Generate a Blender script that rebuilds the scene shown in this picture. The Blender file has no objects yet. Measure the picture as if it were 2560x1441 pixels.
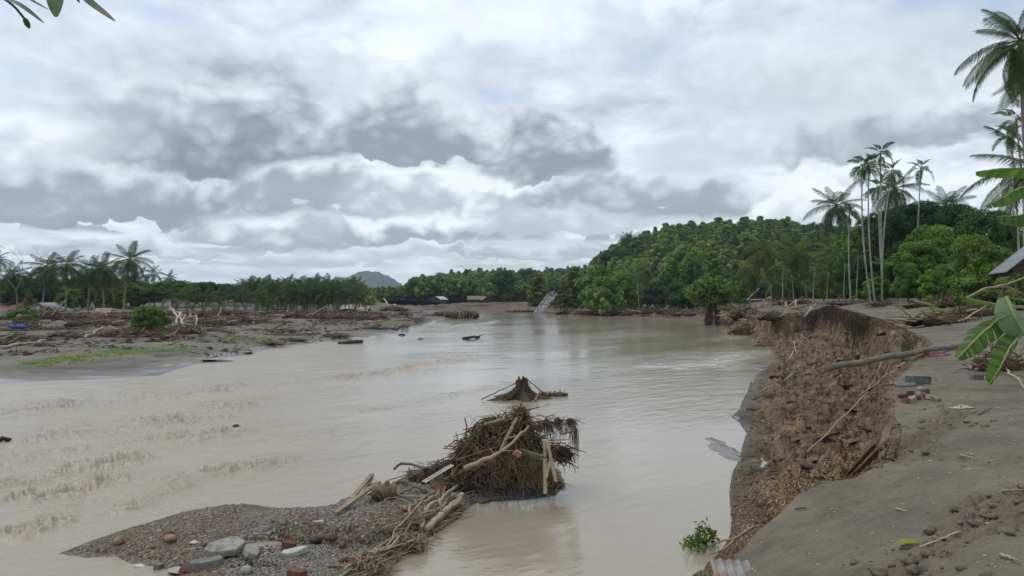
import bpy, math, random
import numpy as np
from mathutils import Vector, Matrix, Euler

# ------------------------------------------------------------------ scene basics
SC = bpy.context.scene
COL = SC.collection
RAD = math.radians
HAZE = 0.00017         # density of the air, per metre
EYE = 4.8            # eye height above the river surface, metres
FPX = 1849.0         # focal length in photograph pixels (26 mm on 36 mm, 2560 px wide)
HOR = 733.0          # photograph row of the horizon

cam_d = bpy.data.cameras.new('camera'); cam = bpy.data.objects.new('camera', cam_d); COL.objects.link(cam)
cam.location = (0, 0, EYE); cam.rotation_euler = (RAD(90), 0, 0)
cam_d.sensor_width = 36; cam_d.lens = 26; cam_d.shift_y = (HOR - 720.5) / 2560.0
cam_d.clip_start = 0.05; cam_d.clip_end = 12000
SC.camera = cam
SC.view_settings.view_transform = 'Standard'; SC.view_settings.look = 'None'
SC.view_settings.exposure = 0.34; SC.view_settings.gamma = 1.0
SC.view_settings.use_curve_mapping = False
SC.cycles.use_denoising = True
SC.cycles.max_bounces = 6; SC.cycles.diffuse_bounces = 3; SC.cycles.glossy_bounces = 3
SC.cycles.transmission_bounces = 3; SC.cycles.transparent_max_bounces = 6; SC.cycles.volume_bounces = 0
SC.cycles.caustics_reflective = False; SC.cycles.caustics_refractive = False

# ------------------------------------------------------------------ tiny node language
class G:
    """a node tree one can write sums in"""
    def __init__(s, nt): s.nt = nt
    def n(s, t, **k):
        nd = s.nt.nodes.new(t)
        for a, b in k.items(): setattr(nd, a, b)
        return nd
    def put(s, sock, v):
        if isinstance(v, E): s.nt.links.new(v.k, sock)
        elif isinstance(v, bpy.types.NodeSocket): s.nt.links.new(v, sock)
        else:
            if isinstance(v, (tuple, list)) and len(v) == 3 and sock.type == 'RGBA': v = (*v, 1)
            sock.default_value = v
    def m(s, op, *a, clamp=False):
        nd = s.n('ShaderNodeMath', operation=op, use_clamp=clamp)
        for i, v in enumerate(a): s.put(nd.inputs[i], v)
        return E(s, nd.outputs[0])
    def vm(s, op, *a, out=0):
        nd = s.n('ShaderNodeVectorMath', operation=op)
        for i, v in enumerate(a):
            if op == 'SCALE' and i == 1: s.put(nd.inputs['Scale'], v)
            else: s.put(nd.inputs[i], v)
        return E(s, nd.outputs[out])
    def sep(s, v):
        nd = s.n('ShaderNodeSeparateXYZ'); s.put(nd.inputs[0], v)
        return [E(s, o) for o in nd.outputs]
    def comb(s, x, y, z):
        nd = s.n('ShaderNodeCombineXYZ')
        for i, v in enumerate((x, y, z)): s.put(nd.inputs[i], v)
        return E(s, nd.outputs[0])
    def noise(s, v, scale=1.0, detail=4, rough=.5, dist=0.0, lac=2.0, color=False):
        nd = s.n('ShaderNodeTexNoise'); s.put(nd.inputs['Vector'], v)
        nd.inputs['Scale'].default_value = scale; nd.inputs['Detail'].default_value = detail
        nd.inputs['Roughness'].default_value = rough; nd.inputs['Distortion'].default_value = dist
        nd.inputs['Lacunarity'].default_value = lac
        return E(s, nd.outputs['Color' if color else 'Fac'])
    def voro(s, v, scale=1.0, feature='F1', out='Distance', rnd=1.0):
        nd = s.n('ShaderNodeTexVoronoi', feature=feature); s.put(nd.inputs['Vector'], v)
        nd.inputs['Scale'].default_value = scale; nd.inputs['Randomness'].default_value = rnd
        return E(s, nd.outputs[out])
    def ss(s, x, a, b, lo=0.0, hi=1.0, mode='SMOOTHSTEP'):
        nd = s.n('ShaderNodeMapRange', interpolation_type=mode); nd.clamp = True
        for i, v in enumerate((x, a, b, lo, hi)): s.put(nd.inputs[i], v)
        return E(s, nd.outputs[0])
    def mix(s, f, a, b, blend='MIX'):
        nd = s.n('ShaderNodeMix', data_type='RGBA', blend_type=blend)
        s.put(nd.inputs[0], f); s.put(nd.inputs[6], a); s.put(nd.inputs[7], b)
        return E(s, nd.outputs[2])
    def attr(s, name, out='Fac'):
        nd = s.n('ShaderNodeAttribute', attribute_name=name); return E(s, nd.outputs[out])
    def hsv(s, c, h=.5, sa=1., v=1.):
        nd = s.n('ShaderNodeHueSaturation')
        s.put(nd.inputs['Hue'], h); s.put(nd.inputs['Saturation'], sa); s.put(nd.inputs['Value'], v); s.put(nd.inputs['Color'], c)
        return E(s, nd.outputs[0])
class E:
    def __init__(s, g, k): s.g = g; s.k = k
    def __add__(s, o): return s.g.m('ADD', s, o)
    def __radd__(s, o): return s.g.m('ADD', o, s)
    def __sub__(s, o): return s.g.m('SUBTRACT', s, o)
    def __rsub__(s, o): return s.g.m('SUBTRACT', o, s)
    def __mul__(s, o): return s.g.m('MULTIPLY', s, o)
    def __rmul__(s, o): return s.g.m('MULTIPLY', o, s)
    def __truediv__(s, o): return s.g.m('DIVIDE', s, o)
    def __rtruediv__(s, o): return s.g.m('DIVIDE', o, s)
    def __pow__(s, o): return s.g.m('POWER', s, o)

# ------------------------------------------------------------------ sky: Nishita behind a layered deck of cumulus
SUN_EL, SUN_AZ = RAD(62), RAD(-70)      # high sun behind the clouds, over the left shoulder
def build_world():
    w = bpy.data.worlds.new('World'); SC.world = w; w.use_nodes = True
    nt = w.node_tree; nt.nodes.clear(); g = G(nt)
    d = E(g, g.n('ShaderNodeTexCoord').outputs['Generated'])
    x, y, z = g.sep(d)
    h = g.m('SQRT', x * x + y * y + 1e-6)
    v = z / h                                     # tangent of the elevation
    az = g.m('ARCTAN2', x, y)
    P = g.comb(x / h, y / h, v)                   # seamless cylinder coordinates
    sky = g.n('ShaderNodeTexSky', sky_type='NISHITA', sun_disc=False, sun_elevation=SUN_EL, sun_rotation=SUN_AZ)
    sky.dust_density = 2.0; sky.air_density = 1.0
    blue = g.vm('SCALE', E(g, sky.outputs[0]), 0.13)
    # common noises
    Ps = g.comb(x / h, y / h, v * 1.35)
    warp = g.vm('SUBTRACT', g.noise(Ps, 5.0, 3, .55, color=True), (.5, .5, .5))
    wx, wy, wz = g.sep(warp)
    fine = g.noise(g.vm('ADD', Ps, g.vm('SCALE', warp, .16)), 11.0, 9, .60) - .5
    fin2 = g.noise(Ps, 34.0, 6, .62) - .5
    Pb = g.vm('ADD', Ps, g.vm('SCALE', warp, .12))
    b1 = .42 - g.voro(Pb, 15.0); b2 = .42 - g.voro(Pb, 38.0)
    puff = b1 * .5 + b2 * .34 + fin2 * .30
    # -- high thin veil: soft bright grey with faint blue gaps
    R = 1.0 / (v + .12)
    Q = g.comb(x / h * R, y / h * R, 0.0)
    veil = g.noise(Q, .85, 6, .52, .3)
    veil2 = g.noise(Q, 2.3, 8, .60, .5)
    gap = g.ss(veil + (veil2 - .5) * .35, .30, .52)
    hi = g.mix(g.ss(veil2 * .5 + veil * .3 + fine * .5, .24, .60), (.53, .59, .665), (.82, .87, .92))
    c = g.mix(gap * .55 + .42, blue, hi)
    # -- perspective deck of stratocumulus, lit tops against grey bases
    deck = g.noise(Q, 1.05, 9, .58, .25)
    Q2 = g.vm('ADD', Q, g.comb(x / h * -.22, y / h * -.22, 0.0))
    deck2 = g.noise(Q2, 1.05, 9, .58, .25)
    lit = g.ss(deck2 - deck + fine * .35, -.14, .16)
    dark = g.ss(deck + fine * .15, .47, .66)
    lowv = g.ss(v, .0, .10)
    base_c = g.mix(lit, (.33, .375, .435), (.80, .845, .89))
    c = g.mix(dark * .8 * lowv, c, base_c)
    # -- rows of cumulus that thin out towards the horizon
    def row(c, v0, hgt, freq, seed, lo, hi_, fill):
        S = g.comb(x / h * freq + seed, y / h * freq, v * freq * 1.2)
        a = g.noise(S, 1.0, 3, .5, .2)
        top = v0 + (a - fill) * hgt * 4.2 + puff * hgt * 1.5 + fine * hgt * .5
        m = g.ss(v, top - hgt * .05, top + hgt * .03, 1.0, 0.0) * g.ss(v + wy * hgt * .6 + fine * hgt * .9, v0 - hgt * .20, v0 + hgt * .10)
        t = (v - v0) / g.m('MAXIMUM', top - v0, hgt * .3) + fine * 1.5 + puff * 1.2
        return g.mix(m, c, g.mix(g.ss(t, .05, 1.0), lo, hi_))
    for a in ROWS: c = row(c, *a)
    # -- the big clouds of the afternoon: flat grey bases, soft bright shoulders
    def cloud(c, px, py, rx, up, dn, lo, hi_, op=1.0, ragged=1.0, tb=(-.2, 1.0), soft=.35):
        a0 = math.atan((px - 1280) / FPX); k = math.cos(a0)
        v0 = (HOR - py) / FPX * k; ru = rx / FPX * k * k; up = up / FPX * k; dn = dn / FPX * k
        du = (az + wx * .12 * ragged + fine * .09 * ragged - a0) / ru
        dv0 = v + wy * .04 * ragged + fine * .044 * ragged + puff * .036 * ragged - v0
        dv = g.m('MAXIMUM', dv0 / up, dv0 * (-1.0 / dn))
        r = g.m('SQRT', du * du + dv * dv)
        m = g.ss(r, 1.0, 1.0 - soft) * op
        t = dv0 / up + fine * 1.0 + wz * .35 + puff * 1.15
        return g.mix(m, c, g.mix(g.ss(t, tb[0], tb[1]), lo, hi_))
    D1, D2, D3 = (.215, .25, .295), (.245, .283, .332), (.30, .343, .395)
    W1, W2 = (.77, .82, .865), (.64, .69, .745)
    M1, M2 = (.42, .465, .525), (.53, .58, .64)
    for a in CLOUDS: c = cloud(c, *a)
    # horizon veil of moist air, and an even overcast below the horizon for bounce
    c = g.mix(g.ss(v, .05, -.01) * .5, c, (.56, .615, .68))
    c = g.mix(g.ss(v, -.002, -.02), c, (.40, .42, .43))
    bg = g.n('ShaderNodeBackground'); g.put(bg.inputs[0], c); bg.inputs[1].default_value = 1.0
    out = g.n('ShaderNodeOutputWorld'); nt.links.new(bg.outputs[0], out.inputs[0])
    w.cycles.sampling_method = 'MANUAL'; w.cycles.sample_map_resolution = 512
D1, D2, D3 = (.215, .25, .295), (.245, .283, .332), (.30, .343, .395)
W1, W2 = (.77, .82, .865), (.64, .69, .745)
M1, M2 = (.42, .465, .525), (.53, .58, .64)
ROWS = [(0.104, 0.04, 5.0, 1.3, (0.3, 0.34, 0.395), (0.76, 0.805, 0.85), 0.45), (0.075, 0.031, 7.0, 5.9, (0.32, 0.365, 0.42), (0.72, 0.77, 0.82), 0.44), (0.053, 0.024, 9.5, 9.2, (0.38, 0.425, 0.485), (0.68, 0.73, 0.785), 0.43), (0.036, 0.018, 13.0, 2.4, (0.42, 0.47, 0.53), (0.64, 0.69, 0.75), 0.42), (0.021, 0.014, 18.0, 6.6, (0.46, 0.51, 0.575), (0.62, 0.675, 0.735), 0.41)]
# px, py of the base line middle, half width, reach up, reach down, base colour, top colour, opacity, raggedness
CLOUDS = [
    (1130,  60, 420, 160, 90, (.72, .80, .92), (.82, .90, .98), .6, 1.5, (-.2, 1.), .8),
    ( 300, 150, 700, 150, 60, M2, W1, .6, 1.6, (-.3, .9), .85),
    ( 900, 210, 460, 160, 70, M2, W1, .6, 1.6, (-.3, .9), .8),
    (2060, 230, 620, 240, 140, (.50, .545, .60), (.68, .73, .785), .9, 1.5, (-.6, 1.), .75),
    (2250, 365, 460, 110, 40, D3, M2, .95, 1.3, (-.4, 1.1), .6),
    (1800, 390, 230, 120, 40, M2, W1, .7, .7, (-.1, .8), .6),
    (  60, 420, 330, 160, 60, M2, W1, .9, 1.2, (-.2, .6), .4),
    ( 250, 550, 640, 140, 24, D2, W2, .95, 1.2, (-.1, 1.), .3),
    ( -60, 520, 420, 110, 40, D3, W2, .9, 1.2, (-.1, 1.), .4),
    ( 520, 400, 460, 330, 40, D3, W2, .9, 1.5, (-.1, .95), .6),
    ( 620, 440, 360, 220, 34, D1, M2, .97, 1.3, (-.1, 1.05), .5),
    (1050, 406, 230, 240, 18, D2, W2, .95, 1.1, (-.05, .95), .35),
    (1345, 446, 210, 190, 16, D2, W2, .97, 1.0, (-.05, .95), .3),
    ( 800, 505, 270, 110, 20, D3, W1, .92, 1.0, (.0, .8), .3),
    (1120, 530, 330, 120, 20, M1, W1, .94, 1.0, (-.1, .65), .28),
    (1600, 522, 340, 110, 20, D3, W2, .95, .9, (-.05, .9), .3),
    ( 760, 604, 360,  80, 14, D3, W1, .85, .8, (-.1, .8), .3),
    (1120, 604, 320,  80, 12, D3, W1, .85, .8, (-.1, .7), .28),
    (1420, 574, 260,  70, 14, M1, W2, .8, .8, (-.1, .9), .3),
    ( 330, 640, 300,  46, 10, D3, W2, .7, .6, (-.1, .8), .3),
    ( 900, 655, 340,  44,  9, M1, W2, .7, .6, (-.1, .8), .3),
    (1330, 640, 260,  50, 10, D3, W2, .7, .6, (-.1, .8), .3),
    ( 520, 692, 420,  30,  7, M1, W2, .6, .5, (-.1, .8), .3),
    (2010, 575, 180, 140, 40, M2, W1, .95, .9, (-.3, .4), .22),
]
build_world()
sun_d = bpy.data.lights.new('sun', 'SUN'); sun = bpy.data.objects.new('sun', sun_d); COL.objects.link(sun)
sun_d.energy = 0.9; sun_d.angle = RAD(50); sun_d.color = (1.0, .965, .91)
sun.rotation_euler = Vector((-math.sin(SUN_AZ) * math.cos(SUN_EL), -math.cos(SUN_AZ) * math.cos(SUN_EL), -math.sin(SUN_EL))).to_track_quat('-Z', 'Y').to_euler()
# ------------------------------------------------------------------ numpy helpers
RS = np.random.RandomState(11)
def _h(ix, iy, s):
    h = (ix * 374761393 + iy * 668265263 + s * 974634777) & 0xffffffff
    h = ((h ^ (h >> 13)) * 1274126177) & 0xffffffff
    return (h ^ (h >> 16)) & 0xffffffff
def gn(x, y, s=0):
    """gradient noise, about -0.7 .. 0.7"""
    x = np.asarray(x, float); y = np.asarray(y, float)
    ix = np.floor(x).astype(np.int64); iy = np.floor(y).astype(np.int64)
    fx = x - ix; fy = y - iy
    u = fx * fx * fx * (fx * (fx * 6 - 15) + 10); v = fy * fy * fy * (fy * (fy * 6 - 15) + 10)
    def g(a, b):
        t = _h(ix + a, iy + b, s) * (2 * np.pi / 4294967296.0)
        return np.cos(t) * (fx - a) + np.sin(t) * (fy - b)
    n0 = g(0, 0) * (1 - u) + g(1, 0) * u; n1 = g(0, 1) * (1 - u) + g(1, 1) * u
    return n0 * (1 - v) + n1 * v
def fbm(x, y, o=5, s=0, gain=.5, lac=2.03):
    r = 0; a = 1.0
    for i in range(o):
        r = r + a * gn(x, y, s + i * 7); x = x * lac + 3.7; y = y * lac + 1.9; a *= gain
    return r
def billow(x, y, o=4, s=0, gain=.5):
    r = 0; a = 1.0
    for i in range(o):
        r = r + a * (np.abs(gn(x, y, s + i * 7)) * 2 - .5); x = x * 2.03 + 3.7; y = y * 2.03 + 1.9; a *= gain
    return r
def sst(x, a, b):
    t = np.clip((x - a) / (b - a), 0, 1); return t * t * (3 - 2 * t)
def W(px, py, z=0.0):
    """the point at height z that the photograph shows at pixel px, py"""
    Y = (EYE - z) * FPX / (py - HOR); return ((px - 1280) / FPX * Y, Y, z)
def WD(px, py, Y): return ((px - 1280) / FPX * Y, Y, EYE - (py - HOR) * Y / FPX)
def pdist(X, Y, poly):
    """distance to a polyline and the height of its nearest point"""
    best = np.full(X.shape, 1e9); zz = np.zeros(X.shape)
    for a, b in zip(poly[:-1], poly[1:]):
        ax, ay, az = a; dx, dy = b[0] - ax, b[1] - ay
        t = np.clip(((X - ax) * dx + (Y - ay) * dy) / (dx * dx + dy * dy + 1e-9), 0, 1)
        d = np.hypot(X - ax - t * dx, Y - ay - t * dy)
        m = d < best; best = np.where(m, d, best); zz = np.where(m, az + t * (b[2] - az), zz)
    return best, zz
def inside(X, Y, poly):
    r = np.zeros(X.shape, bool); n = len(poly)
    for i in range(n):
        x0, y0 = poly[i][:2]; x1, y1 = poly[(i + 1) % n][:2]
        if y0 == y1: continue
        c = ((y0 > Y) != (y1 > Y)) & (X < (x1 - x0) * (Y - y0) / (y1 - y0) + x0)
        r ^= c
    return r
class RBF:
    def __init__(s, pts):
        p = np.array(pts, float); s.c = s.k(p[:, 0], p[:, 1])
        D = np.hypot(s.c[:, None, 0] - s.c[None, :, 0], s.c[:, None, 1] - s.c[None, :, 1])
        n = len(p); A = np.zeros((n + 1, n + 1)); A[:n, :n] = D + np.eye(n) * 1e-4; A[n, :n] = 1; A[:n, n] = 1
        s.w = np.linalg.solve(A, np.append(p[:, 2], 0))
    @staticmethod
    def k(x, y):
        y = np.maximum(y, .5); return np.stack([x / y * 3.0, np.log(y) * 1.6], -1)
    def __call__(s, X, Y):
        c = s.k(X, Y); r = np.full(X.shape, s.w[-1])
        for i in range(len(s.c)): r = r + s.w[i] * np.hypot(c[..., 0] - s.c[i, 0], c[..., 1] - s.c[i, 1])
        return r
def fan(pxs, Y0, Y1, ny, p=.5, pre=None):
    """a ground grid that is fine near the bank the photographer stands on"""
    t = np.linspace(Y0 ** -p, Y1 ** -p, ny); Yv = t ** (-1 / p)
    if pre is not None: Yv = np.concatenate([pre, Yv])
    tx = (np.asarray(pxs, float) - 1280) / FPX
    X = tx[None, :] * Yv[:, None]; Y = np.repeat(Yv[:, None], len(tx), 1)
    return X, Y
def gridfaces(ny, nx):
    i = np.arange(ny * nx).reshape(ny, nx)
    return np.stack([i[:-1, :-1], i[:-1, 1:], i[1:, 1:], i[1:, :-1]], -1).reshape(-1, 4)

# ------------------------------------------------------------------ meshes and objects
def mesh_np(name, V, faces, attrs=None, smooth=True, midx=None):
    me = bpy.data.meshes.new(name); V = np.asarray(V, np.float32).reshape(-1, 3)
    me.vertices.add(len(V)); me.vertices.foreach_set('co', V.ravel())
    faces = [np.asarray(f, np.int32) for f in faces if len(f)]
    loops = np.concatenate([f.ravel() for f in faces]) if faces else np.zeros(0, np.int32)
    cnt = np.concatenate([np.full(len(f), f.shape[1], np.int32) for f in faces]) if faces else np.zeros(0, np.int32)
    st = np.concatenate([[0], np.cumsum(cnt)[:-1]]).astype(np.int32)
    me.loops.add(len(loops)); me.loops.foreach_set('vertex_index', loops)
    me.polygons.add(len(cnt)); me.polygons.foreach_set('loop_start', st)
    me.polygons.foreach_set('use_smooth', np.full(len(cnt), smooth))
    if midx is not None: me.polygons.foreach_set('material_index', np.asarray(midx, np.int32))
    me.update(calc_edges=True); me.validate()
    for k, a in (attrs or {}).items():
        at = me.attributes.new(k, 'FLOAT', 'POINT'); at.data.foreach_set('value', np.asarray(a, np.float32).ravel())
    return me
class MB:
    """collects tubes, sheets, lumps into ONE mesh, with a per-piece tint"""
    def __init__(s): s.V = []; s.F4 = []; s.F3 = []; s.T = []; s.n = 0
    def add(s, V, F4=None, F3=None, tint=.5):
        V = np.asarray(V, float).reshape(-1, 3)
        if F4 is not None and len(F4): s.F4.append(np.asarray(F4) + s.n)
        if F3 is not None and len(F3): s.F3.append(np.asarray(F3) + s.n)
        s.V.append(V); s.T.append(np.broadcast_to(np.asarray(tint, float), (len(V),))); s.n += len(V)
    def tube(s, P, r, k=5, tint=.5, cap=False):
        P = np.asarray(P, float); n = len(P); r = np.broadcast_to(np.asarray(r, float), (n,))
        T = np.gradient(P, axis=0); T /= np.linalg.norm(T, axis=1)[:, None] + 1e-9
        m = T.mean(0); up = np.array([0, 0, 1.]) if abs(m[2]) < .8 * np.linalg.norm(m) + 1e-9 else np.array([0, 1., 0.])
        A = np.cross(T, up); A /= np.linalg.norm(A, axis=1)[:, None] + 1e-9; B = np.cross(T, A)
        a = np.arange(k) * 2 * np.pi / k
        V = P[:, None] + r[:, None, None] * (np.cos(a)[None, :, None] * A[:, None] + np.sin(a)[None, :, None] * B[:, None])
        i = np.arange(n * k).reshape(n, k); j = np.roll(i, -1, 1)
        F = np.stack([i[:-1], j[:-1], j[1:], i[1:]], -1).reshape(-1, 4)
        V = V.reshape(-1, 3); F3 = None
        if cap:
            V = np.concatenate([V, P[:1], P[-1:]]); c0 = n * k; c1 = c0 + 1
            F3 = [(c0, j[0, q], i[0, q]) for q in range(k)] + [(c1, i[-1, q], j[-1, q]) for q in range(k)]
        s.add(V, F, F3, tint)
    def box(s, c, d, R=None, tint=.5, jit=0.0):
        q = np.array([(x, y, z) for x in (-.5, .5) for y in (-.5, .5) for z in (-.5, .5)]) * np.asarray(d)
        if jit: q = q + RS.uniform(-jit, jit, q.shape)
        if R is not None: q = q @ np.array(R).T
        s.add(q + np.asarray(c), [(0, 1, 3, 2), (4, 6, 7, 5), (0, 4, 5, 1), (2, 3, 7, 6), (0, 2, 6, 4), (1, 5, 7, 3)], None, tint)
    def bar(s, a, b, w, h, tint=.5):
        a = np.asarray(a, float); b = np.asarray(b, float); t = b - a; L = np.linalg.norm(t); t /= L
        up = np.array([0, 0, 1.]) if abs(t[2]) < .9 else np.array([1., 0, 0]); A = np.cross(t, up); A /= np.linalg.norm(A); B = np.cross(t, A)
        s.box((a + b) / 2, (w, L, h), np.stack([A, t, B], 1), tint)
    def lump(s, c, r, sq=(1, 1, 1), seed=0, tint=.5, rough=.25, lv=1):
        V, F = ICO[lv]; rs = np.random.RandomState(seed)
        k = rs.uniform(-3, 3, (4, 3)); ph = rs.uniform(0, 6, 4)
        d = 1 + rough * np.sin(V @ k.T + ph).mean(1) * 1.6 + rs.uniform(-rough, rough, len(V)) * .35
        a = rs.uniform(0, 6.28); R = np.array([[math.cos(a), -math.sin(a), 0], [math.sin(a), math.cos(a), 0], [0, 0, 1]])
        s.add((V * d[:, None] * np.asarray(sq) * r) @ R.T + np.asarray(c), None, F, tint)
    def mesh(s, name, smooth=True):
        V = np.concatenate(s.V) if s.V else np.zeros((0, 3))
        return mesh_np(name, V, [np.concatenate(s.F4) if s.F4 else [], np.concatenate(s.F3) if s.F3 else []],
                       {'tint': np.concatenate(s.T) if s.T else []}, smooth)
    def build(s, name, mat, parent=None, loc=None, smooth=True):
        return obj(name, s.mesh(name, smooth), mat, parent, loc)
def _ico():
    import bmesh
    out = {}
    for lv in (1, 2, 3):
        bm = bmesh.new(); bmesh.ops.create_icosphere(bm, subdivisions=lv, radius=1)
        bm.verts.ensure_lookup_table()
        out[lv] = (np.array([v.co[:] for v in bm.verts]), np.array([[v.index for v in f.verts] for f in bm.faces])); bm.free()
    return out
ICO = _ico()
def obj(name, me, mat=None, parent=None, loc=None):
    o = bpy.data.objects.new(name, me); COL.objects.link(o)
    if mat is not None and not len(me.materials): me.materials.append(mat)
    if parent is not None: o.parent = parent
    if loc is not None: o.location = loc
    return o
def tag(o, label=None, cat=None, group=None, kind=None):
    if label: o['label'] = label
    if cat: o['category'] = cat
    if group: o['group'] = group
    if kind: o['kind'] = kind
    return o
def thing(name, label, cat, loc=(0, 0, 0), rz=0.0, group=None):
    o = bpy.data.objects.new(name, None); COL.objects.link(o); o.empty_display_size = .3
    o.location = loc; o.rotation_euler = (0, 0, rz)
    return tag(o, label, cat, group)
def dup_tree(o, parent=None):
    c = o.copy(); COL.objects.link(c)
    if parent is not None: c.parent = parent
    for ch in list(o.children): dup_tree(ch, c)
    return c
def rot3(rx, ry, rz): return np.array(Euler((rx, ry, rz)).to_matrix())

# ------------------------------------------------------------------ materials
def newmat(name):
    m = bpy.data.materials.new(name); m.use_nodes = True; nt = m.node_tree; nt.nodes.clear(); return m, G(nt)
def finish(m, g, color, rough=.8, spec=.3, bump=None, bstr=.5, bdist=.02, trans=None, metal=0.0):
    b = g.n('ShaderNodeBsdfPrincipled'); g.put(b.inputs['Base Color'], color); g.put(b.inputs['Roughness'], rough)
    g.put(b.inputs['Specular IOR Level'], spec); g.put(b.inputs['Metallic'], metal)
    nrm = None
    if bump is not None:
        bn = g.n('ShaderNodeBump'); bn.inputs['Strength'].default_value = bstr; bn.inputs['Distance'].default_value = bdist
        g.put(bn.inputs['Height'], bump); nrm = bn.outputs[0]; g.nt.links.new(nrm, b.inputs['Normal'])
    sh = b.outputs[0]
    if trans:
        t = g.n('ShaderNodeBsdfTranslucent'); g.put(t.inputs[0], trans[1])
        mx = g.n('ShaderNodeMixShader'); mx.inputs[0].default_value = trans[0]
        g.nt.links.new(sh, mx.inputs[1]); g.nt.links.new(t.outputs[0], mx.inputs[2]); sh = mx.outputs[0]
    o = g.n('ShaderNodeOutputMaterial'); g.nt.links.new(sh, o.inputs[0]); return m
def objco(g): return E(g, g.n('ShaderNodeTexCoord').outputs['Object'])
def worldco(g): return E(g, g.n('ShaderNodeNewGeometry').outputs['Position'])
def orand(g): return E(g, g.n('ShaderNodeObjectInfo').outputs['Random'])
def foliage(name, dark, light, warm=(.20, .17, .03), warmth=.12, tr=.28, rough=.5):
    m, g = newmat(name); t = g.attr('tint'); r = orand(g)
    c = g.mix(g.ss(t * .8 + r * .35, .15, .95), dark, light)
    c = g.mix(g.ss(g.noise(worldco(g), .35, 3) + r * .3, .62, .95) * warmth * 3, c, warm)
    return finish(m, g, c, rough, .12, trans=(tr, g.hsv(c, .49, 1.1, 1.5)))
def wood(name, a, b, scale=6, rough=.85, stretch=(1, 1, 1), bstr=.4):
    m, g = newmat(name); p = objco(g); t = g.attr('tint')
    n = g.noise(g.vm('MULTIPLY', p, stretch), scale, 6, .6, .4); n2 = g.noise(p, scale * .25, 3)
    c = g.mix(g.ss(n * .55 + n2 * .35 + t * .35, .3, .85), a, b)
    return finish(m, g, c, rough, .2, bump=n, bstr=bstr, bdist=.03)
def plain(name, a, b, scale=5, rough=.8, spec=.3, bstr=.3, bdist=.01, stain=None):
    m, g = newmat(name); p = worldco(g); n = g.noise(p, scale, 7, .62); t = g.attr('tint')
    c = g.mix(g.ss(n * .75 + t * .3, .3, .8), a, b)
    if stain: c = g.mix(g.ss(g.noise(p, scale * .4, 5, .6, .5), .5, .66), c, stain)
    return finish(m, g, c, rough, spec, bump=n, bstr=bstr, bdist=bdist)
M = {}
M['palm_leaf'] = foliage('palm_leaf', (0.021, 0.041, 0.012), (0.073, 0.113, 0.034), (.16, .14, .035), .12, .22, .42)
M['palm_leaf_far'] = foliage('palm_leaf_far', (0.022, 0.044, 0.013), (0.067, 0.107, 0.033), (.12, .13, .03), .10, .25, .5)
M['areca_leaf'] = foliage('areca_leaf', (0.023, 0.050, 0.019), (0.070, 0.132, 0.043), (.12, .12, .02), .05, .2, .45)
M['dead_frond'] = foliage('dead_frond', (.07, .05, .025), (.20, .15, .08), (.2, .14, .06), .1, .2, .8)
M['leaf_dark'] = foliage('leaf_dark', (0.022, 0.053, 0.016), (0.094, 0.174, 0.038), (.09, .10, .015), .06, .2)
M['leaf_mid'] = foliage('leaf_mid', (0.041, 0.090, 0.022), (0.184, 0.290, 0.055), (.15, .15, .02), .12, .28)
M['leaf_light'] = foliage('leaf_light', (0.056, 0.112, 0.024), (0.254, 0.377, 0.062), (.20, .19, .03), .12, .32)
M['leaf_olive'] = foliage('leaf_olive', (0.065, 0.094, 0.024), (0.283, 0.300, 0.066), (.20, .15, .03), .2, .28)
M['leaf_bamboo'] = foliage('leaf_bamboo', (0.050, 0.112, 0.025), (0.210, 0.360, 0.079), (.17, .18, .03), .06, .3)
M['leaf_bush'] = foliage('leaf_bush', (0.038, 0.083, 0.019), (0.165, 0.255, 0.037), (.2, .18, .02), .10, .3)
M['forest_leaf'] = foliage('forest_leaf', (0.090, 0.154, 0.041), (0.363, 0.464, 0.112), (.16, .15, .025), .12, .26)
M['forest_leaf2'] = foliage('forest_leaf2', (0.064, 0.109, 0.029), (0.252, 0.339, 0.084), (.10, .11, .02), .06, .24)
M['grass'] = foliage('grass', (0.078, 0.139, 0.023), (0.248, 0.372, 0.046), (.18, .18, .04), .15, .3, .6)
M['bark'] = wood('bark', (.07, .055, .04), (.20, .165, .125), 9, .9, (1, 1, .35))
M['palm_bark'] = wood('palm_bark', (.10, .085, .065), (.26, .225, .18), 7, .9, (.5, .5, 3.0))
M['areca_bark'] = wood('areca_bark', (.20, .205, .165), (.42, .42, .36), 4, .8, (.4, .4, 2.0), .2)
M['drift'] = wood('drift', (.12, .09, .06), (.37, .29, .205), 7, .8, (1, 1, 1))
M['drift_pale'] = wood('drift_pale', (.22, .175, .125), (.47, .395, .30), 6, .75, (1, 1, 1), .25)
M['drift_brown'] = wood('drift_brown', (.07, .05, .032), (.22, .165, .11), 8, .9, (1, 1, 1))
M['root'] = wood('root', (.022, .015, .010), (.105, .074, .047), 8, .95)
M['fibre'] = wood('fibre', (.026, .018, .012), (.235, .170, .110), 5, .95, bstr=.1)
M['fibre_straw'] = wood('fibre_straw', (.13, .095, .05), (.34, .265, .16), 5, .95, bstr=.1)
M['stump'] = wood('stump', (.018, .013, .009), (.10, .074, .05), 7, .85, (1.6, 1.6, .5), .8)
M['plank'] = wood('plank', (.15, .115, .075), (.40, .32, .215), 10, .75, (1, 1, 1), .2)
M['plank_green'] = plain('plank_green', (.10, .105, .06), (.24, .235, .15), 12, .7)
M['bamboo_pole'] = wood('bamboo_pole', (.14, .155, .10), (.33, .34, .24), 6, .55, (1, 1, 1), .15)
M['concrete'] = plain('concrete', (.12, .115, .10), (.27, .262, .23), 9, .85, .25, .5, .01, (.12, .105, .08))
M['plaster'] = plain('plaster', (.36, .36, .31), (.60, .60, .53), 7, .7, .3, .3, .006, (.36, .33, .26))
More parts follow.
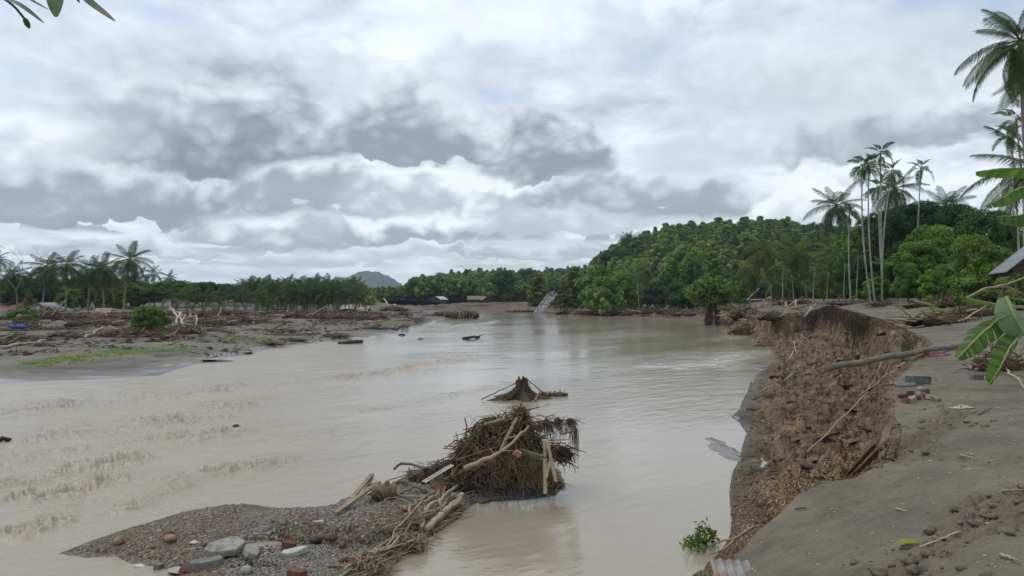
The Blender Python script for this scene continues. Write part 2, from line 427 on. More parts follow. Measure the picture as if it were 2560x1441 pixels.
M['brick'] = plain('brick', (.085, .036, .026), (.20, .080, .054), 14, .9, .2, .5, .01, (.17, .12, .09))
M['brick_dark'] = plain('brick_dark', (.095, .045, .034), (.19, .085, .062), 14, .85, .25, .5, .01)
M['steel'] = plain('steel', (.42, .44, .45), (.66, .67, .66), 3, .5, .4, .1, .01, (.30, .25, .2))
M['black'] = plain('black', (.012, .011, .010), (.04, .034, .03), 6, .6, .4, .5, .02)
M['wall_white'] = plain('wall_white', (.42, .42, .39), (.60, .60, .57), 1.2, .8, .2, .1, .01, (.30, .27, .22))
M['wall_wood'] = wood('wall_wood', (.035, .03, .026), (.10, .085, .072), 3, .9, (.3, .3, 4))
M['thatch'] = plain('thatch', (.13, .105, .075), (.30, .255, .19), 3, .95, .1, .6, .05)
M['roof_metal'] = plain('roof_metal', (.30, .32, .345), (.50, .525, .55), 1.5, .5, .4, .2, .01, (.27, .22, .19))
M['roof_red'] = plain('roof_red', (.24, .10, .085), (.40, .20, .175), 1.0, .7, .3, .2, .01, (.22, .17, .14))
M['roof_pink'] = plain('roof_pink', (.50, .30, .29), (.66, .45, .43), 1.0, .7, .3, .2, .01)
M['opening'] = plain('opening', (.012, .012, .012), (.03, .028, .026), 3, .7, .2)
M['cloth_red'] = plain('cloth_red', (.07, .022, .024), (.21, .065, .07), 9, .9, .1, .5, .02, (.22, .15, .12))
M['cloth_pale'] = plain('cloth_pale', (.34, .28, .21), (.56, .48, .38), 6, .9, .1, .5, .02)
M['plastic_pink'] = plain('plastic_pink', (.40, .16, .16), (.52, .26, .25), 6, .5, .4)
M['tarp_blue'] = plain('tarp_blue', (.02, .07, .30), (.05, .14, .45), 4, .6, .3)
M['corrugated'] = plain('corrugated', (.20, .195, .18), (.33, .32, .29), 7, .75, .3, .3, .01, (.30, .165, .12))
M['soil'] = plain('soil', (.048, .033, .021), (.19, .135, .085), 6, .95, .15, .9, .03, (.115, .095, .072))
M['stone'] = plain('stone', (.17, .16, .14), (.36, .34, .30), 8, .75, .3, .3, .01)
M['stone_brown'] = plain('stone_brown', (.15, .105, .07), (.33, .25, .18), 8, .8, .25, .4, .01)
M['slab_top'] = plain('slab_top', (.15, .143, .125), (.33, .32, .285), 9, .85, .25, .5, .01, (.16, .14, .11))
M['palm_leaf_warm'] = foliage('palm_leaf_warm', (.028, .050, .011), (.125, .165, .038), (.22, .20, .05), .07, .3, .5)
M['roof_dark'] = plain('roof_dark', (.14, .15, .16), (.26, .275, .29), 1.5, .6, .3, .2, .01)
m, g = newmat('areca_bark'); p = objco(g); z_ = g.sep(p)[2]; n = g.noise(g.vm('MULTIPLY', p, (3, 3, .6)), 3, 5, .6); rg = g.m('FRACT', z_ * 3.2 + g.noise(p, 1.2, 2) * .6)
c = g.mix(g.ss(n, .3, .7), (.17, .175, .14), (.38, .385, .33)); M['areca_bark'] = finish(m, g, g.mix(g.ss(rg, .16, .05) * .6, c, (.12, .115, .09)), .85, .2, bump=rg, bstr=.2)
# ------------------------------------------------------------------ the lie of the land
SHORE = [W(*p) for p in [(1500, 1900), (1640, 1520), (1735, 1436), (1790, 1385), (1828, 1335), (1832, 1300), (1822, 1235), (1836, 1185), (1850, 1130), (1862, 1085),
         (1835, 1045), (1862, 985), (1885, 940), (1940, 902), (1920, 872), (1872, 845), (1830, 826), (1790, 812), (1730, 800), (1650, 796), (1560, 792),
         (1480, 789), (1385, 786), (1330, 779), (1300, 775), (1200, 773), (1100, 771), (1000, 770), (900, 768.5), (700, 767), (400, 766)]]
LIP = [W(*p) for p in [(1560, 1900, 1.7), (1690, 1560, 1.9), (1790, 1441, 2.0), (1845, 1385, 2.1), (1893, 1330, 2.2), (1950, 1285, 2.3), (1985, 1240, 2.42), (2060, 1205, 2.55), (2130, 1196, 2.6), (2190, 1170, 2.7),
       (2228, 1150, 2.7), (2245, 1120, 2.75), (2256, 1075, 2.8), (2238, 1040, 2.85), (2240, 1005, 2.9), (2230, 962, 2.9), (2262, 930, 2.9), (2290, 905, 2.92), (2318, 885, 2.95),
       (2325, 855, 3.0), (2300, 838, 3.05), (2250, 815, 3.1), (2200, 795, 3.2), (2130, 776, 3.4), (2080, 763, 3.6), (2042, 778, 2.9), (1930, 785, 2.8), (1895, 775, 2.6),
       (1860, 769, 1.9), (1800, 766, 1.6), (1680, 765, 1.35), (1560, 764, 1.2), (1480, 763, 1.2), (1400, 759, 1.3)]] + [
       WD(*p) for p in [(1300, 757, 244), (1200, 757, 256), (1100, 758, 268), (1000, 758, 280), (900, 759, 290), (700, 760, 310), (400, 762, 340)]]
PLATEAU = RBF([tuple((np.array(LIP[i]) * (1 - u) + np.array(LIP[i + 1]) * u)) for i in range(26) for u in (0., .5)] + [W(*p) for p in [(2560, 1441, 3.05), (2800, 1441, 3.1), (2300, 1441, 2.75), (2050, 1441, 2.45), (1900, 1441, 2.25), (2560, 1200, 3.05), (2330, 1200, 2.85), (2560, 1000, 3.0), (2400, 1000, 2.95), (2400, 900, 3.0),
          (2560, 900, 3.05), (2450, 830, 3.2), (2300, 790, 3.4), (2900, 900, 3.1), (2175, 747, 4.25), (2350, 760, 3.95), (2500, 770, 4.0), (2700, 780, 4.0), (2000, 747, 3.55), (1950, 745, 3.3), (1800, 757, 1.7), (1950, 752, 2.6), (3100, 800, 3.6), (1640, 758, 1.5)]]
          + [(30, 250, 1.6), (-30, 330, 1.8), (90, 220, 2.4), (160, 160, 4.5), (0, 400, 2.8), (100, 500, 3.), (3.2, 1.0, 3.1), (8, 2, 3.15)])
SHORE_POLY = SHORE + [(-200, 4000), (3000, 4000), (3000, -20), (SHORE[0][0], -20)]
LIP_POLY = LIP + [(-200, 4000), (3000, 4000), (3000, -20), (LIP[0][0], -20)]
TRACK = [W(*p) for p in [(2180, 1470, 2.7), (2260, 1400, 2.8), (2380, 1340, 2.9), (2500, 1290, 3.0), (2640, 1240, 3.05)]]
TRACK2 = [W(*p) for p in [(2245, 1130, 2.78), (2290, 1085, 2.83), (2350, 1050, 2.9), (2390, 1035, 2.92)]]
TRACK3 = [W(*p) for p in [(1960, 1330, 2.4), (2080, 1290, 2.6), (2230, 1320, 2.75)]]
DRIFT = [W(*p) for p in [(2235, 1120, 2.8), (2300, 1090, 2.85), (2340, 1120, 2.85), (2400, 1140, 2.9), (2480, 1150, 2.95)]]
def right_z(X, Y, full=False):
    X = np.asarray(X, float); Y = np.asarray(Y, float)
    ws = np.clip(Y / 24, .3, 4); X0, Y0 = X, Y
    X = X0 + ws * (.34 * fbm(X0 / ws * .42, Y0 / ws * .42, 5, 11, .6)); Y = Y0 + ws * (.34 * fbm(X0 / ws * .42 + 9, Y0 / ws * .42, 5, 12, .6))
    ds, _ = pdist(X, Y, SHORE); land = inside(X, Y, SHORE_POLY)
    X = X0 + (X - X0) * .6; Y = Y0 + (Y - Y0) * .6
    dl, zl = pdist(X, Y, LIP); plat = inside(X, Y, LIP_POLY); X, Y = X0, Y0
    sc = np.clip(Y / 40, .25, 3)
    t = ds / (ds + dl + 1e-6)
    far = sst(Y, 90, 140); near = 1 - sst(Y, 9, 13)
    t = np.clip(t + (.11 * fbm(X / sc * .55, Y / sc * .55, 4, 5)) * (1 - far * .5) * np.minimum(1, dl / .25) * np.minimum(1, ds / .4), 0, 1)
    cl = .50 * (1 - far) * (1 - near) + .18 * far + .14 * near
    prof = (1 - cl) * t ** 1.05 + cl * sst(t, .80, .965)
    zb = zl * prof
    hum = sst(t, .02, .25) * (1 - sst(t, .86, 1.0))
    A = np.clip(.10 + Y / 190, .1, .32)
    sp_ = np.clip(Y / 16, .5, 2.2); zb = zb + hum * .055 * sp_ * billow(X / sp_ * 2.1 + .4 * Y, Y / sp_ * 1.6, 5, 45, .62)
    zb = zb + hum * (A * 1.5 * fbm(X * .5, Y * .5, 3, 31) + A * billow(X * 1.15, Y * 1.15, 5, 41, .6) * .95 + .045 * billow(X * 4.2, Y * 4.2, 4, 43, .6) * np.clip(1.6 - Y / 60, .3, 1))
    # gullies and slumped ledges running down the face
    q_ = (X * .89 - Y * .45) * 1.25 + .6 * fbm(X * .8, Y * .8, 3, 62); zb = zb + hum * np.clip(.10 + Y / 170, .12, .42) * (np.abs(gn(q_, (X * .45 + Y * .89) * .22, 61)) * 2.4 - .5) + hum * .07 * sp_ * gn((X * .89 - Y * .45) * 3.2 / sp_ + fbm(X, Y, 2, 66), (X * .45 + Y * .89) * .7 / sp_, 65)
    # harder and softer layers: the slump breaks into ledges
    sl = np.clip(.16 + Y / 260, .16, .4); lq = zb / sl + .9 * fbm(X * .35, Y * .35, 4, 63); lf = np.floor(lq)
    zb = zb + (lf + sst(lq - lf, .30, .70) - lq) * sl * .75 * hum * sst(fbm(X * .25, Y * .25, 3, 64), -.35, .15)
    zp = PLATEAU(X, Y); w = np.exp(-dl / np.clip(Y * .02, .12, 6)); zp = zp * (1 - w) + zl * w
    in_ = 1 - np.exp(-dl / .35)
    zp = zp + in_ * (.05 * fbm(X * .45, Y * .45, 4, 71) + .012 * fbm(X * 2.2, Y * 2.2, 4, 73) + .10 * sst(Y, 30, 60) * billow(X * .8, Y * .8, 3, 77))
    zp = zp + .006 * gn(X * 3.1 + Y * 1.2, Y * 13 - X * 5, 79) * sst(fbm(X * .5, Y * .5, 3, 80), -.2, .3)
    td, _ = pdist(X, Y, TRACK); tr = (1 - sst(td + .45 * fbm(X * 1.1, Y * 1.1, 3, 81), .10, .75))
    zp = zp + tr * (.10 * billow(X * 3.6, Y * 3.6, 4, 83) + .02)
    t2, _ = pdist(X, Y, TRACK2); k2 = 1 - sst(t2 + .3 * fbm(X * 1.6, Y * 1.6, 3, 84), .05, .45); zp = zp + k2 * .09 * billow(X * 4.4, Y * 4.4, 4, 86); tr = np.maximum(tr, k2)
    zp = zp - .022 * sst(gn(X * 3.1, Y * 2.2, 88) , .28, .42) * sst(fbm(X * .7, Y * .7, 2, 89), -.1, .3)
    dd, _ = pdist(X, Y, DRIFT); zp = zp - .06 * np.exp(-(dd / .28) ** 2) * (1 + billow(X * 5, Y * 5, 3, 87))
    z = np.where(plat, zp, np.where(land, zb, -np.minimum(.7, ds * .35) - .02))
    z = z + np.where(land, .05 * np.exp(-ds / .5) * fbm(X * 1.7 / sc, Y * 1.7 / sc, 4, 91), 0)
    if not full: return z
    face = np.where(plat, np.exp(-dl / .06) * .6, np.where(land, 1.0, 1.0))
    gravel = (1 - sst(Y + 2.2 * fbm(X * .5, Y * .5, 3, 95), 15.5, 21)) * (1 - sst(t, .8, .95)) * np.where(plat, 0, 1)
    wet = np.exp(-np.maximum(z, 0) / .10)
    return z, face, gravel, wet, tr * plat
MUDSHORE = [W(*p) for p in [(-1200, 1010), (-500, 985), (0, 957), (250, 948), (400, 940), (440, 925), (520, 903), (640, 882), (700, 866), (760, 861), (880, 849), (960, 838), (1000, 829), (1060, 812), (1100, 801),
            (1130, 797), (1190, 793), (1194, 788), (1170, 782), (1080, 781), (1050, 777), (1010, 774), (960, 771), (900, 769.5), (600, 768)]]
MUD_POLY = MUDSHORE + [(-3000, 800), (-3000, 20)]
MUD = RBF([W(*p) for p in [(-1200, 1010, .05), (0, 952, .06), (200, 940, .10), (-400, 960, .1), (300, 925, .16), (420, 915, .07), (0, 905, .35), (200, 890, .5), (450, 875, .5), (100, 850, .7), (300, 850, .75), (600, 850, .5), (0, 830, .9), (300, 820, 1.0),
          (600, 806, 1.1), (0, 790, 1.55), (250, 788, 1.55), (500, 785, 1.4), (700, 825, .55), (700, 785, 1.2), (850, 815, .5), (900, 785, 1.0), (1000, 795, .8), (980, 812, .5), (1080, 790, .45), (1180, 789, .25), (1120, 796, .35), (900, 776, 1.2),
          (600, 772, 1.7), (200, 776, 1.9), (1000, 774.5, .7), (-300, 840, .9), (-500, 790, 1.6), (-600, 900, .4), (560, 897, .08), (660, 872, .10), (800, 850, .12)]]
          + [(-60, 220, 2.6), (-160, 180, 2.6), (-250, 300, 4.), (-80, 350, 3.), (-40, 215, 1.6)])
POOLS = [(700, 839, 85, 2.6, .34), (850, 826, 62, 2.4, .32), (960, 801, 50, 2.2, .42), (966, 816, 36, 3.0, .34), (480, 897, 90, 3.0, .16), (405, 916, 18, 4.5, .10), (575, 880, 55, 2.0, .16), (130, 930, 120, 3, .12)]
POOLW = []
for px_, py_, rx_, ry_, zz_ in POOLS:
    c_ = W(px_, py_, zz_); POOLW.append((c_[0], c_[1], rx_ * c_[1] / FPX, abs(W(px_, py_ - ry_, zz_)[1] - W(px_, py_ + ry_, zz_)[1]) / 2, zz_))
def left_z(X, Y, full=False):
    X = np.asarray(X, float); Y = np.asarray(Y, float)
    ds, _ = pdist(X, Y, MUDSHORE); land = inside(X, Y, MUD_POLY)
    z0 = MUD(X, Y) + .10 * fbm(X * .10, Y * .10, 4, 101)
    st = np.where(z0 < .55, .15, .30); q = z0 / st + .55 * fbm(X * .14, Y * .22, 3, 105); fl = np.floor(q); fr = q - fl
    zt = z0 + (fl + sst(fr, .45, .55) - q) * st * .9 * sst(z0, .12, .3)
    zt = zt + .03 * fbm(X * .7, Y * .7, 4, 108) * sst(z0, .1, .4) + .12 * sst(z0, .6, 1.3) * billow(X * .45, Y * .45, 4, 110)
    zt = zt * np.minimum(1, .25 + ds / 1.5 * .75)
    zt = np.maximum(zt, .015)
    for cx, cy, rx, ry, zz in POOLW:
        d0 = np.hypot((X - cx) / rx, (Y - cy) / ry); d = d0 + .35 * fbm(X * .35, Y * .22, 3, 120)
        zt = np.maximum(zt, zz + .03 - .25 * sst(d0, 1.3, 2.2) - 9 * (d0 > 2.2))
        k = 1 - sst(d, .75, 1.0); zt = zt * (1 - k) + (zz - .05) * k
    z = np.where(land, zt, -np.minimum(.6, ds * .25) - .02)
    if not full: return z
    wet = np.exp(-np.maximum(z, 0) / .22)
    g1 = np.zeros(X.shape)
    for a, wd in ((GRASS1, 1.9), (GRASS2, 2.0)):
        d, _ = pdist(X, Y, a); g1 = np.maximum(g1, (1 - sst(d + 2.2 * fbm(X * .35, Y * .35, 4, 131), wd * .1, wd * 1.9)) * sst(fbm(X * .8, Y * .5, 3, 133), -.45, .35))
    return z, wet, g1 * land
GRASS1 = [W(*p) for p in [(120, 903, .42), (220, 890, .5), (300, 880, .5), (380, 874, .5), (440, 870, .5)]]
GRASS2 = [W(*p) for p in [(590, 847, .6), (640, 845, .6), (672, 843, .6)]]
BAR = [W(*p) for p in [(150, 1384), (225, 1354), (300, 1330), (360, 1310), (430, 1290), (500, 1274), (560, 1264), (640, 1263), (700, 1272), (770, 1273), (840, 1262), (850, 1248), (880, 1243), (930, 1240), (960, 1226), (1000, 1205), (1020, 1180),
       (1080, 1165), (1150, 1160), (1250, 1150), (1340, 1160), (1400, 1178), (1412, 1212), (1392, 1240), (1310, 1250), (1235, 1254), (1190, 1258), (1165, 1272), (1158, 1292), (1110, 1320), (1075, 1345), (1060, 1372), (1010, 1392), (985, 1420), (960, 1450),
       (900, 1560), (300, 1560), (330, 1450), (440, 1441), (400, 1420), (330, 1410), (290, 1392), (215, 1396)]]
BARPOOLS = [(720, 1364, 110, 11, .17), (870, 1364, 70, 8, .17), (470, 1424, 45, 9, .05), (640, 1441, 55, 8, .06), (1080, 1219, 60, 8, .07)]
BARPW = []
for px_, py_, rx_, ry_, zz_ in BARPOOLS:
    c_ = W(px_, py_, zz_); BARPW.append((c_[0], c_[1], rx_ * c_[1] / FPX, abs(W(px_, py_ - ry_, zz_)[1] - W(px_, py_ + ry_, zz_)[1]) / 2, zz_))
LEDGE = [W(*p) for p in [(745, 1335, .2), (800, 1340, .2), (880, 1352, .2), (915, 1340, .2), (960, 1322, .2), (1010, 1300, .2)]]
def bar_z(X, Y, full=False):
    X = np.asarray(X, float); Y = np.asarray(Y, float)
    d, _ = pdist(X, Y, BAR + BAR[:1]); land = inside(X, Y, BAR); d = np.where(land, d, -d) + .05 * fbm(X * 1.3, Y * 1.3, 4, 141)
    z = np.where(d > 0, .30 * (1 - np.exp(-np.maximum(d, 0) / .7)), d * .35)
    z = z + np.clip(d, 0, .3) / .3 * (.05 * fbm(X * .8, Y * .8, 3, 143) + .022 * billow(X * 4, Y * 4, 3, 145))
    for cx, cy, rx, ry, zz in BARPW:
        q = np.hypot((X - cx) / rx, (Y - cy) / ry) + .3 * fbm(X * 1.2, Y * 1.2, 3, 147); k = 1 - sst(q, .7, 1.4)
        z = z * (1 - k) + (zz - .04) * k
    dl, _ = pdist(X, Y, LEDGE)          # a hard red-brown lump of bank that came down whole
    k = 1 - sst(dl + .18 * fbm(X * 2, Y * 2, 4, 149), .40, .50); z = z + k * (.22 + .05 * billow(X * 3, Y * 3, 4, 151))
    m, _ = pdist(X, Y, [W(1150, 1205), W(1330, 1190)]); z = z + .30 * np.exp(-(m / .55) ** 2) * np.clip(d, 0, .4) / .4
    if not full: return z
    brown = np.clip(k + (1 - sst(X + 1.2 * fbm(X * .5, Y * .5, 3, 153), -5.6, -4.2)) * .8, 0, 1)
    return z, np.exp(-np.maximum(z, 0) / .05), brown
SANDBAR = [W(*p) for p in [(1112, 814), (1150, 808), (1200, 803), (1255, 803.5), (1240, 806), (1180, 811)]]

def hit(px, py, f, y0=3.0, y1=260.0, n=260):
    """where the photograph's ray through px, py meets the ground f"""
    for st in (0, 1):
        Y = np.geomspace(y0, y1, n) if st == 0 else np.linspace(y0, y1, 24); X = (px - 1280) / FPX * Y
        d = EYE - (py - HOR) * Y / FPX - f(X, Y); k = np.nonzero(d <= 0)[0]
        i = k[0] if len(k) else int(np.argmin(d)); y0, y1 = Y[max(0, i - 1)], Y[i]
        if i == 0: break
    return float(X[i]), float(Y[i]), float(f(X[i:i + 1], Y[i:i + 1])[0])
def zat(f, x, y): return float(f(np.array([x]), np.array([y]))[0])

# ------------------------------------------------------------------ ground materials
def mat_bank():
    m, g = newmat('riverbank_soil'); p = worldco(g)
    face, grav, wet, tr = g.attr('face'), g.attr('gravel'), g.attr('wet'), g.attr('track')
    n1 = g.noise(p, .7, 6, .6); n2 = g.noise(p, 5.0, 8, .65); n3 = g.noise(p, 40.0, 4, .7)
    sand = g.mix(g.ss(n1 * .6 + n2 * .3 + n3 * .25, .38, .75), (.092, .084, .063), (.205, .180, .133))
    sand = g.mix(tr * .75, sand, g.mix(n2, (.10, .082, .06), (.20, .165, .125)))
    spk = g.ss(g.voro(p, 34.0), .10, .05); sand = g.mix(spk * g.ss(n3, .5, .65) * .8, sand, (.40, .36, .28))
    dirt = g.mix(g.ss(n2 * .7 + n1 * .35, .33, .72), (.022, .015, .009), (.215, .150, .090))
    dirt = g.mix(g.ss(g.noise(p, .9, 6, .62, .6), .50, .64) * .8, dirt, g.mix(n3, (.155, .13, .095), (.27, .228, .168)))
    dirt = g.mix(g.ss(g.noise(p, .6, 4, .6), .56, .7) * .6, dirt, (.25, .165, .075))
    vc = g.voro(p, 22.0, out='Color'); vr, vg, vb = g.sep(vc)
    peb = g.mix(vr, g.mix(vg, (.11, .065, .03), (.28, .175, .075)), g.mix(vb, (.24, .17, .09), (.44, .35, .22)))
    peb = g.mix(g.ss(g.voro(p, 22.0), .42, .62), peb, (.07, .046, .026))
    c = g.mix(g.ss(grav + (n2 - .5) * .9, .35, .6), dirt, peb)
    c = g.mix(g.ss(face + (n2 - .5) * .5, .35, .6), sand, c)
    zz_ = g.sep(p)[2]; lay = g.noise(g.comb(g.noise(p, .35, 3) * 2.0, 0.0, zz_ * 3.2), 1.6, 4, .6)
    c = g.mix(g.ss(face, .4, .7) * g.ss(lay, .50, .60) * .55, c, g.vm('MULTIPLY', c, (.50, .46, .44)))
    c = g.mix((1.0 - g.ss(face, .2, .5)) * g.ss(g.noise(p, .45, 5, .6, .5), .50, .62) * .45, c, g.vm('MULTIPLY', c, (.62, .60, .56)))
    c = g.mix(wet * .6, c, g.vm('MULTIPLY', c, (.5, .5, .5)))
    rough = g.ss(wet, .3, .9, .92, .5)
    h = n2 * .5 + n3 * .22 + g.voro(p, 22.0) * grav * -.5 + g.noise(p, 2.0, 5, .6) * face * .8
    return finish(m, g, c, rough, .25, bump=h, bstr=.75, bdist=.05)
def mat_mud():
    m, g = newmat('mudflat_silt'); p = worldco(g); wet, gr = g.attr('wet'), g.attr('grass')
    q = g.vm('MULTIPLY', p, (.35, 1.0, 1.0))
    n1 = g.noise(q, .16, 6, .6, .4); n2 = g.noise(p, 2.0, 7, .65); n4 = g.noise(q, .6, 6, .6, .5)
    c = g.mix(g.ss(n1 * .55 + n4 * .3 + n2 * .25, .38, .70), (.070, .062, .049), (.175, .157, .127))
    c = g.mix(g.ss(g.noise(p, .35, 6, .62), .55, .68) * .55, c, (.085, .062, .042))
    c = g.mix(gr * g.ss(n2, .30, .52), c, g.mix(n4, (.07, .10, .02), (.13, .17, .035)))
    film = g.ss(g.noise(q, .22, 6, .55, .8) + wet * .24, .66, .73)
    c = g.mix(wet * .5, c, (.105, .096, .078))
    rough = g.m('MAXIMUM', g.ss(wet, .1, .7, .9, .42) - film * .36 * g.ss(wet, .05, .25), .07)
    return finish(m, g, c, rough, .4, bump=n2 * .6 + g.noise(p, .6, 5) * .7, bstr=.5, bdist=.06)
def mat_bar():
    m, g = newmat('bar_gravel'); p = worldco(g); wet, br = g.attr('wet'), g.attr('brown')
    def pebbles(sc):
        r, gg, b = g.sep(g.voro(p, sc, out='Color')); d = g.voro(p, sc)
        grey = g.mix(r, g.mix(gg, (.075, .07, .06), (.19, .175, .15)), g.mix(b, (.16, .145, .12), (.37, .34, .29)))
        brn = g.mix(r, g.mix(gg, (.070, .052, .036), (.17, .128, .088)), g.mix(b, (.14, .105, .072), (.32, .268, .205)))
        c = g.mix(g.ss(br + (g.noise(p, 2.2, 4) - .5) * .8, .3, .7), grey, brn)
        return g.mix(g.ss(d, .45, .68), c, (.045, .036, .027)), d
    c1, d1 = pebbles(17.0); c2, d2 = pebbles(34.0)
    s = g.ss(g.noise(p, 1.0, 4), .45, .55); c = g.mix(s, c1, c2)
    silt = g.ss(g.noise(p, .8, 6, .6, .4) , .56, .66)
    c = g.mix(silt * .8, c, g.mix(g.noise(p, 9, 5), (.11, .10, .08), (.19, .172, .14)))
    c = g.mix(wet * .7, c, g.vm('MULTIPLY', c, (.5, .5, .5)))
    h = (1.0 - d1) * .6 * (1.0 - silt) + (1.0 - d2) * .3 + g.noise(p, 20, 4) * .3
    return finish(m, g, c, g.ss(wet, .2, .8, .85, .3), .3, bump=h, bstr=.8, bdist=.03)
def mat_water(name, still=False):
    m, g = newmat(name); p = worldco(g); chop = g.attr('chop')
    # streaks run down the current, so stretch the ripples along it
    x, y, z = g.sep(p); s = x * .78 + y * .62; t = x * .62 - y * .78
    q = g.comb(s * .55, t * 1.35, 0.0)
    n = g.noise(q, 2.2, 5, .6, .6) * .6 + g.noise(q, .7, 4, .55, .4) + g.noise(p, 9.0, 3, .6) * .12
    calm = g.ss(g.noise(g.comb(s * .05, t * .11, 0.0), 1.0, 4, .55), .40, .60)
    c = g.mix(g.noise(q, .25, 5, .6, .5), (.262, .222, .160), (.355, .308, .234))
    h = n * (.16 if still else 1.0) * (calm * .75 + .25)
    h = h * (1.0 + chop * 1.3) + g.noise(q, 6.5, 4, .65) * chop * .5
    return finish(m, g, c, (.10 + chop * .22) if not still else .06, .5, bump=h, bstr=.40, bdist=.10)
M['bank'] = mat_bank(); M['mud'] = mat_mud(); M['bar'] = mat_bar(); M['water'] = mat_water('river_water'); M['pool'] = mat_water('pool_water', True)
def mat_simple_land(name, a, b, sc):
    m, g = newmat(name); p = worldco(g); n = g.noise(p, sc, 8, .65)
    return finish(m, g, g.mix(g.ss(n, .35, .65), a, b), .95, .1, bump=n, bstr=.6, bdist=2.0)
M['hill'] = mat_simple_land('hill_undergrowth', (.012, .022, .008), (.035, .055, .016), .12)
M['farhill'] = mat_simple_land('distant_forest', (.012, .026, .012), (.045, .07, .026), .05)

# ------------------------------------------------------------------ ground sheets
def sheet(name, mat, X, Y, Z, attrs, kind='structure'):
    ny, nx = X.shape; F = gridfaces(ny, nx)
    return tag(obj(name, mesh_np(name, np.stack([X, Y, Z], -1), [F], attrs), mat), kind=kind)
def clip(X, Y, Z, keep):
    return keep
X, Y = fan(np.concatenate([np.linspace(1600, 2600, 520), np.linspace(2612, 3200, 50)]), 4.2, 92, 680, .5, np.linspace(1.5, 4.1, 34))
z, fa, gr, we, tr = right_z(X, Y, True); sheet('riverbank', M['bank'], X, Y, z, dict(face=fa, gravel=gr, wet=we, track=tr)); BANKV = (X, Y, z, fa, gr, tr)
X, Y = fan(np.concatenate([np.linspace(380, 1290, 110), np.linspace(1296, 2300, 330), np.linspace(2320, 4200, 90)]), 92, 700, 130, .8)
z, fa, gr, we, tr = right_z(X, Y, True); sheet('far_bank', M['bank'], X, Y, z, dict(face=fa, gravel=gr, wet=we, track=tr))
X, Y = fan(np.concatenate([np.linspace(-1300, -60, 90), np.linspace(-50, 1215, 470)]), 30, 420, 360, .7)
z, we, g1 = left_z(X, Y, True); sheet('mudflat', M['mud'], X, Y, z, dict(wet=we, grass=g1)); MUDXYZ = (X, Y, z, g1)
bx, by = np.arange(-9.6, 2.6, .038), np.arange(9.2, 24.5, .040); X, Y = np.meshgrid(bx, by)
z, we, br = bar_z(X, Y, True); sheet('gravel_bar', M['bar'], X, Y, z, dict(wet=we, brown=br))
# the low grey bar out in midstream
bx, by = np.arange(-16, 2, .12), np.arange(108, 134, .2); X, Y = np.meshgrid(bx, by)
d, _ = pdist(X, Y, SANDBAR + SANDBAR[:1]); d = np.where(inside(X, Y, SANDBAR), d, -d)
z = np.clip(d * .30, -.4, .35) + .02 * fbm(X, Y, 3, 161); sheet('sandbar', M['mud'], X, Y, z, dict(wet=np.exp(-np.maximum(z, 0) / .3), grass=z * 0))
# river bed far below nothing shows through the silt; the water itself
RAPIDS = [([W(1180, 895), W(1000, 925), (W(800, 950)), W(600, 965), W(400, 988), W(150, 1015), W(-100, 1050)], 1.5, 1.0),
          ([W(650, 1000), W(560, 1020), W(450, 1045), W(250, 1070), W(0, 1110)], 1.6, .75),
          ([W(640, 1058), W(520, 1085), W(360, 1110), W(200, 1135), W(0, 1165)], 1.1, 1.0),
          ([W(700, 1158), W(600, 1165), W(480, 1180), W(300, 1205), W(100, 1240)], .7, .9),
          ([W(300, 1150), W(150, 1185), W(0, 1215)], .8, .9),
          ([W(420, 1215), W(380, 1235), W(300, 1270)], .5, 1.0), ([W(215, 1255), W(130, 1295), W(60, 1330)], .45, 1.15), ([W(255, 1195), W(235, 1210)], .3, 1.1),
          ([W(820, 1082), W(740, 1095)], .35, .8), ([W(560, 1045), W(420, 1055)], .5, .9),
          ([W(1900, 880), W(1800, 905), W(1690, 915)], 2.2, .40), ([W(1280, 960), W(1080, 1000), W(900, 1030)], .7, .35), ([W(1850, 840), W(1780, 850)], 2.0, .3)]
def water_z(X, Y):
    s = X * .78 + Y * .62; t = X * .62 - Y * .78
    left = 1 - sst(X / np.maximum(Y, 1) * FPX + 1280, 650, 1150); inr = (1 - sst(Y, 38, 60)) * left
    a = np.zeros(X.shape)
    for pl, wd, am in RAPIDS:
        sc = 1.0
        d, _ = pdist(X, Y, pl); d = d + .8 * wd * fbm(s * .35, t * .6, 3, 201)
        a = np.maximum(a, am * np.exp(-(np.maximum(d, 0) / wd) ** 2))
    rough = billow(s * 1.25 + .8 * gn(s * .3, t * .3, 210), t * 2.6, 3, 211, .6) * -1 * sst(fbm(s * .35, t * .5, 3, 213), -.35, .4)
    big = fbm(s * .55, t * .9, 3, 215)
    z = a * (.24 * rough + .11 * big + .03) + (.55 * left * (1 - sst(Y, 50, 90)) * sst(fbm(s * .2, t * .35, 3, 218), -.4, .3) + .8 * a) * .034 * billow(s * 2.4, t * 4.6, 3, 217, .6) + inr * .085 * big * (1 + .6 * fbm(s * .12, t * .2, 2, 219)) + .010 * fbm(s * .8, t * 1.6, 3, 221)
    global CHOP; CHOP = np.clip(.75 * left * (1 - sst(Y, 60, 110)) + a, 0, 1)
    for f, poly in ((None, BAR + BAR[:1]),):
        d, _ = pdist(X, Y, poly); z = z * np.clip(d / 1.2, .08, 1)
    ds, _ = pdist(X, Y, SHORE); z = z * np.clip(ds / 2.0, .1, 1); dm, _ = pdist(X, Y, MUDSHORE); z = z * np.clip(dm / 3.0, .08, 1)
    return z
X, Y = fan(np.concatenate([np.linspace(-1200, -20, 60), np.linspace(-12, 1250, 440), np.linspace(1256, 2000, 150), np.linspace(2020, 3000, 40)]), 11.0, 420, 560, .6, np.linspace(3, 10.6, 24))
z = water_z(X, Y); sheet('river', M['water'], X, Y, z, dict(chop=CHOP))
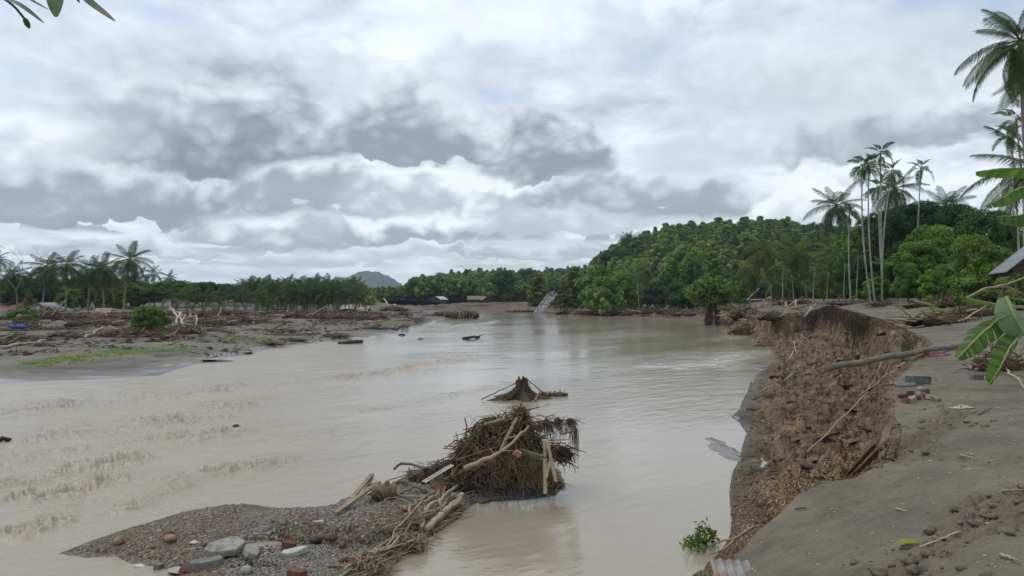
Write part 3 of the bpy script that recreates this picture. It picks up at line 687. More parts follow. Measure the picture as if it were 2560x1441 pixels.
for cx, cy, rx, ry, zz in POOLW + BARPW:
    k = 28; a = np.arange(k) * 2 * np.pi / k
    V = np.stack([cx + rx * 1.15 * np.cos(a), cy + ry * 1.15 * np.sin(a), np.full(k, zz)], 1)
    tag(obj('puddle', mesh_np('puddle', np.concatenate([V, [[cx, cy, zz]]]), [[(i, (i + 1) % k, k) for i in range(k)]]), M['pool']), kind='structure')
# hills
def hill_z(X, Y):
    u = (X - 102) / 70.0; v = (Y - 330) / 95.0
    r = np.abs(u) ** 2.6 + np.abs(v) ** 2.2
    return 2.0 + 26.0 * np.clip(1 - r, 0, 1) ** .5 * (1 - .22 * np.clip(u, 0, 1)) + 1.2 * fbm(X * .03, Y * .03, 3, 231) * np.clip(1 - r, 0, 1)
bx, by = np.linspace(10, 206, 90), np.linspace(230, 430, 80); X, Y = np.meshgrid(bx, by); sheet('wooded_hill', M['hill'], X, Y, hill_z(X, Y), {})
def rise_z(X, Y):      # gently climbing ground behind the far bank
    z = 2.2 + sst(Y, 300, 620) * 16 * (1 + .5 * fbm(X * .006, Y * .006, 3, 241)) * sst(X / np.maximum(Y, 1) * FPX + 1280, 900, 1220)
    return z
bx, by = np.linspace(-150, 130, 90), np.linspace(262, 640, 70); X, Y = np.meshgrid(bx, by); sheet('rising_ground', M['hill'], X, Y, rise_z(X, Y), {})
def far_hill(name, px0, px1, prof, Yd, depth, seed):
    pxs = np.linspace(px0, px1, 150); top = np.interp(pxs, [p[0] for p in prof], [p[1] for p in prof])
    v = np.linspace(-1, 1, 40); X = (pxs[None] - 1280) / FPX * (Yd + v[:, None] * 0); Y = Yd + depth * v[:, None] + 0 * pxs[None]
    ht = (HOR - top) * Yd / FPX + EYE
    Z = np.maximum(ht[None] * (1 - np.abs(v[:, None]) ** 1.7), 0) + fbm(X * .02, Y * .02, 4, seed) * Yd * .004 + np.abs(gn(X * .07, Y * .07, seed + 3)) * Yd * .0035 - 1
    return sheet(name, M['farhill'], X, Y, Z, {})
far_hill('distant_hill', 780, 1010, [(780, 733), (840, 716), (862, 711), (880, 692), (896, 683), (915, 680), (940, 682), (962, 689), (988, 701), (1010, 733)], 2500, 260, 251)
far_hill('distant_ridge', 960, 1500, [(960, 733), (1020, 716), (1060, 704), (1090, 695), (1150, 692), (1250, 684), (1330, 678), (1420, 680), (1500, 690)], 1300, 170, 255)
far_hill('plain_horizon', -2600, 1300, [(-2600, 715), (0, 718), (500, 720), (820, 724), (1300, 728)], 1700, 300, 259)

# wet mud lenses along the waterline of the right bank
for i, (px, py, rx, ry) in enumerate([(1818, 1130, 36, 34), (1902, 918, 34, 14), (1852, 1046, 20, 12)]):
    c_ = W(px, py, 0); n = 34; rx = rx * c_[1] / FPX; ry = abs(W(px, py - ry)[1] - W(px, py + ry)[1]) / 2; u = np.linspace(-1.25, 1.25, n); A, B_ = np.meshgrid(u, u)
    X = c_[0] + A * rx; Y = c_[1] + B_ * ry; z = (.8 - np.hypot(A, B_) - .75 * fbm(X * 1.6, Y * .9, 5, 401 + i, .6)) * .07; sheet('mud_lens', M['mud'], X, Y, np.clip(z, -.12, .03) + .012 * fbm(X * 4, Y * 4, 3, 411), dict(wet=0 * X + 1.0, grass=0 * X))
# ------------------------------------------------------------------ plants
def frond_mesh(name, L, droop, npair, leaf, wid, seed, hang=.5, fold=.6, broad=False):
    """one feather leaf, growing along +Y from the origin and arching down"""
    rs = np.random.RandomState(seed); mb = MB(); n = 12
    s = np.linspace(0, 1, n); y = s - .18 * droop * s ** 3; z = -droop * .62 * s ** 2.2
    x = .05 * rs.uniform(-1, 1) * s ** 2
    P = np.stack([x, y, z], 1) * L
    mb.tube(P, np.linspace(.028, .005, n) * L / 3.2 * 1.5, 3, .75)
    ss = np.linspace(.13 if not broad else .25, .995, npair)
    pc = np.stack([np.interp(ss, s, P[:, i]) for i in range(3)], 1)
    tg = np.gradient(pc, axis=0); tg /= np.linalg.norm(tg, axis=1)[:, None]
    V = []; F = []; T = []; k = 0
    for side in (-1, 1):
        for i in range(npair):
            u = ss[i]; ln = leaf * L * (math.sin(math.pi * min(1, (u * .80 + .16))) ** .6) * rs.uniform(.82, 1.1)
            fw = .45 + .75 * u; t = tg[i]; sd = np.array([side, 0, 0.]); dn = np.array([0, 0, -1.])
            up = np.array([0, -t[2], t[1]])
            d0 = sd + t * fw + up * fold * rs.uniform(.1, .5); d0 /= np.linalg.norm(d0)
            d1 = sd * .55 + t * fw + dn * hang * rs.uniform(.7, 1.5); d1 /= np.linalg.norm(d1)
            a = pc[i]; b = a + d0 * ln * .5; c = b + d1 * ln * .5; w = t * wid * L * .5
            V += [a - w * .5, a + w * .5, b - w, b + w, c]; F += [(k, k + 1, k + 3, k + 2)]; T += [rs.uniform(.25, .8)] * 5
            mb.F3.append(np.array([(k + 2, k + 3, k + 4)]) + mb.n); k += 5
    F3 = [f for f in mb.F3]; mb.F3 = []
    base = mb.n
    mb.add(np.array(V), np.array(F), np.concatenate([f - 0 for f in F3]) - base, np.array(T))
    return mb.mesh(name, False)
FR = [frond_mesh('frond', 1.0, d, 42, .35, .0165, i, h * 1.7, .35) for i, (d, h) in enumerate([(.35, .5), (.65, .7), (1.0, .9), (.15, .4)])]
FRN = [frond_mesh('frond', 1.0, d, 80, .33, .0105, 20 + i, h, .25) for i, (d, h) in enumerate([(.30, 1.2), (.65, 1.8), (1.0, 2.0)])]
FRA = [frond_mesh('frond', 1.0, d, 13, .46, .085, 40 + i, .25, .9, True) for i, (d, h) in enumerate([(.5, .3), (1.0, .4), (1.5, .5)])]
FRD = [frond_mesh('dead_frond', 1.0, 1.5, 22, .26, .02, 60, 1.4)]
def use(ms, mat):
    for m in ms: m.materials.append(mat)
FRW = [m_.copy() for m_ in FR]; use(FRW, M['palm_leaf_warm']); use(FR, M['palm_leaf_far']); use(FRN, M['palm_leaf']); use(FRA, M['areca_leaf']); use(FRD, M['dead_frond'])
_m = MB(); _m.lump((0, 0, 0), .12, seed=4, rough=.05); NUT = _m.mesh('coconut'); NUT.materials.append(M['leaf_olive'])
def trunk_mesh(name, H, r0, r1, lean, bow, k=8, n=14, rings=True, seed=0):
    s = np.linspace(0, 1, n); rs = np.random.RandomState(seed)
    P = np.stack([lean[0] * s + bow * np.sin(s * 3.14), lean[1] * s, H * s], 1)
    r = r1 + (r0 - r1) * (1 - s) ** .8; r[0] *= 1.35
    mb = MB(); mb.tube(P, r * rs.uniform(.96, 1.04, n), k, .5); return mb.mesh(name), P[-1]
def palm(name, label, group, base, H, fl, seed, fr=FR, n=20, lean=None, wind=0.0, r=.13, dead=0, nuts=True, trunkmat='palm_bark', up=1.15, low=-.75, bow=.0, cat='palm tree'):
    rs = np.random.RandomState(seed); t = thing(name, label, cat, base, 0, group)
    lean = lean if lean is not None else (rs.uniform(-.12, .12) * H, rs.uniform(-.08, .08) * H)
    me, top = trunk_mesh('trunk', H + .4, r, r * .62, lean, bow + rs.uniform(-.03, .03) * H, seed=seed)
    obj('trunk', me, M[trunkmat], t)
    for i in range(n):
        u = (i + .5) / n; el = up + (low - up) * u ** .85 + rs.uniform(-.12, .12)
        a = i * 2.39996 + rs.uniform(-.25, .25)
        dx, dy = math.sin(a), math.cos(a)
        dx += wind * .45; a2 = math.atan2(-dx, dy)
        k = 0 if u < .3 else (1 if u < .72 else 2)
        if len(fr) > 3 and u < .12: k = 3
        f = obj('frond', fr[min(k, len(fr) - 1)], None, t, tuple(top + np.array([0, 0, -.12 + .2 * (1 - u)])))
        f.rotation_euler = Euler((el, rs.uniform(-.3, .3), a2), 'XYZ'); sc = fl * rs.uniform(.86, 1.08) * (.8 + .2 * min(1, u * 3)); f.scale = (sc, sc, sc)
    for i in range(dead):
        f = obj('dead_frond', FRD[0], None, t, tuple(top + np.array([0, 0, -.35]))); f.rotation_euler = (-.9 - rs.uniform(0, .4), 0, rs.uniform(0, 6.28)); f.scale = (fl * .75,) * 3
    if nuts:
        for i in range(5):
            a = rs.uniform(0, 6.28); o = obj('coconut', NUT, None, t, tuple(top + np.array([math.cos(a) * r * 1.7, math.sin(a) * r * 1.7, -.25 - rs.uniform(0, .25)])))
    return t
def leaves(mb, C, R, n, size, rs, sq=(1, 1, .8), shell=.55, aspect=1.7, droop=.3, tint=None):
    """n leaf clumps scattered through the outer part of one cluster"""
    d = rs.normal(size=(n, 3)); d /= np.linalg.norm(d, axis=1)[:, None] + 1e-9
    rad = R * (shell + (1 - shell) * rs.rand(n) ** .6)
    p = C + d * rad[:, None] * np.asarray(sq)
    nr = d + rs.normal(size=(n, 3)) * .55 + np.array([0, 0, .45]); nr /= np.linalg.norm(nr, axis=1)[:, None]
    a = np.cross(nr, rs.normal(size=(n, 3))); a /= np.linalg.norm(a, axis=1)[:, None] + 1e-9; a[:, 2] -= droop * .5
    b = np.cross(nr, a); s = size * rs.uniform(.6, 1.3, n)[:, None]
    q0 = p - a * s * aspect * .5; q2 = p + a * s * aspect * .5; q1 = p + b * s * .5 + nr * s * .12; q3 = p - b * s * .5 + nr * s * .12
    V = np.stack([q0, q1, q2, q3], 1).reshape(-1, 3); i = np.arange(n)[:, None] * 4
    base = rs.rand() * .5 if tint is None else tint
    mb.add(V, i + np.array([[0, 1, 2, 3]]), None, np.repeat(np.clip(base + rs.rand(n) * .5, 0, 1), 4))
def tree_meshes(seed, H, R, clear=.3, kind='round', ncl=22, nleaf=190, ls=.34, r=.16):
    """trunk with limbs, and a crown of separate leaf clusters with sky between them"""
    rs = np.random.RandomState(seed); tr = MB(); cr = MB(); zc = H * clear; cz = (H + zc) / 2; hz = (H - zc) / 2
    n = 7; s = np.linspace(0, 1, n); bend = rs.uniform(-.06, .06, 2) * H
    topz = H * (.8 if kind != 'flat' else .6)
    P = np.stack([bend[0] * s ** 2, bend[1] * s ** 2, topz * s], 1); tr.tube(P, np.linspace(r, r * .3, n), 6, .5)
    for i in range(ncl):
        u = (i + .5) / ncl; a = i * 2.4 + rs.uniform(-.5, .5)
        if kind == 'flat': zz = zc + (H - zc) * rs.uniform(.45, .95); rr = R * math.sqrt(u) * rs.uniform(.85, 1.05); zz -= (rr / R) ** 2 * (H - zc) * .35; cl = R * rs.uniform(.2, .3); sq = (1.25, 1.25, .42)
        elif kind == 'cone': zz = zc + (H - zc) * u; rr = R * (1 - u * .85) * rs.uniform(.4, 1.0); cl = R * rs.uniform(.24, .36) * (1.15 - u * .6); sq = (1.2, 1.2, .55)
        elif kind == 'plume': zz = zc + (H - zc) * rs.uniform(.1, 1); k = (zz - zc) / (H - zc); rr = R * (.25 + .75 * math.sin(3.14 * min(1, k * .8 + .2))) * rs.uniform(.3, 1); cl = R * rs.uniform(.2, .32); sq = (1, 1, 1.1)
        else:
            k = rs.uniform(-.85, .95); zz = cz + hz * k; rr = R * math.sqrt(max(.05, 1 - k * k)) * rs.uniform(.45, .92); cl = R * rs.uniform(.26, .40); sq = (1, 1, .78)
        C = np.array([bend[0] * .7 + rr * math.cos(a), bend[1] * .7 + rr * math.sin(a), zz])
        leaves(cr, C, cl, int(nleaf * rs.uniform(.7, 1.25)), ls, rs, sq)
        if i % 2 == 0:
            m = P[min(n - 1, 2 + int(rs.rand() * 4))]; e = C * .96 + m * .04; mid = (m + e) / 2 + np.array([0, 0, -.06 * H])
            tr.tube([m, mid, e], [r * .42, r * .26, r * .08], 4, .5)
    return tr.mesh('trunk'), cr.mesh('crown', False)
TREES = {}
def tree_kind(key, mat, **k):
    a, b = tree_meshes(**k); a.materials.append(M['bark']); b.materials.append(M[mat]); TREES[key] = (a, b)
tree_kind('round0', 'leaf_mid', seed=1, H=9, R=3.6, clear=.22, ncl=30, nleaf=260, ls=.30)
tree_kind('round1', 'leaf_dark', seed=2, H=9, R=3.9, clear=.12, ncl=34, nleaf=260, ls=.30)
tree_kind('round2', 'leaf_light', seed=3, H=8, R=3.2, clear=.25, ncl=26, nleaf=260, ls=.28)
tree_kind('olive', 'leaf_olive', seed=4, H=10, R=2.9, clear=.15, kind='cone', ncl=34, nleaf=190, ls=.28)
tree_kind('cone', 'leaf_mid', seed=5, H=11, R=3.0, clear=.16, kind='cone', ncl=38, nleaf=190, ls=.28)
tree_kind('flat0', 'leaf_dark', seed=6, H=9, R=6.5, clear=.38, kind='flat', ncl=46, nleaf=240, ls=.32, r=.3)
tree_kind('flat1', 'leaf_dark', seed=7, H=8, R=5.6, clear=.38, kind='flat', ncl=40, nleaf=240, ls=.32, r=.28)
tree_kind('plume', 'leaf_bamboo', seed=8, H=9, R=3.4, clear=.05, kind='plume', ncl=46, nleaf=230, ls=.26, r=.07)
tree_kind('bush', 'leaf_bush', seed=9, H=3.4, R=2.4, clear=.0, ncl=34, nleaf=300, ls=.17, r=.06)
tree_kind('shrub', 'leaf_mid', seed=10, H=3, R=1.9, clear=.0, ncl=20, nleaf=220, ls=.18, r=.05)
tree_kind('big0', 'leaf_dark', seed=12, H=12, R=4.2, clear=.05, ncl=60, nleaf=420, ls=.21, r=.2)
tree_kind('big1', 'leaf_mid', seed=13, H=10, R=3.6, clear=.06, ncl=54, nleaf=400, ls=.20, r=.18)
tree_kind('big2', 'leaf_light', seed=14, H=6, R=2.5, clear=.05, ncl=36, nleaf=340, ls=.18, r=.1)
tree_kind('dome', 'leaf_mid', seed=15, H=7.0, R=3.5, clear=.48, ncl=40, nleaf=170, ls=.27, r=.2)
tree_kind('rubber0', 'forest_leaf', seed=16, H=10, R=2.7, clear=.4, ncl=26, nleaf=110, ls=.40, r=.12)
tree_kind('rubber1', 'forest_leaf2', seed=17, H=11, R=3.0, clear=.3, kind='cone', ncl=32, nleaf=100, ls=.40, r=.12)
tree_kind('rubber2', 'forest_leaf', seed=18, H=8, R=3.0, clear=.25, kind='plume', ncl=32, nleaf=110, ls=.38, r=.12)
def tree(key, label, base, H, cat='tree', group=None, rz=None, name=None, wx=1.0, seed=0):
    a, b = TREES[key]; rs = np.random.RandomState(seed + int(abs(base[0]) * 97 + abs(base[1]) * 31) % 99991)
    t = thing(name or 'broadleaf_tree', label, cat, base, rs.uniform(0, 6.28) if rz is None else rz, group)
    h0 = max(v.co.z for v in b.vertices) if key not in TH else TH[key]; TH[key] = h0
    s = H / h0; t.scale = (s * wx, s * wx, s)
    obj('trunk', a, None, t); obj('crown', b, None, t); return t
TH = {}
def bare_tree(label, base, H, seed=0, mat='drift_pale', cat='tree', name='bare_tree', spread=.45, depth=5, r=.14, lean=(0, 0)):
    rs = np.random.RandomState(seed); t = thing(name, label, cat, base); tr = MB(); tw = MB()
    def grow(p, d, L, r, k):
        n = 4; P = [p]
        for i in range(n):
            d = d + rs.normal(size=3) * .10; d /= np.linalg.norm(d); P.append(P[-1] + d * L / n)
        (tr if k < 2 else tw).tube(P, np.linspace(r, r * .62, n + 1), 5 if k < 2 else 3, .6)
        if k >= depth: return
        for j in range(2 + (rs.rand() < .55)):
            e = d + rs.normal(size=3) * spread + np.array([0, 0, .12]); e /= np.linalg.norm(e)
            grow(P[-1] if j < 2 else P[3], e, L * rs.uniform(.62, .82), r * .6, k + 1)
    grow(np.zeros(3), np.array([lean[0], lean[1], 1.]), H * .36, r, 0)
    tr.build('trunk', M[mat], t); tag(tw.build('twigs', M[mat], t), kind='stuff'); return t
def gz(px, py, f, y0=3., y1=320.): return hit(px, py, f, y0, y1)
def at_depth(px, Y, f):
    x = (px - 1280) / FPX * Y; return (x, Y, zat(f, x, Y) - .06)
def Hpx(base, top): return EYE - (top - HOR) * base[1] / FPX - base[2]

# -- left bank: tall wind-blown coconut palms
ROW = [(-20, 655, 138), (42, 692, 128), (103, 672, 122), (163, 668, 118), (218, 678, 126), (262, 676, 120), (308, 656, 116)]
WORD = ['first', 'second', 'third', 'fourth', 'fifth', 'sixth', 'seventh', 'eighth', 'ninth', 'tenth', 'eleventh', 'twelfth']
rs0_lean = [.5, -.6, .9, .2, .8, -.3, 1.0]
for i, (px, cy, Y) in enumerate(ROW):
    b = at_depth(px, Y, left_z)
    lab = ['tall coconut palm cut by the left edge of the photo', 'coconut palm with a drooping crown beside the bare tree on the left bank', 'coconut palm rising over the ridge of the white gabled house',
           'coconut palm directly right of the white gabled house, pale trunk', 'dense coconut palm between the white house and the pink roof sheet', 'coconut palm behind the pink roof sheet, trunk in front of dark trees', 'tallest coconut palm at the right end of the left bank row'][i]
    palm('coconut_palm', lab, 'tall coconut palms on the left bank', b, Hpx(b, cy), [3.1, 3.4, 3.5, 3.7, 3.4, 3.6, 3.9][i], 300 + i, n=26, wind=.6, lean=(rs0_lean[i], 0), r=.15, low=-1.05, dead=[1, 2, 1, 0, 2, 1, 1][i])
for i, (px, cy, Y) in enumerate([(347, 694, 150), (374, 690, 160), (413, 698, 185)]):
    b = at_depth(px, Y, left_z)
    palm('coconut_palm', ['small far coconut palm right of the tall left row', 'small far coconut palm with leaning crown left of the dark flat-topped trees', 'tiny distant coconut palm above the dark flat-topped trees'][i], 'far palms on the left bank', b, Hpx(b, cy), 2.8, 330 + i, n=16, wind=.7, nuts=False)
for i, (px, cy, Y) in enumerate([(20, 705, 136), (75, 700, 134), (132, 690, 138), (190, 695, 136), (240, 692, 140), (288, 688, 134), (330, 712, 142), (358, 722, 148), (605, 722, 170), (640, 718, 180)]):
    b = at_depth(px, Y, left_z)
    palm('coconut_palm', ['lower coconut palm filling in at the far left behind the bare tree', 'lower coconut palm left of the house ridge', 'lower coconut palm behind the right slope of the white house roof', 'lower coconut palm between the fourth and fifth tall palms', 'lower coconut palm right of the fifth tall palm', 'lower coconut palm just left of the tallest palm of the row', 'small coconut palm just right of the tallest palm of the row', 'small coconut palm at the left end of the flat-topped trees', 'small coconut palm at the right end of the flat-topped trees', 'small coconut palm peeping over the left end of the plantation'][i], 'lower palms of the left bank', b, Hpx(b, cy), 3.1, 370 + i, n=20, wind=.5, nuts=False, low=-.9)
# -- low young palms in front of the dark trees
for i, (px, cy, Y) in enumerate([(432, 752, 112), (470, 760, 108), (510, 758, 110), (548, 752, 114), (585, 748, 120), (638, 752, 122), (665, 758, 118)]):
    b = at_depth(px, Y, left_z)
    palm('young_palm', 'low young coconut palm, %s from the left of the seven before the flat-topped trees' % WORD[i], 'young palms below the flat-topped trees', b, max(.5, Hpx(b, cy)), 2.7, 350 + i, n=15, nuts=False, up=1.3, low=-.15, r=.12)
# -- the plantation
rs0 = np.random.RandomState(5); k = 0
for j, (Y, n, x0, x1, cy) in enumerate([(138, 11, 628, 905, 738), (150, 11, 640, 890, 728), (165, 10, 615, 880, 722), (185, 8, 600, 860, 716)]):
    for i in range(n):
        px = x0 + (x1 - x0) * (i + rs0.uniform(.2, .8)) / n; Yj = Y + rs0.uniform(-4, 4); b = at_depth(px, Yj, left_z)
        palm('plantation_palm', ('plantation coconut palm in the front row, %s from the left' % WORD[i]) if j == 0 else 'plantation coconut palm half hidden in the %s row behind' % WORD[j], 'coconut palms in the plantation', b, Hpx(b, cy + rs0.uniform(-6, 10)), 3.4, 400 + k, n=18, nuts=False, wind=.15, up=1.25, low=-.5); k += 1
# -- flat-topped rain trees and the dark wall of trees behind
for i, (px, top, Y, key) in enumerate([(430, 700, 150, 'flat0'), (505, 703, 158, 'flat1'), (570, 708, 165, 'flat0'), (385, 716, 140, 'flat1'), (620, 712, 190, 'flat1'), (345, 735, 150, 'round1')]):
    b = at_depth(px, Y, left_z)
    tree(key, ['spreading dark flat-topped tree with the highest crown behind the left mudflat', 'middle dark flat-topped tree of the clump behind the left mudflat', 'dark flat-topped tree nearest the palm plantation', 'dark flat-topped tree nearest the tall palm row', 'small flat-topped tree peeping over the left end of the plantation', 'round dark tree filling the gap between palm row and flat-topped trees'][i], b, Hpx(b, top), group='flat-topped trees', name='rain_tree')
WALL = [(-90, 690, 150), (-40, 700, 150), (10, 712, 140), (60, 715, 142), (110, 722, 146), (150, 712, 150), (195, 706, 150), (240, 715, 142), (285, 712, 150), (325, 722, 138), (20, 700, 165), (225, 700, 170), (95, 728, 134), (180, 738, 130), (300, 742, 132)]
WALL += [(-60, 700, 138), (35, 735, 128), (130, 730, 136), (255, 740, 130), (215, 728, 136), (345, 742, 138), (-15, 730, 132), (75, 745, 126), (162, 748, 126), (280, 735, 138)]
for i, (px, top, Y) in enumerate(WALL):
    k = int(np.argmin([abs(px - r[0]) for r in ROW])); ps = 'first second third fourth fifth sixth seventh'.split()[k]; sd = 'left of' if px < ROW[k][0] else 'right of'
    dp = 'far' if Y > 145 else ('low' if top > 725 else '')
    b = at_depth(px, Y, left_z); tree(['round1', 'round0', 'olive', 'plume'][i % 4], ('%s %s behind and just %s the %s tall palm from the left' % (dp, ['dark bushy tree', 'mid-green tree', 'narrow olive tree', 'feathery tree'][i % 4], sd, ps)).strip(), b, Hpx(b, top - 16), group='trees behind the left bank palms', wx=1.45)
for i, (px, top, Y) in enumerate([(812, 712, 200), (838, 706, 196), (862, 718, 190)]):
    b = at_depth(px, Y, left_z); tree('round2', ['pale yellow-green tree behind the plantation, left of three', 'brightest yellow-green tree standing above the plantation crowns', 'pale yellow-green tree behind the plantation, right of three'][i], b, Hpx(b, top), group='pale trees behind the plantation', wx=1.3)
b = gz(140, 790, left_z); b = at_depth(40, 116, left_z)
bare_tree('leafless pale tree with a fine round twig crown at the far left', b, Hpx(b, 628), 3, r=.16, spread=.42, depth=6, mat='bark')
b = gz(376, 828, left_z); t = tree('bush', 'bright green round bush standing alone among driftwood on the mudflat', b, Hpx(b, 762), cat='bush', name='green_bush', rz=1.0, wx=1.18)
b = gz(60, 810, left_z); tree('shrub', 'low dark shrub beside the blue tarpaulin at the left edge', b, 1.9, cat='bush', name='shrub', wx=1.5)

# -- far bank and middle distance: a wood that reads as one mass, and the trees that stand out of it
def grove(name, label, pts, protos, mat=None):
    """one far wood: tree shapes set on points by geometry nodes"""
    coll = bpy.data.collections.new(name + '_shapes')
    for i, pr in enumerate(protos):
        mb = join_proto(pr, name); o = bpy.data.objects.new('shape_%02d' % i, mb); coll.objects.link(o)
    me = bpy.data.meshes.new(name); P = np.array([p[:3] for p in pts]); me.vertices.add(len(P)); me.vertices.foreach_set('co', P.astype(np.float32).ravel())
    for k, i in (('scl', 3), ('rot', 4), ('idx', 5), ('wid', 6)):
        a = me.attributes.new(k, 'FLOAT', 'POINT'); a.data.foreach_set('value', np.array([p[i] for p in pts], np.float32))
    o = obj(name, me); tag(o, label, None, None, 'stuff')
    ng = bpy.data.node_groups.new(name, 'GeometryNodeTree'); ng.interface.new_socket('Geometry', in_out='INPUT', socket_type='NodeSocketGeometry'); ng.interface.new_socket('Geometry', in_out='OUTPUT', socket_type='NodeSocketGeometry')
    N = ng.nodes; L = ng.links; gi = N.new('NodeGroupInput'); go = N.new('NodeGroupOutput'); ip = N.new('GeometryNodeInstanceOnPoints')
    ci = N.new('GeometryNodeCollectionInfo'); ci.inputs['Collection'].default_value = coll; ci.inputs['Separate Children'].default_value = True; ci.inputs['Reset Children'].default_value = True
    def at(n):
        q = N.new('GeometryNodeInputNamedAttribute'); q.data_type = 'FLOAT'; q.inputs[0].default_value = n; return [s for s in q.outputs if s.enabled][0]
    L.new(gi.outputs[0], ip.inputs['Points']); L.new(ci.outputs[0], ip.inputs['Instance']); ip.inputs['Pick Instance'].default_value = True
    L.new(at('idx'), ip.inputs['Instance Index'])
    cx = N.new('ShaderNodeCombineXYZ'); L.new(at('rot'), cx.inputs[2]); L.new(cx.outputs[0], ip.inputs['Rotation'])
    cs = N.new('ShaderNodeCombineXYZ'); L.new(at('wid'), cs.inputs[0]); L.new(at('wid'), cs.inputs[1]); L.new(at('scl'), cs.inputs[2]); L.new(cs.outputs[0], ip.inputs['Scale'])
    L.new(ip.outputs[0], go.inputs[0]); md = o.modifiers.new('grove', 'NODES'); md.node_group = ng; return o
def join_proto(pr, name):
    if isinstance(pr, tuple):
        a, b = pr; V = []; F4 = []; F3 = []; n = 0; mi4 = []; mi3 = []; tt = []
        for q, me in enumerate((a, b)):
            co = np.zeros(len(me.vertices) * 3, np.float32); me.vertices.foreach_get('co', co); V.append(co.reshape(-1, 3))
            li = np.zeros(len(me.loops), np.int32); me.loops.foreach_get('vertex_index', li); F4.append(li.reshape(-1, 4) + n); mi4 += [q] * len(F4[-1]); n += len(V[-1])
            at = np.zeros(len(me.vertices), np.float32); me.attributes['tint'].data.foreach_get('value', at); tt.append(at)
        m = mesh_np(name, np.concatenate(V), [np.concatenate(F4)], {'tint': np.concatenate(tt)}, False, mi4)
        m.materials.append(a.materials[0]); m.materials.append(b.materials[0]); return m
    return pr
def crown_palm(seed, H, fl, n):
    """a small whole palm in one mesh, for the woods"""
    rs = np.random.RandomState(seed); mb = MB(); mb.tube([(0, 0, 0), (.1, 0, H * .5), (.2, 0, H)], [.14, .11, .09], 4, .9)
    for i in range(n):
        a = i * 2.4; el = 1.1 - 1.7 * (i / n); d = np.array([math.cos(a) * math.cos(el), math.sin(a) * math.cos(el), math.sin(el)])
        s = np.linspace(0, 1, 6)[:, None]; P = np.array([.2, 0, H]) + d * fl * s + np.array([0, 0, -1.]) * fl * .55 * s ** 2.2
        sd = np.cross(d, [0, 0, 1.]); sd /= np.linalg.norm(sd) + 1e-9; w = fl * .13 * np.sin(np.clip(s * .85 + .15, 0, 1) * 3.1)
        V = np.concatenate([P - sd * w + [0, 0, -.05], P, P + sd * w + [0, 0, -.05]]); q = np.arange(5)[:, None]
        F = np.concatenate([q + [0, 1, 7, 6], q + [6, 7, 13, 12]]); mb.add(V, F, None, rs.uniform(.2, .8))
    m = mb.mesh('small_palm', False); m.materials.append(M['palm_leaf_far']); return m
PALM_S = [crown_palm(1, 8, 2.6, 16), crown_palm(2, 9.5, 2.8, 15)]
rs = np.random.RandomState(77); pts = []
for i in range(4600):
    x = rs.uniform(24, 180); y = rs.uniform(232, 345); z = float(hill_z(np.array([x]), np.array([y]))[0])
    if z < 2.4: continue
    k = rs.choice([0, 1, 2, 3, 4, 5], p=[.22, .17, .17, .06, .20, .18]); s = rs.uniform(.36, .78) if rs.rand() > .04 else rs.uniform(.78, .92)
    pts.append((x, y, z - .5, s, rs.uniform(0, 6.28), k, s * rs.uniform(.85, 1.5)))
grove('hill_forest', 'dense rubber and palm forest covering the rounded hill on the right', pts, [TREES['rubber0'], TREES['rubber1'], TREES['rubber2'], TREES['round1'], PALM_S[0], PALM_S[1]])
pts = []
for i in range(1500):
    px = rs.uniform(925, 1560); y = rs.uniform(268, 420) if i % 3 else rs.uniform(420, 620); x = (px - 1280) / FPX * y
    z = float(rise_z(np.array([x]), np.array([y]))[0]); k = rs.choice([0, 1, 2, 3, 4, 5], p=[.2, .24, .2, .14, .12, .10]); s = rs.uniform(.55, .95)
    if px < 1030: s = min(s, .5)
    pts.append((x, y, z - .4, s, rs.uniform(0, 6.28), k, s * rs.uniform(.9, 1.3)))
for i in range(320):
    px = rs.uniform(-700, 935); y = rs.uniform(178, 270); x = (px - 1280) / FPX * y
    s = rs.uniform(.38, .6) * (1.15 if px < 340 else 1.0); pts.append((x, y, zat(left_z, x, y) - .8, s, rs.uniform(0, 6.28), rs.randint(0, 4), s * 1.7))
for i in range(200):     # left half: a low line far behind the plantation
    px = rs.uniform(-700, 930); y = rs.uniform(300, 420); x = (px - 1280) / FPX * y
    s = rs.uniform(.5, .8); pts.append((x, y, zat(left_z, x, y) - .5, s, rs.uniform(0, 6.28), rs.randint(0, 4), s * 1.3))
grove('far_forest', 'far wood of slender trees and palms beyond the upstream bank', pts, [TREES['rubber0'], TREES['rubber1'], TREES['rubber2'], TREES['round1'], PALM_S[0], PALM_S[1]])
pts = []
for i in range(420):     # undergrowth and trees at the foot of the hill and behind the right bank
    px = rs.uniform(1500, 3100); y = rs.uniform(150, 240) if px < 2150 else rs.uniform(100, 200); x = (px - 1280) / FPX * y
    if px < 2050 and px > 1560 and y < 165: continue
    s = rs.uniform(.5, .95) * (1.0 if px < 2150 else 1.1); k = rs.choice([0, 1, 2, 3, 4], p=[.2, .22, .2, .22, .16]); pts.append((x, y, zat(right_z, x, y) - .4, s, rs.uniform(0, 6.28), k, s * rs.uniform(.9, 1.35)))
grove('foothill_forest', 'mixed wood on the flat ground at the foot of the hill', pts, [TREES['rubber1'], TREES['rubber2'], TREES['round1'], TREES['round0'], PALM_S[0]])

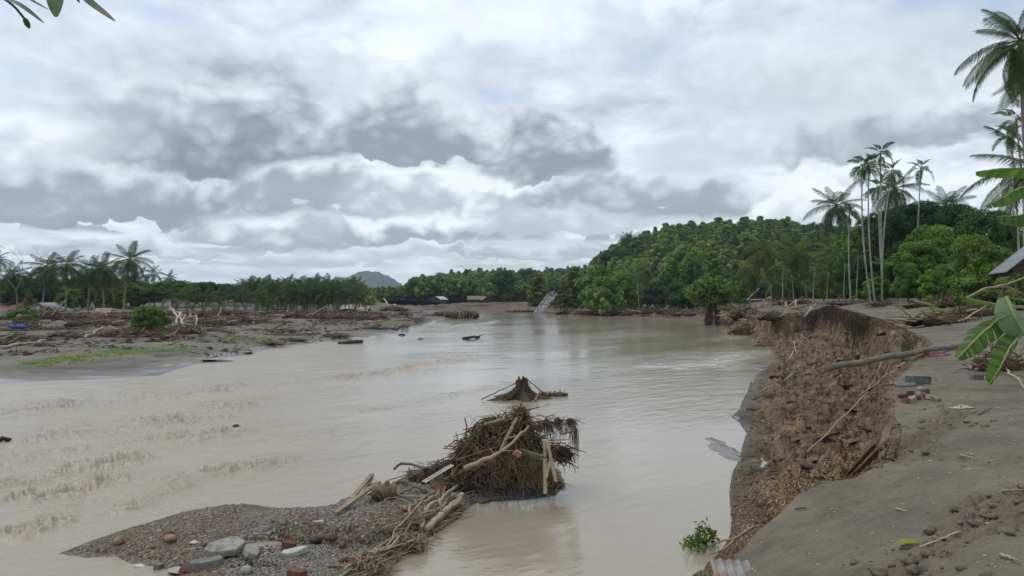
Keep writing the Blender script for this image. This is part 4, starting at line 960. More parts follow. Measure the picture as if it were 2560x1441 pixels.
# -- trees that can be told apart along the far and right bank
STAND = [('round1', 1262, 675, 250, 'round dark-green tree with a visible forked trunk on the far bank', 1.0), ('round1', 1312, 670, 330, 'very dark round tree on the skyline left of the collapsed bridge', .9), ('olive', 1345, 682, 186, 'yellow-tinged conical tree behind the collapsed bridge', 1.15),
         ('olive', 1438, 664, 182, 'tall olive-brown layered tree just right of the collapsed bridge', 1.15), ('olive', 1408, 700, 176, 'shorter olive tree leaning over the collapsed bridge railing', 1.2), ('plume', 1500, 660, 178, 'feathery bamboo clump left of the dark hollow', 1.25), ('plume', 1555, 672, 172, 'feathery bamboo clump right of the dark hollow', 1.2),
         ('round2', 1478, 715, 170, 'small pale tree below the bamboo on the right bank', 1.0), ('plume', 1520, 728, 166, 'low bamboo plumes drooping to the river', 1.3), ('plume', 1712, 610, 170, 'tall pale bamboo spray in front of the hill', 1.1), ('cone', 1785, 625, 160, 'layered round-shouldered tree in front of the hill', 1.1),
         ('round1', 1645, 700, 168, 'dark rounded tree beside the small white roof', 1.1), ('round1', 1690, 705, 160, 'dark tree right of the small white roof', 1.0), ('round0', 1600, 690, 190, 'mid-green tree behind the stilt-trunked areca on the right bank', 1.1), ('round1', 1955, 690, 132, 'blackish round tree between the two leaning coconut palms', 1.0),
         ('round2', 2060, 715, 128, 'low bright tree between slim trunks left of the areca group', 1.2), ('cone', 1850, 700, 150, 'pale layered tree behind the tree in the water', 1.2)]
for key, px, top, Y, lab, wx in STAND:
    b = at_depth(px, Y, right_z); tree(key, lab, b, Hpx(b, top), wx=wx, group='single trees along the upstream bank', name={'plume': 'bamboo_clump'}.get(key, 'broadleaf_tree'), cat={'plume': 'bamboo'}.get(key, 'tree'))
# -- the tree standing in the water at the bend
b = W(1780, 817, -.2); t = tree('dome', 'broad-leaved tree on two trunks standing in the river at the bend', b, Hpx(b, 688), name='river_tree', wx=1.1)
tm = MB()
for dx, w in ((-.75, .26), (.35, .32), (.75, .2)):
    P = [(dx, 0, -.3), (dx + .05, 0, 1.2), (dx * .7, 0, 2.4), (dx * .4, 0, 3.6)]; tm.tube(P, [w * 1.2, w, w * .8, w * .5], 8, .3)
tm.build('lower_trunks', M['stump'], t)
fb = MB(); rs = np.random.RandomState(3)
for i in range(260):
    x = rs.choice([-.75, .4]) + rs.normal() * .28; z = rs.uniform(.5, 2.4); y = rs.normal() * .3; L = rs.uniform(.4, .9)
    fb.tube([(x, y, z), (x + rs.normal() * .1, y + rs.normal() * .1, z - L * .5), (x + rs.normal() * .18, y + rs.normal() * .2, z - L)], .025, 3, rs.rand())
tag(fb.build('caught_debris', M['fibre'], t), kind='stuff')
# -- palms of the right bank
RP = [(1920, 632, 108, 3.4, 'coconut palm leaning left with hanging dead fronds, nearest the river tree', 3, (-1.2, 0)), (2010, 640, 104, 3.6, 'coconut palm with a brown skirt of old fronds in the right bank grove', 4, (-1.4, 0)), (2086, 640, 98, 3.7, 'coconut palm with long yellow midribs just left of the slim areca trunks', 2, (-.3, 0)),
      (1876, 690, 122, 3.0, 'shorter coconut palm left of the leaning one', 1, (0, 0)), (1737, 668, 165, 2.9, 'slim coconut palm in front of the pale bamboo spray', 0, (-.6, 0)), (1605, 678, 185, 3.2, 'coconut palm above the dark rounded tree at the foot of the hill', 1, None), (1553, 598, 292, 3.4, 'lone coconut palm on the left shoulder of the hill', 0, None),
      (2128, 520, 88, 3.4, 'tall coconut palm fanning out behind the left areca crowns', 1, None), (2258, 478, 84, 3.4, 'coconut palm rising upright out of the big dark trees', 0, None), (2345, 525, 86, 3.2, 'coconut palm half hidden at the top of the dark trees, right of the lone areca', 0, None),
      (1935, 715, 118, 2.4, 'low coconut palm with drooping fronds under the leaning palm', 1, None), (2060, 700, 112, 2.6, 'low palm showing only drooping fronds behind the brown-skirted palm', 1, None)]
for i, (px, cy, Y, fl, lab, dead, lean) in enumerate(RP):
    b = at_depth(px + (12 if lean and lean[0] else 0), Y, right_z); palm('coconut_palm', lab, 'coconut palms on the right bank', b, Hpx(b, cy), fl * 1.18, 500 + i, fr=FR if i in (6, 7, 8, 9) else FRW, n=24, low=-1.0, dead=dead, lean=lean, wind=-.1)
b = at_depth(1578, 160, right_z); palm('young_palm', 'small rosette palm on the bare right bank below the bamboo', None, b, 1.2, 2.9, 520, n=18, nuts=False, low=-.4)
AR = [(2156, 425, 2178, 66, 'areca palm, the leftmost of the slim group, crown bunched with its neighbour'), (2172, 420, 2188, 67, 'areca palm crossing behind the leftmost one, heavy dark crown'), (2201, 393, 2206, 70, 'areca palm with the highest crown of the slim group'), (2229, 440, 2206, 68, 'areca palm leaning right out of the slim group'),
      (2196, 478, 2210, 74, 'areca palm with the lowest crown inside the slim group'), (2303, 430, 2290, 78, 'lone areca palm standing above the big dark trees'), (2123, 545, 2128, 72, 'short areca palm left of the slim group'), (2540, 312, 2556, 52, 'areca crown at the right edge below the large coconut palm'), (2527, 352, 2550, 58, 'areca crown at the right edge above the banana leaf'),
      (1590, 690, 1598, 158, 'thin areca-like trunk leaning on the right bank below the hill')]
for i, (px, cy, bx_, Y, lab) in enumerate(AR):
    b = at_depth(bx_, Y, right_z); t = palm('areca_palm', lab, 'slim areca palms', b, Hpx(b, cy), 1.55, 600 + i, fr=FRA, n=9, lean=((px - bx_) / FPX * Y, 0), r=.085, nuts=False, trunkmat='areca_bark', up=1.35, low=-.55)
    mb = MB(); H = Hpx(b, cy); mb.tube([((px - bx_) / FPX * Y, 0, H - .5), ((px - bx_) / FPX * Y, 0, H + .25)], [.10, .08], 7); mb.build('crownshaft', M['leaf_mid'], t)
# bare slim trunks under the grove
rs = np.random.RandomState(9)
for i, px in enumerate([1955, 1985, 2035, 2065, 2110, 2140, 2098, 2240, 2220]):
    b = at_depth(px, rs.uniform(74, 96), right_z); palm('areca_palm', 'slender young areca palm, %s from the left among the grove trunks on the right bank' % WORD[[0, 1, 2, 3, 5, 6, 4, 8, 7][i]], 'young arecas in the grove', b, rs.uniform(3.5, 5), 1.3, 640 + i, fr=FRA, n=7, r=.06, nuts=False, trunkmat='areca_bark')
BIG = [('big0', 2215, 520, 82, 'tallest dark tree behind the slim areca trunks', 1.0), ('big1', 2165, 560, 86, 'dark tree left of the slim areca trunks', 1.1), ('big0', 2290, 500, 88, 'big dark tree behind the lone areca palm', 1.1), ('big1', 2300, 600, 66, 'rounded mid-green tree in front of the big dark trees', 1.15), ('big0', 2390, 500, 80, 'tall dark tree with a ragged top right of the lone areca', .85), ('big1', 2270, 655, 64, 'bushy tree right of the slim areca bases', 1.0),
       ('big0', 2465, 520, 66, 'dark tree behind the banana leaves at the right edge', 1.0), ('big2', 2350, 660, 60, 'small tree with yellowish shoots in front of the dark trees', 1.2), ('big2', 2478, 610, 50, 'bright yellow-green small tree beside the plank house', .95), ('big1', 2425, 585, 62, 'dense tree between the yellow-green tree and the big dark ones', 1.0), ('big1', 2130, 620, 84, 'mid-green tree behind the short areca palm', 1.0), ('big0', 2580, 560, 70, 'dark tree cut by the right edge above the plank house', 1.1), ('big2', 2195, 690, 70, 'bright undergrowth tree between the slim areca trunks', 1.4),
       ('big1', 2340, 560, 76, 'tree in the middle of the dark mass below the half-hidden palm', 1.1)]
for key, px, top, Y, lab, wx in BIG:
    b = at_depth(px, Y, right_z); tree(key, lab, b, Hpx(b, top), group='big trees of the right bank', wx=wx)
b = at_depth(2440, 48, right_z); tree('shrub', 'shrub in front of the plank house at the right', b, 2.2, cat='bush', name='shrub', wx=1.3)
b = at_depth(2540, 38, right_z); tree('shrub', 'sparse shrub with bare stems at the right edge below the house', b, 1.9, cat='bush', name='shrub', wx=1.0)
# -- the large coconut palm at the upper right and the lower one behind the banana leaves
b = at_depth(2585, 30, right_z); H = Hpx(b, 128)
palm('coconut_palm', 'large coconut palm towering at the upper right edge of the photo', None, b, H, 2.5, 711, fr=FRN, n=28, r=.16, lean=(-.55, 0), dead=2, up=1.25, low=-1.3)
b = at_depth(2590, 36, right_z); H = Hpx(b, 440)
palm('coconut_palm', 'coconut palm whose fronds hang behind the banana leaves at the right edge', None, b, H, 3.3, 723, fr=FRN, n=20, r=.15, lean=(0, 0), dead=1, up=1.2, low=-.9)
# -- grass on the mudflat
X, Y, Z, g1 = MUDXYZ; rs = np.random.RandomState(4); idx = np.nonzero((g1.ravel() > .35) & (Y.ravel() < 90))[0]
idx = rs.choice(idx, min(9000, len(idx)), replace=len(idx) < 9000); n = len(idx)
p = np.stack([X.ravel()[idx], Y.ravel()[idx], Z.ravel()[idx]], 1) + np.c_[rs.normal(size=(n, 2)) * .12, np.zeros(n)]
a = rs.uniform(0, 6.28, n); d = np.stack([np.cos(a), np.sin(a), 0 * a], 1) * rs.uniform(.02, .05, (n, 1)); h = np.stack([rs.normal(size=n) * .04, rs.normal(size=n) * .04, rs.uniform(.05, .14, n)], 1)
V = np.stack([p - d, p + d, p + h], 1).reshape(-1, 3); mb = MB(); mb.add(V, None, np.arange(3 * n).reshape(-1, 3), np.repeat(rs.rand(n), 3))
tag(mb.build('grass', M['grass'], smooth=False), 'short bright green grass along the edge of the mud terrace', None, None, 'stuff')
# ------------------------------------------------------------------ driftwood, rubble and everything the flood left
def bent(P, n=9, wob=.02, seed=0):
    """a smooth wandering line through the given points"""
    rs = np.random.RandomState(seed); P = np.asarray(P, float)
    s = np.concatenate([[0], np.cumsum(np.linalg.norm(np.diff(P, axis=0), axis=1))]); L = s[-1]
    u = np.linspace(0, L, n)
    if len(P) > 2:                                    # Catmull-Rom through the points
        Q = np.concatenate([[2 * P[0] - P[1]], P, [2 * P[-1] - P[-2]]]); out = []
        for x in u:
            i = min(len(P) - 2, max(0, np.searchsorted(s, x, 'right') - 1)); t = (x - s[i]) / max(1e-6, s[i + 1] - s[i])
            a, b, c, d = Q[i:i + 4]; out.append(.5 * (2 * b + (c - a) * t + (2 * a - 5 * b + 4 * c - d) * t * t + (3 * b - a - 3 * c + d) * t ** 3))
        C = np.array(out)
    else: C = P[0] + (P[1] - P[0]) * (u / L)[:, None]
    w = rs.normal(size=(n, 3)) * wob * L; w[0] *= .2; w[-1] *= .2
    return C + w * .5
def log(name, label, cat, P, r0, r1, mat='drift', wob=.012, seed=0, group=None, knots=0, k=8, n=None, parent=None, split=0):
    n = n or (9 if len(P) == 2 else 13); C = bent(P, n, wob, seed); rs = np.random.RandomState(seed + 5); o0 = C[0].copy(); C = C - o0
    mb = MB(); r = np.linspace(r0, r1, n) * rs.uniform(.88, 1.12, n); mb.tube(C, r, k, rs.uniform(.2, .8), True)
    for i in range(knots):
        j = rs.randint(1, n - 2); d = rs.normal(size=3); d[2] = abs(d[2]) * .6; d /= np.linalg.norm(d); L = rs.uniform(2.2, 6) * r0
        mb.tube([C[j], C[j] + d * (r[j] + L * .5), C[j] + d * (r[j] + L) + rs.normal(size=3) * L * .25], [r[j] * .55, r[j] * .36, r[j] * .18], 5, .5, True)
    if split:
        for i in range(split):
            e = C[-1] + (C[-1] - C[-2]) / np.linalg.norm(C[-1] - C[-2]) * rs.uniform(.8, 2.5) * r1 + rs.normal(size=3) * r1 * .7
            mb.tube([C[-1] - (C[-1] - C[-2]) * .2, e], [r1 * .5, r1 * .12], 4, .8)
    o = mb.build(name, M[mat], parent, tuple(o0))
    return tag(o, label, cat, group) if label else o
def px_on(f, *pp, lift=.05, y0=3., y1=320.):
    out = []
    for p in pp:
        h = hit(p[0], p[1], f, y0, y1); out.append((h[0], h[1], h[2] + (p[2] if len(p) > 2 else lift)))
    return out
def strands(mb, starts, L, rad, rs, hang=1.0, spread=.25, k=3, n=4, tint=None):
    for s in starts:
        l = L * rs.uniform(.35, 1.15); d = rs.normal(size=3) * spread + np.array([0, 0, -hang]); d /= np.linalg.norm(d); e = rs.normal(size=3) * spread
        t = np.linspace(0, 1, n)[:, None]; P = np.asarray(s) + d * l * t + e * l * .5 * t ** 2 + np.array([0, 0, -1.]) * hang * l * .2 * t ** 2
        mb.tube(P, np.linspace(1, .45, n) * rad * rs.uniform(.6, 1.5), k, rs.rand() if tint is None else tint)
def twigs(mb, C, ext, n, L, rad, rs, flat=.4, k=3):
    """a matted tangle of twigs in an ellipsoid"""
    for i in range(n):
        p = rs.normal(size=3); p /= np.linalg.norm(p); p = np.asarray(C) + p * np.asarray(ext) * rs.uniform(.5, 1.05)
        d = rs.normal(size=3); d[2] *= flat; d /= np.linalg.norm(d); l = L * rs.uniform(.3, 1.3)
        b = rs.normal(size=3) * l * .18; b[2] = -abs(b[2])
        mb.tube([p - d * l * .5 + b, p - d * l * .15, p + d * l * .2, p + d * l * .5 + b], np.array([.7, 1, .9, .4]) * rad * rs.uniform(.5, 1.6), k, rs.rand())

# ---- the tall tangle of roots on the gravel bar
base = W(1285, 1232, .12); PIL = thing('root_pile', 'tall tangle of brown roots and brush heaped on the right end of the gravel bar', 'debris pile', base); B0 = np.array(base)
LUMPS = [(a_, b_, c_ * 1.035, d_) for a_, b_, c_, d_ in [(1302, 1032, 17.5, .16), (1304, 1052, 17.5, .24), (1288, 1082, 17.5, .36), (1225, 1066, 17.5, .30), (1252, 1060, 17.6, .24), (1196, 1098, 17.4, .30), (1168, 1120, 17.3, .26), (1162, 1150, 17.1, .32), (1215, 1128, 17.2, .36), (1262, 1120, 17.2, .36), (1320, 1100, 17.4, .32), (1330, 1135, 17.3, .34), (1290, 1160, 16.9, .34),
         (1225, 1168, 16.8, .32), (1178, 1180, 16.9, .26), (1132, 1172, 17.1, .26), (1098, 1168, 17.3, .20), (1068, 1182, 17.3, .18), (1030, 1190, 17.4, .15), (1362, 1060, 17.5, .14), (1396, 1055, 17.5, .12), (1428, 1057, 17.5, .13), (1378, 1128, 17.6, .2), (1408, 1136, 17.7, .22), (1330, 1182, 16.8, .26), (1368, 1196, 16.8, .2), (1388, 1212, 16.7, .14), (1270, 1195, 16.7, .24), (1145, 1200, 16.8, .18)]]
rs = np.random.RandomState(21); core = MB(); fib = MB(); tw = MB()
for i, (px, py, Yd, r) in enumerate(LUMPS):
    c = np.array(WD(px, py, Yd)) - B0; core.lump(c, r * .80, (1, .9, .9), i, rs.rand(), .45, 2)
    n = int(430 * r); d = rs.normal(size=(n, 3)); d /= np.linalg.norm(d, axis=1)[:, None]; d[:, 2] = np.abs(d[:, 2]) * .9 - .25
    strands(fib, c + d * r * rs.uniform(.7, 1.1, (n, 1)), r * 1.15, rs.choice([.005, .008, .012]), rs, .7, .6)
    twigs(tw, c, (r * 1.15, r, r), int(230 * r), max(.5, r * 2.4), rs.choice([.007, .011, .017]), rs, .6)
for i in range(120):     # the curtain under the arm
    px = rs.uniform(1345, 1443); c = np.array(WD(px, 1052 + rs.uniform(-4, 22), 17.5 + rs.uniform(-.15, .15))) - B0
    strands(fib, [c], .26 if px < 1425 else .6, .008, rs, 1.0, .10)
for i in range(14): strands(fib, [np.array(WD(rs.uniform(1432, 1446), 1075, 17.5)) - B0], .75, .008, rs, 1.0, .03)
for i in range(120):     # skirts of fibre over the lower front
    px = rs.choice([1255, 1270, 1310, 1340, 1365]) + rs.normal() * 12; c = np.array(WD(px, 1125 + rs.uniform(-10, 40), 16.75)) - B0
    strands(fib, [c], .55, .008, rs, 1.0, .22)
tag(core.build('root_mass', M['root'], PIL), kind='stuff'); tag(fib.build('fibres', M['fibre'], PIL), kind='stuff'); tag(tw.build('brushwood', M['fibre'], PIL), kind='stuff')
def D(*a): return [WD(*p) for p in a]
log('branch', 'thick pale branch rising steeply across the front of the tall root pile', 'branch', D((1252, 1130, 16.7), (1272, 1085, 16.8), (1292, 1045, 17.1)), .055, .03, 'drift', seed=31, knots=2)
log('branch', 'long curved pale branch sweeping up over the front of the root pile', 'branch', D((1160, 1172, 16.3), (1215, 1148, 16.4), (1252, 1130, 16.5), (1300, 1090, 16.7), (1322, 1065, 16.9)), .055, .02, 'drift', seed=32, knots=3)
log('branch', 'horizontal branch poking left from the upper root pile', 'branch', D((1210, 1062, 17.0), (1262, 1048, 17.1)), .03, .045, 'drift', seed=33)
for i, (a, b, r, l) in enumerate([((1362, 1100, 16.9), (1363, 1235, 16.3), .04, 'straight pale plank leaning upright at the right side of the root pile'), ((1367, 1100, 16.8), (1390, 1205, 16.3), .035, 'second pale plank crossing the upright one on the root pile'), ((1378, 1140, 16.7), (1366, 1195, 16.4), .025, 'short pale lath between the two upright planks')]):
    mb = MB(); A, Bq = np.array(WD(*a)), np.array(WD(*b)); mb.bar((0, 0, 0), Bq - A, r * 2, .03, .6); o = mb.build('plank', M['plank'], None, tuple(A), False); tag(o, l, 'plank')
for i, (a, b, r, l) in enumerate([((1375, 1101, 17.3), (1420, 1100, 17.4), .018, 'thin dark stick jutting right from the root pile, upper of two'), ((1378, 1108, 17.3), (1415, 1108, 17.4), .022, 'dark stick jutting right from the root pile, lower of two'), ((1145, 1140, 16.8), (1190, 1085, 17.0), .012, 'thin bent twig on the left slope of the root pile'), ((1138, 1152, 16.7), (1240, 1118, 16.6), .016, 'long thin stick lying across the left slope of the root pile'), ((1405, 1085, 17.3), (1438, 1076, 17.4), .03, 'short dark branch hanging under the right arm of the root pile')]):
    log('stick', l, 'stick', D(a, b), r, r * .6, 'drift_brown', seed=40 + i, k=6)
def arc(a, m, b, l, i, r=.012, mat='drift_brown'): log('twig', l, 'twig', D(a, m, b), r, r * .5, mat, seed=60 + i, k=5)
arc((1160, 1120, 16.9), (1195, 1068, 17.), (1255, 1060, 17.), 'arching twig looping over the left shoulder of the root pile', 0)
arc((1140, 1130, 16.9), (1185, 1085, 17.), (1240, 1075, 17.), 'lower arching twig on the left shoulder of the root pile', 1)
mb = MB(); mb.box((0, 0, 0), (.55, .05, .13), rot3(.3, .22, -.2), .5, .01); tag(mb.build('plank', M['plank_green'], None, WD(1335, 1138, 16.75), False), 'mossy green board wedged in the front of the root pile', 'plank')
mb = MB(); mb.box((0, 0, 0), (.16, .02, .13), rot3(.5, .5, .3), .5, .015); tag(mb.build('plastic_scrap', M['plastic_pink'], None, WD(1293, 1134, 16.55), False), 'faded pink plastic scrap stuck in the front of the root pile', 'scrap')

# ---- pieces lying on the gravel bar
def slab(name, label, cat, px, py, w, d, h, mat, rot=(0, 0, 0), z=None, f=bar_z, n=6, seed=0, group=None, lift=0.0, bev=True):
    """a broken slab: an irregular outline with a thickness"""
    rs = np.random.RandomState(seed); a = np.sort(np.arange(n) * 6.283 / n + rs.uniform(-.35, .35, n)); rr = rs.uniform(.82, 1.1, n)
    sq = np.minimum(1 / np.maximum(np.abs(np.cos(a)), .01), 1 / np.maximum(np.abs(np.sin(a)), .01)) ** .6
    x, y = np.cos(a) * rr * sq * w / 2, np.sin(a) * rr * sq * d / 2; e = min(.012, h * .2)
    V = np.concatenate([np.c_[x, y, np.full(n, -h / 2)], np.c_[x * 1.02, y * 1.02, np.full(n, h / 2 - e)], np.c_[x * .965, y * .965, np.full(n, h / 2) + rs.uniform(-.003, .003, n)]])
    V = np.concatenate([V, [[0, 0, -h / 2], [0, 0, h / 2]]]); i = np.arange(n); j = (i + 1) % n
    F4 = np.concatenate([np.stack([i + n * q, j + n * q, j + n * (q + 1), i + n * (q + 1)], 1) for q in (0, 1)])
    F3 = np.concatenate([np.stack([i + 2 * n, j + 2 * n, np.full(n, 3 * n + 1)], 1), np.stack([j, i, np.full(n, 3 * n)], 1)])
    mb = MB(); mb.add(V, F4, F3, rs.uniform(.2, .8)); p = hit(px, py, f) if z is None else W(px, py, z)
    o = mb.build(name, M[mat], None, (p[0], p[1], p[2] + h * .35 + lift), False); o.rotation_euler = rot; return tag(o, label, cat, group)
slab('concrete_slab', 'broken concrete floor slab propped on the gravel bar, largest piece of rubble', 'concrete slab', 566, 1388, .70, .52, .12, 'slab_top', (.16, -.10, .3), lift=.10, seed=1, n=7)
slab('concrete_slab', 'smaller concrete piece leaning on the right of the big slab', 'concrete slab', 628, 1392, .30, .42, .10, 'slab_top', (.1, .35, .5), lift=.04, seed=2)
slab('concrete_slab', 'long grey concrete lump in front of the big slab', 'concrete slab', 520, 1418, .60, .22, .16, 'concrete', (.05, -.1, .22), seed=3, n=8)
slab('brick_slab', 'flat slab of plastered brickwork lying by the puddle', 'brick slab', 735, 1388, .46, .22, .09, 'plaster', (.1, -.12, .25), seed=4, lift=.02)
slab('brick', 'red brick lump resting behind the plastered slab', 'brick', 720, 1372, .26, .2, .15, 'brick', (.1, .2, .4), seed=5)
slab('brick', 'bright red brick at the bottom edge of the gravel bar', 'brick', 742, 1438, .34, .18, .10, 'brick', (0, .05, -.1), seed=6)
slab('brick', 'dark brick fragment at the bottom edge left of the bright one', 'brick', 462, 1436, .20, .2, .14, 'brick_dark', (.2, .5, .3), seed=7)
slab('hollow_block', 'grey hollow block lying in the shallow water left of the slabs', 'block', 398, 1424, .2, .13, .12, 'concrete', (.1, .2, .4), seed=8, n=5)
slab('tile', 'pale square floor tile on the middle of the gravel bar', 'tile', 487, 1357, .20, .20, .02, 'plaster', (.05, .05, .6), seed=9, n=4)
slab('tile', 'white tile lying at the water edge, lowest on the bar', 'tile', 352, 1416, .26, .2, .02, 'plaster', (.05, .1, .3), seed=10, n=5)
slab('wall_piece', 'large white plaster piece at the left foot of the root pile', 'plaster piece', 1080, 1182, .36, .36, .04, 'plaster', (.45, -.3, .2), seed=11, lift=.10, n=6)
slab('wall_piece', 'small cream plaster block left of the large white piece', 'plaster piece', 1022, 1200, .25, .2, .05, 'plaster', (.2, .1, 0), seed=12, lift=.03)
slab('wall_piece', 'long white plaster sheet lying flat below the cream block', 'plaster piece', 1040, 1214, .62, .26, .04, 'plaster', (.12, .05, .2), seed=13, n=7)
slab('wall_piece', 'white board half under the black plastic by the root pile', 'plaster piece', 1138, 1240, .42, .25, .04, 'plaster', (.15, -.15, .3), seed=14)
slab('brick_slab', 'dark red slab of brickwork in front of the root pile', 'brick slab', 1098, 1222, .42, .32, .08, 'brick_dark', (.25, .2, -.2), seed=15, n=7)
slab('brick_slab', 'dark red brickwork tilted behind the pale laths', 'brick slab', 1062, 1204, .26, .3, .05, 'brick_dark', (.5, .3, .2), seed=16)
slab('concrete_beam', 'long grey concrete beam lying level behind the shallow pool', 'beam', 1042, 1252, .95, .12, .12, 'concrete', (0, .02, -.02), seed=17, n=4)
slab('plaster_scrap', 'pale oblong scrap on the gravel left of the red-brown ledge', 'plaster piece', 795, 1308, .24, .09, .04, 'plaster', (.1, .1, .6), seed=18)
slab('black_plastic', 'crumpled black plastic sheet under the pale forked branch', 'plastic sheet', 1170, 1234, .42, .2, .09, 'black', (.1, .1, .2), seed=19, n=9)
for i, (a, b) in enumerate([((1056, 1205, 16.6), (1128, 1162, 16.9)), ((1062, 1207, 16.5), (1133, 1164, 16.8))]):
    mb = MB(); A, Bq = np.array(WD(*a)), np.array(WD(*b)); mb.bar((0, 0, 0), Bq - A, .05, .02); tag(mb.build('lath', M['plaster'], None, tuple(A), False), ['upper white lath leaning by the white plaster piece', 'lower white lath leaning by the white plaster piece'][i], 'lath')
P = lambda *p: px_on(bar_z, *p)
log('log', 'thick pale driftwood log with side stubs along the right edge of the bar', 'log', P((1066, 1340, .12), (1100, 1308, .15), (1152, 1262, .13)), .062, .075, 'drift_pale', seed=71, knots=4, wob=.006)
log('log', 'pale curved branch left of the thick log, forked at its upper end', 'branch', P((1052, 1332, .08), (1062, 1300, .1), (1082, 1276, .12), (1128, 1244, .12), (1160, 1212, .25)), .045, .028, 'drift_pale', seed=72, knots=1, split=4)
log('branch', 'short side branch under the thick pale log', 'branch', P((1075, 1322, .06), (1086, 1338, .03), (1082, 1352, .02)), .03, .016, 'drift', seed=73)
log('bamboo_pole', 'long greenish bamboo pole slanting along the right side of the bar', 'bamboo pole', P((838, 1462, .06), (960, 1372, .10), (1118, 1272, .12)), .030, .024, 'bamboo_pole', seed=74, wob=.003)
log('log', 'brown pole lying right beside the bamboo pole, low on the bar', 'log', P((945, 1398, .08), (1005, 1366, .10)), .045, .042, 'drift', seed=75)
log('log', 'grey log piece half buried left of the bamboo pole', 'log', P((850, 1406, .03), (918, 1384, .05)), .05, .045, 'drift_brown', seed=76)
log('stick', 'thin curved stick low on the bar below the grey log', 'stick', P((822, 1418, .03), (860, 1420, .03), (905, 1410, .03)), .02, .012, 'drift', seed=77)
for i, (a, b, l) in enumerate([((838, 1290, .05), (948, 1238, .30), 'weathered plank sloping down to the gravel, front one of a pair'), ((862, 1275, .06), (930, 1218, .34), 'weathered plank sloping down to the gravel, rear one of a pair')]):
    A, Bq = [np.array(q) for q in P(a, b)]; mb = MB(); mb.bar((0, 0, 0), Bq - A, .10, .045, .4); tag(mb.build('plank', M['drift'], None, tuple(A), False), l, 'plank')
log('branch', 'dark driftwood branch lying left of the dark red slab', 'branch', P((988, 1216, .05), (1012, 1212, .08), (1066, 1236, .04)), .045, .03, 'drift_brown', seed=78, knots=1)
log('branch', 'dark branch arching out over the water at the left of the root pile', 'branch', D((985, 1174, 17.6), (1003, 1160, 17.6), (1032, 1162, 17.5), (1060, 1172, 17.4)), .03, .035, 'drift_brown', seed=79)
log('pole', 'long thin bent pole reaching left from the white plaster over the water', 'pole', D((1066, 1170, 16.9), (985, 1198, 16.7), (915, 1230, 16.4)), .016, .010, 'drift_brown', seed=80, k=6)
log('pole', 'second thin bent pole below the long one', 'pole', D((1060, 1178, 16.9), (990, 1204, 16.6), (920, 1238, 16.3)), .013, .009, 'drift_brown', seed=81, k=6)
log('pole', 'short dark pole with a pale band beside the root block', 'pole', D((918, 1214, 16.8), (950, 1206, 16.8)), .028, .03, 'drift_brown', seed=82)
b = P((960, 1250, 0))[0]; t = thing('root_block', 'chopped tree butt with cut roots at the upper end of the bar', 'stump', b); mb = MB(); mb.tube([(-.26, 0, .16), (-.1, .01, .18), (.1, .02, .19), (.27, .04, .17)], [.15, .17, .165, .15], 9, .6, True); mb.tube([(.05, 0, .2), (.08, -.05, .42)], [.08, .05], 6, .5, True); mb.build('butt', M['drift_brown'], t); mb = MB(); rs = np.random.RandomState(8)
for i in range(60): a = rs.uniform(0, 6.28); strands(mb, [(math.cos(a) * .24, math.sin(a) * .18, rs.uniform(.05, .3))], .28, .012, rs, .6, .5)
tag(mb.build('rootlets', M['fibre'], t), kind='stuff')
log('wood_chunk', 'short dark chunk of wood floating right of the gravel bar', 'wood chunk', [W(1200, 1257, .03), W(1224, 1249, .04)], .05, .045, 'drift_brown', seed=83)
for i, (px, py, R, n, l) in enumerate([(1028, 1370, .27, 170, 'pale splintered root tangle at the middle of the bamboo pole'), (912, 1428, .32, 200, 'pale splintered root tangle at the foot of the bamboo pole')]):
    b = P((px, py, .0))[0]; t = thing('root_tangle', l, 'root tangle', b, 0, 'pale root tangles on the bar'); mb = MB(); rs = np.random.RandomState(90 + i); mb.lump((0, 0, .06), R * .7, (1, .8, .5), i, .3, .3, 2); mb.build('mat', M['root'], t)
    mb = MB(); twigs(mb, (0, 0, .12), (R, R * .8, R * .55), n, R * 1.1, .012, rs, .8, 4); strands(mb, [(rs.normal() * R * .6, -R * .4, .15) for _ in range(30)], R, .012, rs, .7, .5, 4); tag(mb.build('splinters', M['drift'], t), kind='stuff')
rs = np.random.RandomState(66); mb = MB()
for i in range(520):
    u = rs.rand(); px = 870 + u * 290 + rs.normal() * (26 if rs.rand() < .7 else 70); py = 1432 - u * 215 + rs.normal() * 16
    if py > 1436: continue
    h = hit(px, py, lambda a, b: 0 * a + .28, 9, 30, 24)
    h = (h[0], h[1], zat(bar_z, h[0], h[1]))
    if h[2] < .02: continue
    a = rs.normal(.6, .7); L = rs.uniform(.08, .5); r = rs.uniform(.004, .014); d = np.array([math.cos(a), math.sin(a), rs.uniform(-.05, .3)]); p_ = np.array(h) + [0, 0, r + .03 * rs.rand()]
    mb.tube([p_, p_ + d * L * .5 + rs.normal(size=3) * .02, p_ + d * L], [r * .7, r, r * .4], 4, rs.rand())
tag(mb.build('driftwood_litter', M['drift']), 'small broken sticks strewn along the right side of the gravel bar', None, None, 'stuff')
for i, (a, m_, c, r, l) in enumerate([((1000, 1384), (1035, 1362), (1058, 1336), .024, 'thin crooked branch between the two pale root tangles'), ((905, 1400), (940, 1378), (990, 1352), .018, 'thin grey branch above the lower root tangle'), ((1090, 1296), (1115, 1262), (1150, 1236), .02, 'thin branch crossing behind the pale forked branch'), ((1000, 1240), (1040, 1232), (1095, 1246), .022, 'dark bent branch lying before the concrete beam'), ((950, 1262), (985, 1255), (1030, 1268), .015, 'thin root lying below the root block'), ((1180, 1240), (1215, 1232), (1260, 1238), .018, 'dark stick on the mud at the foot of the root pile')]):
    log('branch', l, 'branch', P((*a, .05), (*m_, .10), (*c, .06)), r, r * .6, 'drift' if i % 2 == 0 else 'drift_brown', seed=230 + i, wob=.03, knots=2, k=6)
